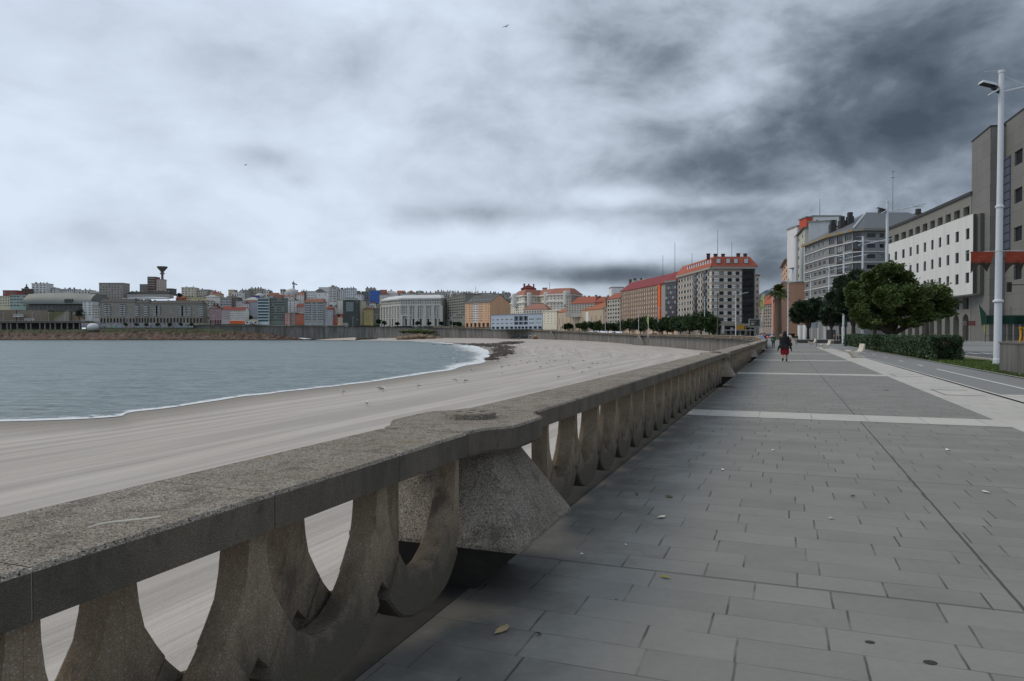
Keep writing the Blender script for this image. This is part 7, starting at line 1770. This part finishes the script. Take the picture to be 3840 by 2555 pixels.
# beach tractor & digger
Yt_=470; s_=Yt_/FP
def beachz(x,y): return sandz(x,y)
x=gx(1948,Yt_); zt=zy(1273.5,Yt_); t=thing('tractor','dark beach cleaning tractor with trailer on the far sand','tractor',(x,Yt_,zt)); dkm=plain('tractor_dark',(44,48,52),.5)
mb=MB(); mb.box(-4.6,-1.6,-.9,.9,1.0,2.0,0,None,.08); mb.build('bonnet',dkm,t); mb=MB(); mb.box(-1.9,.4,-.9,.9,1.3,3.1,0,None,.15); mb.build('cab',plain('tractor_glass',(50,54,58),.2),t)
for x_,r in ((-3.4,.75),(-.3,1.0)):
    for y in (-1.0,1.0):
        mb=MB(); mb.lathe([(r,-.25),(r,.25)],16); mb.lathe([(r*.5,-.28),(r*.5,.28)],12,1); o=mb.build('wheel',[black,plain('wheel_rim',(150,150,150))],t,loc=(x_,y,r)); o.rotation_euler=(R(90),0,0)
mb=MB(); mb.loft([[(1.0,-1.1,.6),(5.2,-1.1,.5),(5.4,-1.1,2.2),(1.3,-1.1,2.0)],[(1.0,1.1,.6),(5.2,1.1,.5),(5.4,1.1,2.2),(1.3,1.1,2.0)]]); mb.build('trailer',dkm,t); mb=MB(); mb.box(-6.4,-4.5,-1,1,.5,1.1,0,None,.05); mb.build('front_bucket',dkm,t)
x=gx(2008,Yt_+8); t=thing('digger','small orange digger with yellow arm beside the beach stairs','digger',(x,Yt_+8,zy(1272.5,Yt_+8)))
mb=MB(); mb.box(-2.0,1.8,-.9,.9,.1,.8,0,None,.1); mb.build('tracks',black,t); mb=MB(); mb.box(-1.2,1.0,-.8,.8,.85,1.9,0,None,.06); mb.build('body',plain('digger_orange',(150,84,52),.5,k=1.2),t); mb=MB(); mb.box(-1.0,.2,-.75,.75,1.9,2.9,0,None,.08); mb.build('cab',plain('digger_cab',(190,180,160),.4),t)
mb=MB(); mb.tube([(.8,0,1.6),(2.3,0,3.1),(3.9,0,1.5),(3.7,0,.6)],[.2,.18,.15,.2],6); mb.build('arm',plain('digger_yellow',(150,120,60),.5),t)
x=gx(1990,Yt_+5); t=thing('gate_frame','small pale frame with a white top beside the digger','frame',(x,Yt_+5,zy(1272.5,Yt_+5))); mb=MB()
for dx in (-1.1,1.1): mb.box(dx-.12,dx+.12,-.1,.1,0,2.2)
mb.box(-1.25,1.25,-.12,.12,2.2,2.6); mb.build('frame',plain('frame_pale',(190,192,190)),t)
# ================= people =================
def person(lab,loc,heading,h,pose,cols,hat=None,extra=None):
    """pose: dict of leg swing, arm swing, lean. local: x right, y forward, z up; scaled to h"""
    k=h/1.72; t=thing('person',lab,'person',loc,heading)
    lean=pose.get('lean',0); st=pose.get('stride',.2); arms=pose.get('arms',((.12,-.08),(-.08,.12))); 
    def B(x,y,z): 
        if z>.95: y+=(z-.95)*lean
        return (x*k,y*k,z*k)
    V=[];E=[];Rr=[]
    def add(p,r,par=None):
        V.append(p);Rr.append(r*k)
        if par is not None: E.append((par,len(V)-1))
        return len(V)-1
    pel=add(B(0,0,.95),.135); w1=add(B(0,0,1.10),.125,pel); ch=add(B(0,0,1.28),.145,w1); sh=add(B(0,0,1.42),.10,ch); nk=add(B(0,.01,1.50),.052,sh); hd=add(B(0,.02,1.58),.078,nk); hm_=add(B(0,.025,1.64),.092,hd); tp=add(B(0,.01,1.70),.068,hm_)
    add(B(0,.125,1.615),.014,hd)   # nose
    for sx_ in (-1,1): add(B(sx_*.098,.01,1.62),.014,hd)
    hands=[];feet=[]
    for i,sx_ in enumerate((-1,1)):
        q=st*(1 if i else -1)
        hp=add(B(sx_*.09,0,.90),.10,pel); kn=add(B(sx_*.10,q*.45+ .03,.50),.062,hp); an=add(B(sx_*.10,q*1.0-(.06 if q<0 else 0),.09+(.05 if q<0 else 0)),.040,kn); toe=add(B(sx_*.115,q*1.0+.13,.045),.034,an); feet.append((an,toe))
        if 'arm_pts' in pose: ap=pose['arm_pts'][i]
        else:
            f=arms[i]; ap=[(sx_*.19,0,1.39),(sx_*.235,f[0]*.5-.03,1.12),(sx_*.24,f[0],.88)]
        s0=add(B(*ap[0]),.058,sh); e0=add(B(*ap[1]),.043,s0); w0=add(B(*ap[2]),.028,e0)
        d=(Vector(V[w0])-Vector(V[e0])).normalized(); pm_=add(tuple(Vector(V[w0])+d*.06*k),.034,w0); hands.append((e0,pm_))
        sd_=Vector((0,1,0)) if abs(d.y)<.8 else Vector((0,0,1))
        for j in range(4):
            o=sd_*(.014*(j-1.5))*k; a1=add(tuple(Vector(V[pm_])+d*.045*k+o),.009,pm_); add(tuple(Vector(V[a1])+d*.035*k+Vector((-sx_*.012*k,0,0))),.008,a1)
        a1=add(tuple(Vector(V[pm_])+sd_*.035*k),.010,pm_); add(tuple(Vector(V[a1])+d*.03*k),.009,a1)
    me=bpy.data.meshes.new('body'); me.from_pydata(V,E,[]); me.materials.append(plain('skin',(186,140,116),.6))
    o=link('body',me,t); md=o.modifiers.new('skin','SKIN'); md.use_smooth_shade=True
    for i,r in enumerate(Rr): me.skin_vertices[0].data[i].radius=(r,r)
    me.skin_vertices[0].data[0].use_root=True
    ss_=o.modifiers.new('sub','SUBSURF'); ss_.levels=1; ss_.render_levels=1
    def grow(name,idx,edges,off,col,sub=1):
        mp_={}; vv=[];rr=[]
        for i in idx: mp_[i]=len(vv); vv.append(V[i]); rr.append(Rr[i]+off*k)
        ee=[(mp_[a],mp_[b_]) for a,b_ in edges]
        m2=bpy.data.meshes.new(name); m2.from_pydata(vv,ee,[]); m2.materials.append(plain('cloth_%d_%d_%d'%col,col,.85,k=1.15,var=.2))
        c=link(name,m2,t); md=c.modifiers.new('skin','SKIN'); md.use_smooth_shade=True
        for i,r in enumerate(rr): m2.skin_vertices[0].data[i].radius=(r,r)
        m2.skin_vertices[0].data[0].use_root=True
        q=c.modifiers.new('sub','SUBSURF'); q.levels=sub; q.render_levels=sub; return c
    # indices: arms
    arm=[]; leg=[]; base=11
    per=4+3+1+8+2
    for i in range(2):
        b0=base+i*per; leg.append((b0,b0+1,b0+2,b0+3)); arm.append((b0+4,b0+5,b0+6))
    top,bot,shoe,hair=cols
    if top:
        idx=[pel,w1,ch,sh]+[a for q in arm for a in q]; ed=[(pel,w1),(w1,ch),(ch,sh)]+[(sh,q[0]) for q in arm]+[(q[0],q[1]) for q in arm]+[(q[1],q[2]) for q in arm]
        grow('jacket',idx,ed,.022,top)
    if bot:
        idx=[pel]+[a for q in leg for a in q[:3]]; ed=[(pel,q[0]) for q in leg]+[(q[0],q[1]) for q in leg]+[(q[1],q[2]) for q in leg]
        grow('trousers',idx,ed,.016,bot)
    for q in leg:
        a=Vector(V[q[2]]); b_=Vector(V[q[3]]); mb=MB(); mb.ell(tuple((a+b_)/2-Vector((0,0,.0))),(.05*k,.14*k,.05*k)); mb.ell(tuple(a+Vector((0,-.01,0))),(.052*k,.06*k,.08*k)); mb.build('shoe',plain('shoe_%d_%d_%d'%shoe,shoe,.5),t,smooth=True)
    if hair:
        mb=MB(); hc=Vector(B(0,-.005,1.655)); mb.ell(tuple(hc),(.105*k,.115*k,.095*k)); 
        if pose.get('longhair'): mb.ell(tuple(Vector(B(0,-.07,1.52))),(.13*k,.07*k,.20*k))
        mb.build('hair',plain('hair_%d'%hair[0],hair,.7),t,smooth=True)
    if hat:
        mb=MB(); hc=B(0,.0,1.68); mb.lathe([(.17*k,0),(.16*k,.015*k),(.10*k,.02*k),(.095*k,.08*k),(.05*k,.10*k)],14,0,hc); mb.build('hat',plain('hat_%d'%hat[0],hat,.8),t)
    return t,k,B
def gp(px,Y): return Vector((gx(px,Y),Y,0.004))
AWAY=PROM_ANG-R(90)     # local +y (forward) along the promenade
t,k,B=person('person in a black coat and red skirt with long dark hair walking away',gp(2943,41.3),AWAY,1.72,dict(stride=.16,longhair=True,arms=((.10,0),(-.10,0))),((20,20,23),None,(22,20,22),(26,21,20)))
mb=MB(); rn=16
def ring(rx,ry,z,amp=0,ph=0): return [((rx*(1+amp*math.sin(5*2*math.pi*i/rn+ph)))*math.cos(2*math.pi*i/rn),(ry*(1+amp*math.sin(5*2*math.pi*i/rn+ph)))*math.sin(2*math.pi*i/rn),z) for i in range(rn)]
mb.loft([ring(.16,.13,1.0),ring(.21,.17,.85),ring(.235,.19,.6,.04),ring(.215,.18,.40,.05)]); mb.build('skirt',plain("red_skirt",(120,22,30),.85,k=1.1,var=.2),t)
mb=MB(); mb.loft([ring(.12,.11,1.47),ring(.21,.16,1.38),ring(.245,.18,1.20),ring(.25,.19,1.02),ring(.30,.24,.86,.12,1),ring(.33,.27,.76,.20,1)]); 
for s_ in (-1,1): mb.loft([[(s_*.22,.05,.95),(s_*.34,.0,.92),(s_*.26,-.12,.95)],[(s_*.30,.02,.72),(s_*.39,-.02,.72),(s_*.34,-.09,.72)],[(s_*.37,0,.55),(s_*.385,0,.55),(s_*.38,-.02,.55)]])
mb.build('coat',plain('cloth_20_20_23',(20,20,23)),t)
mb=MB(); mb.ell((.30,.02,.98),(.11,.09,.14)); mb.build('handbag',plain('black_leather',(24,24,26),.4),t)
person('person in a loose green outfit walking away beside the balustrade',gp(2900,82.7),AWAY,1.6,dict(stride=.05,arms=((.02,0),(-.02,0))),((18,84,60),(46,66,58),(50,50,50),(24,84,62)))
t=bpy.context.scene.objects
gpn,k,B=person('person in a grey jacket and dark trousers half hidden behind the coat wearer',gp(2928.5,98),AWAY,1.74,dict(stride=.15),((104,96,88),(30,30,34),(30,30,30),(60,50,44)))
person('person in a cream jacket and red trousers walking away',gp(2962.5,100),AWAY,1.66,dict(stride=.12),((186,180,166),(150,36,52),(120,110,100),(50,38,32)))
tq,k,B=person('person in an olive jacket, pale trousers and beige hat with a dark bag',gp(2985,99.5),AWAY,1.72,dict(stride=.15),((58,60,50),(150,144,134),(200,198,190),None),hat=(150,134,112))
mb=MB(); mb.loft([[(.20,-.1,.98),(.28,-.1,.98),(.28,.1,.98),(.20,.1,.98)],[(.22,-.17,.50),(.46,-.17,.46),(.46,.17,.46),(.22,.17,.50)]]); mb.build('shopping_bag',plain('navy_bag',(30,38,60),.6),tq)
tb,k,B=person('person in a lilac shirt leaning on the far end of the balustrade',gp(2866,86),AWAY+R(65),1.7,dict(stride=.10,lean=.55,arm_pts=[[(-.19,0,1.39),(-.26,.22,1.22),(-.12,.42,1.12)],[(.19,0,1.39),(.26,.22,1.22),(.12,.42,1.12)]]),((150,152,182),(30,32,42),(40,40,42),(40,32,28)))
person('person in dark clothes standing behind the lilac shirt wearer',gp(2871,88.5),AWAY+R(50),1.75,dict(stride=.06,lean=.3,arm_pts=[[(-.19,0,1.39),(-.24,.16,1.18),(-.12,.34,1.10)],[(.19,0,1.39),(.24,.16,1.18),(.12,.34,1.10)]]),((34,36,44),(32,34,42),(40,40,42),(40,32,28)))
# people at the shelter
for px,Y,col,lab in ((3129,118,(96,98,92),'person in grey clothes sitting by the bus shelter, left one'),(3141,116,(60,60,60),'person in dark clothes by the bus shelter, middle one'),(3152,113,(30,30,32),'person in black at the hedge end by the shelter')):
    person(lab,gp(px,Y),AWAY+R(80),1.66,dict(stride=.05,lean=.1),(col,(36,36,38),(30,30,30),(40,36,32)))
for i,(px,Y,col,lab) in enumerate([(2778,292,(206,206,204),'distant person in white at the yellow shop sign'),(2938,205,(110,70,60),'distant person under the palm, left'),(2946,150,(60,56,52),'distant person behind the coat wearer, right'),(2718,290,(150,150,150),'distant person near the white totem')]):
    person(lab,(gx(px,Y),Y,0),AWAY,1.7,dict(stride=.1),(col,(36,36,40),(30,30,30),(50,40,34)))
# ================= gulls =================
def gull(back):
    mb=MB()
    def lz(pts): 
        rings=[]
        for (x,z,ry,rz_) in pts: rings.append([(x,ry*math.cos(2*math.pi*i/8),z+rz_*math.sin(2*math.pi*i/8)) for i in range(8)])
        return rings
    mb.loft(lz([(-.30,.21,.01,.008),(-.20,.20,.05,.03),(-.08,.19,.085,.065),(.06,.20,.09,.08),(.14,.24,.06,.065),(.18,.30,.035,.04),(.20,.345,.036,.038),(.235,.35,.028,.028),(.26,.345,.01,.01)]),0)
    for s_ in (-1,1):
        mb.loft([[(-.34,s_*.02,.20),(-.34,s_*.03,.215),(-.33,s_*.01,.22)],[(-.1,s_*.07,.20),(-.1,s_*.095,.24),(-.1,s_*.03,.265)],[(.08,s_*.08,.20),(.08,s_*.10,.23),(.08,s_*.04,.27)]],1)
        mb.tube([(.02,s_*.03,.14),(.03,s_*.03,0)],.008,5,2); mb.tube([(.03,s_*.03,.004),(.08,s_*.03,.004)],.007,4,2)
    mb.loft([[(.255,-.012,.34),(.255,.012,.34),(.255,0,.352)],[(.31,-.003,.335),(.31,.003,.335),(.31,0,.34)]],2)
    o=mb.build('seagull',[plain('gull_white',(225,225,222),.7),plain('gull_back_%d'%back[0],back,.7),plain('gull_yellow',(170,140,60),.6)]); return o
g1=gull((130,134,138)); g2=gull((84,78,70))
GP=[(1375,1523,0),(1284,1481,0),(1427,1464,1),(1434,1471,1),(1711,1434,0),(1742,1437,1),(1567,1455,1),(2092,1421,0),(2247,1406,0),(2150,1386,0),(2211,1385,1)]
c3=[(875,387,1),(1025,362,1),(1070,353,1),(1200,402,0),(1275,395,1),(1338,348,0),(1398,370,1),(1425,352,1),(1440,352,1),(1510,355,0),(1545,418,1),(1625,372,0),(1660,394,1),(1645,343,1),(1705,345,1),(1695,300,1),(1785,288,0),(1805,296,0),(1858,352,0),(1865,375,1),(1875,290,0),(1925,428,0),(2007,475,0),(2030,348,0),(2132,377,1),(2170,383,1),(2222,378,0),(2270,368,1),(2325,375,0),(2333,298,0),(2095,424,1),(1528,307,0),(1472,290,0),(1400,195,0),(1545,222,1),(1572,205,1),(1590,240,0),(1618,205,1),(1648,205,1),(1690,212,0),(1775,205,1),(1757,172,0),(1718,170,0),(1915,168,0),(1940,235,1),(1940,220,1),(2050,242,0),(2055,215,1),(2237,228,1),(2268,230,1),(2318,265,0),(1975,250,1),(1857,268,0),(1835,282,0),(1658,285,0),(1622,312,1),(1278,183,1),(1065,190,0),(1160,210,0),(1125,275,0),(1105,300,1),(2000,298,1),(1115,422,1),(1125,488,1),(795,453,1),(620,360,1)]
GP+=[(1500+.3394*x,1240+.3394*y,b_) for x,y,b_ in c3]
words=['standing alone nearest the waterline','by the wet sand','in the loose flock']
gcount=0
for i,(px,py,bk) in enumerate(GP):
    # intersect with the sand
    Y=5.3*FP/(py-HOR)
    for _ in range(3):
        z=sandz(gx(px,Y),Y); Y=(EYE-z)*FP/(py-HOR)
    src=(g1,g2)[bk]; c=src.copy(); COL.objects.link(c); c.location=(gx(px,Y),Y,z); c.rotation_euler=(0,0,random.uniform(0,6.28)); s_=random.uniform(1.15,1.5); c.scale=(s_,s_,s_); 
    c['category']='seagull'; c['group']='seagulls standing on the sand'
    c['label']='white grey-backed seagull standing on the beach sand' if not bk else 'brown speckled young seagull standing on the beach sand'
bpy.data.objects.remove(g1); bpy.data.objects.remove(g2)
for px,py,Y,lab in ((1897,101,115,'small dark gull flying high in the upper middle of the sky'),(921,620,160,'tiny gull flying in the left sky')):
    p=at(px,py,Y); mb=MB(); mb.loft([[(-.3,0,0),(-.3,.01,.01),(-.3,0,.02)],[(0,-.07,-.02),(0,.07,-.02),(0,0,.08)],[(.25,-.02,0),(.25,.02,0),(.25,0,.04)]]); 
    for s_ in (-1,1): mb.quad((-.1,0,.04),(.12,0,.04),(.16,s_*.35,.18),(-.02,s_*.35,.18)); mb.quad((-.02,s_*.35,.18),(.16,s_*.35,.18),(-.05,s_*.75,.10),(-.12,s_*.72,.10))
    tag(mb.build('flying_gull',plain('gull_dark',(90,92,96),.8),None,loc=p,rz=.8),lab,'seagull')

bpy.context.view_layer.update()
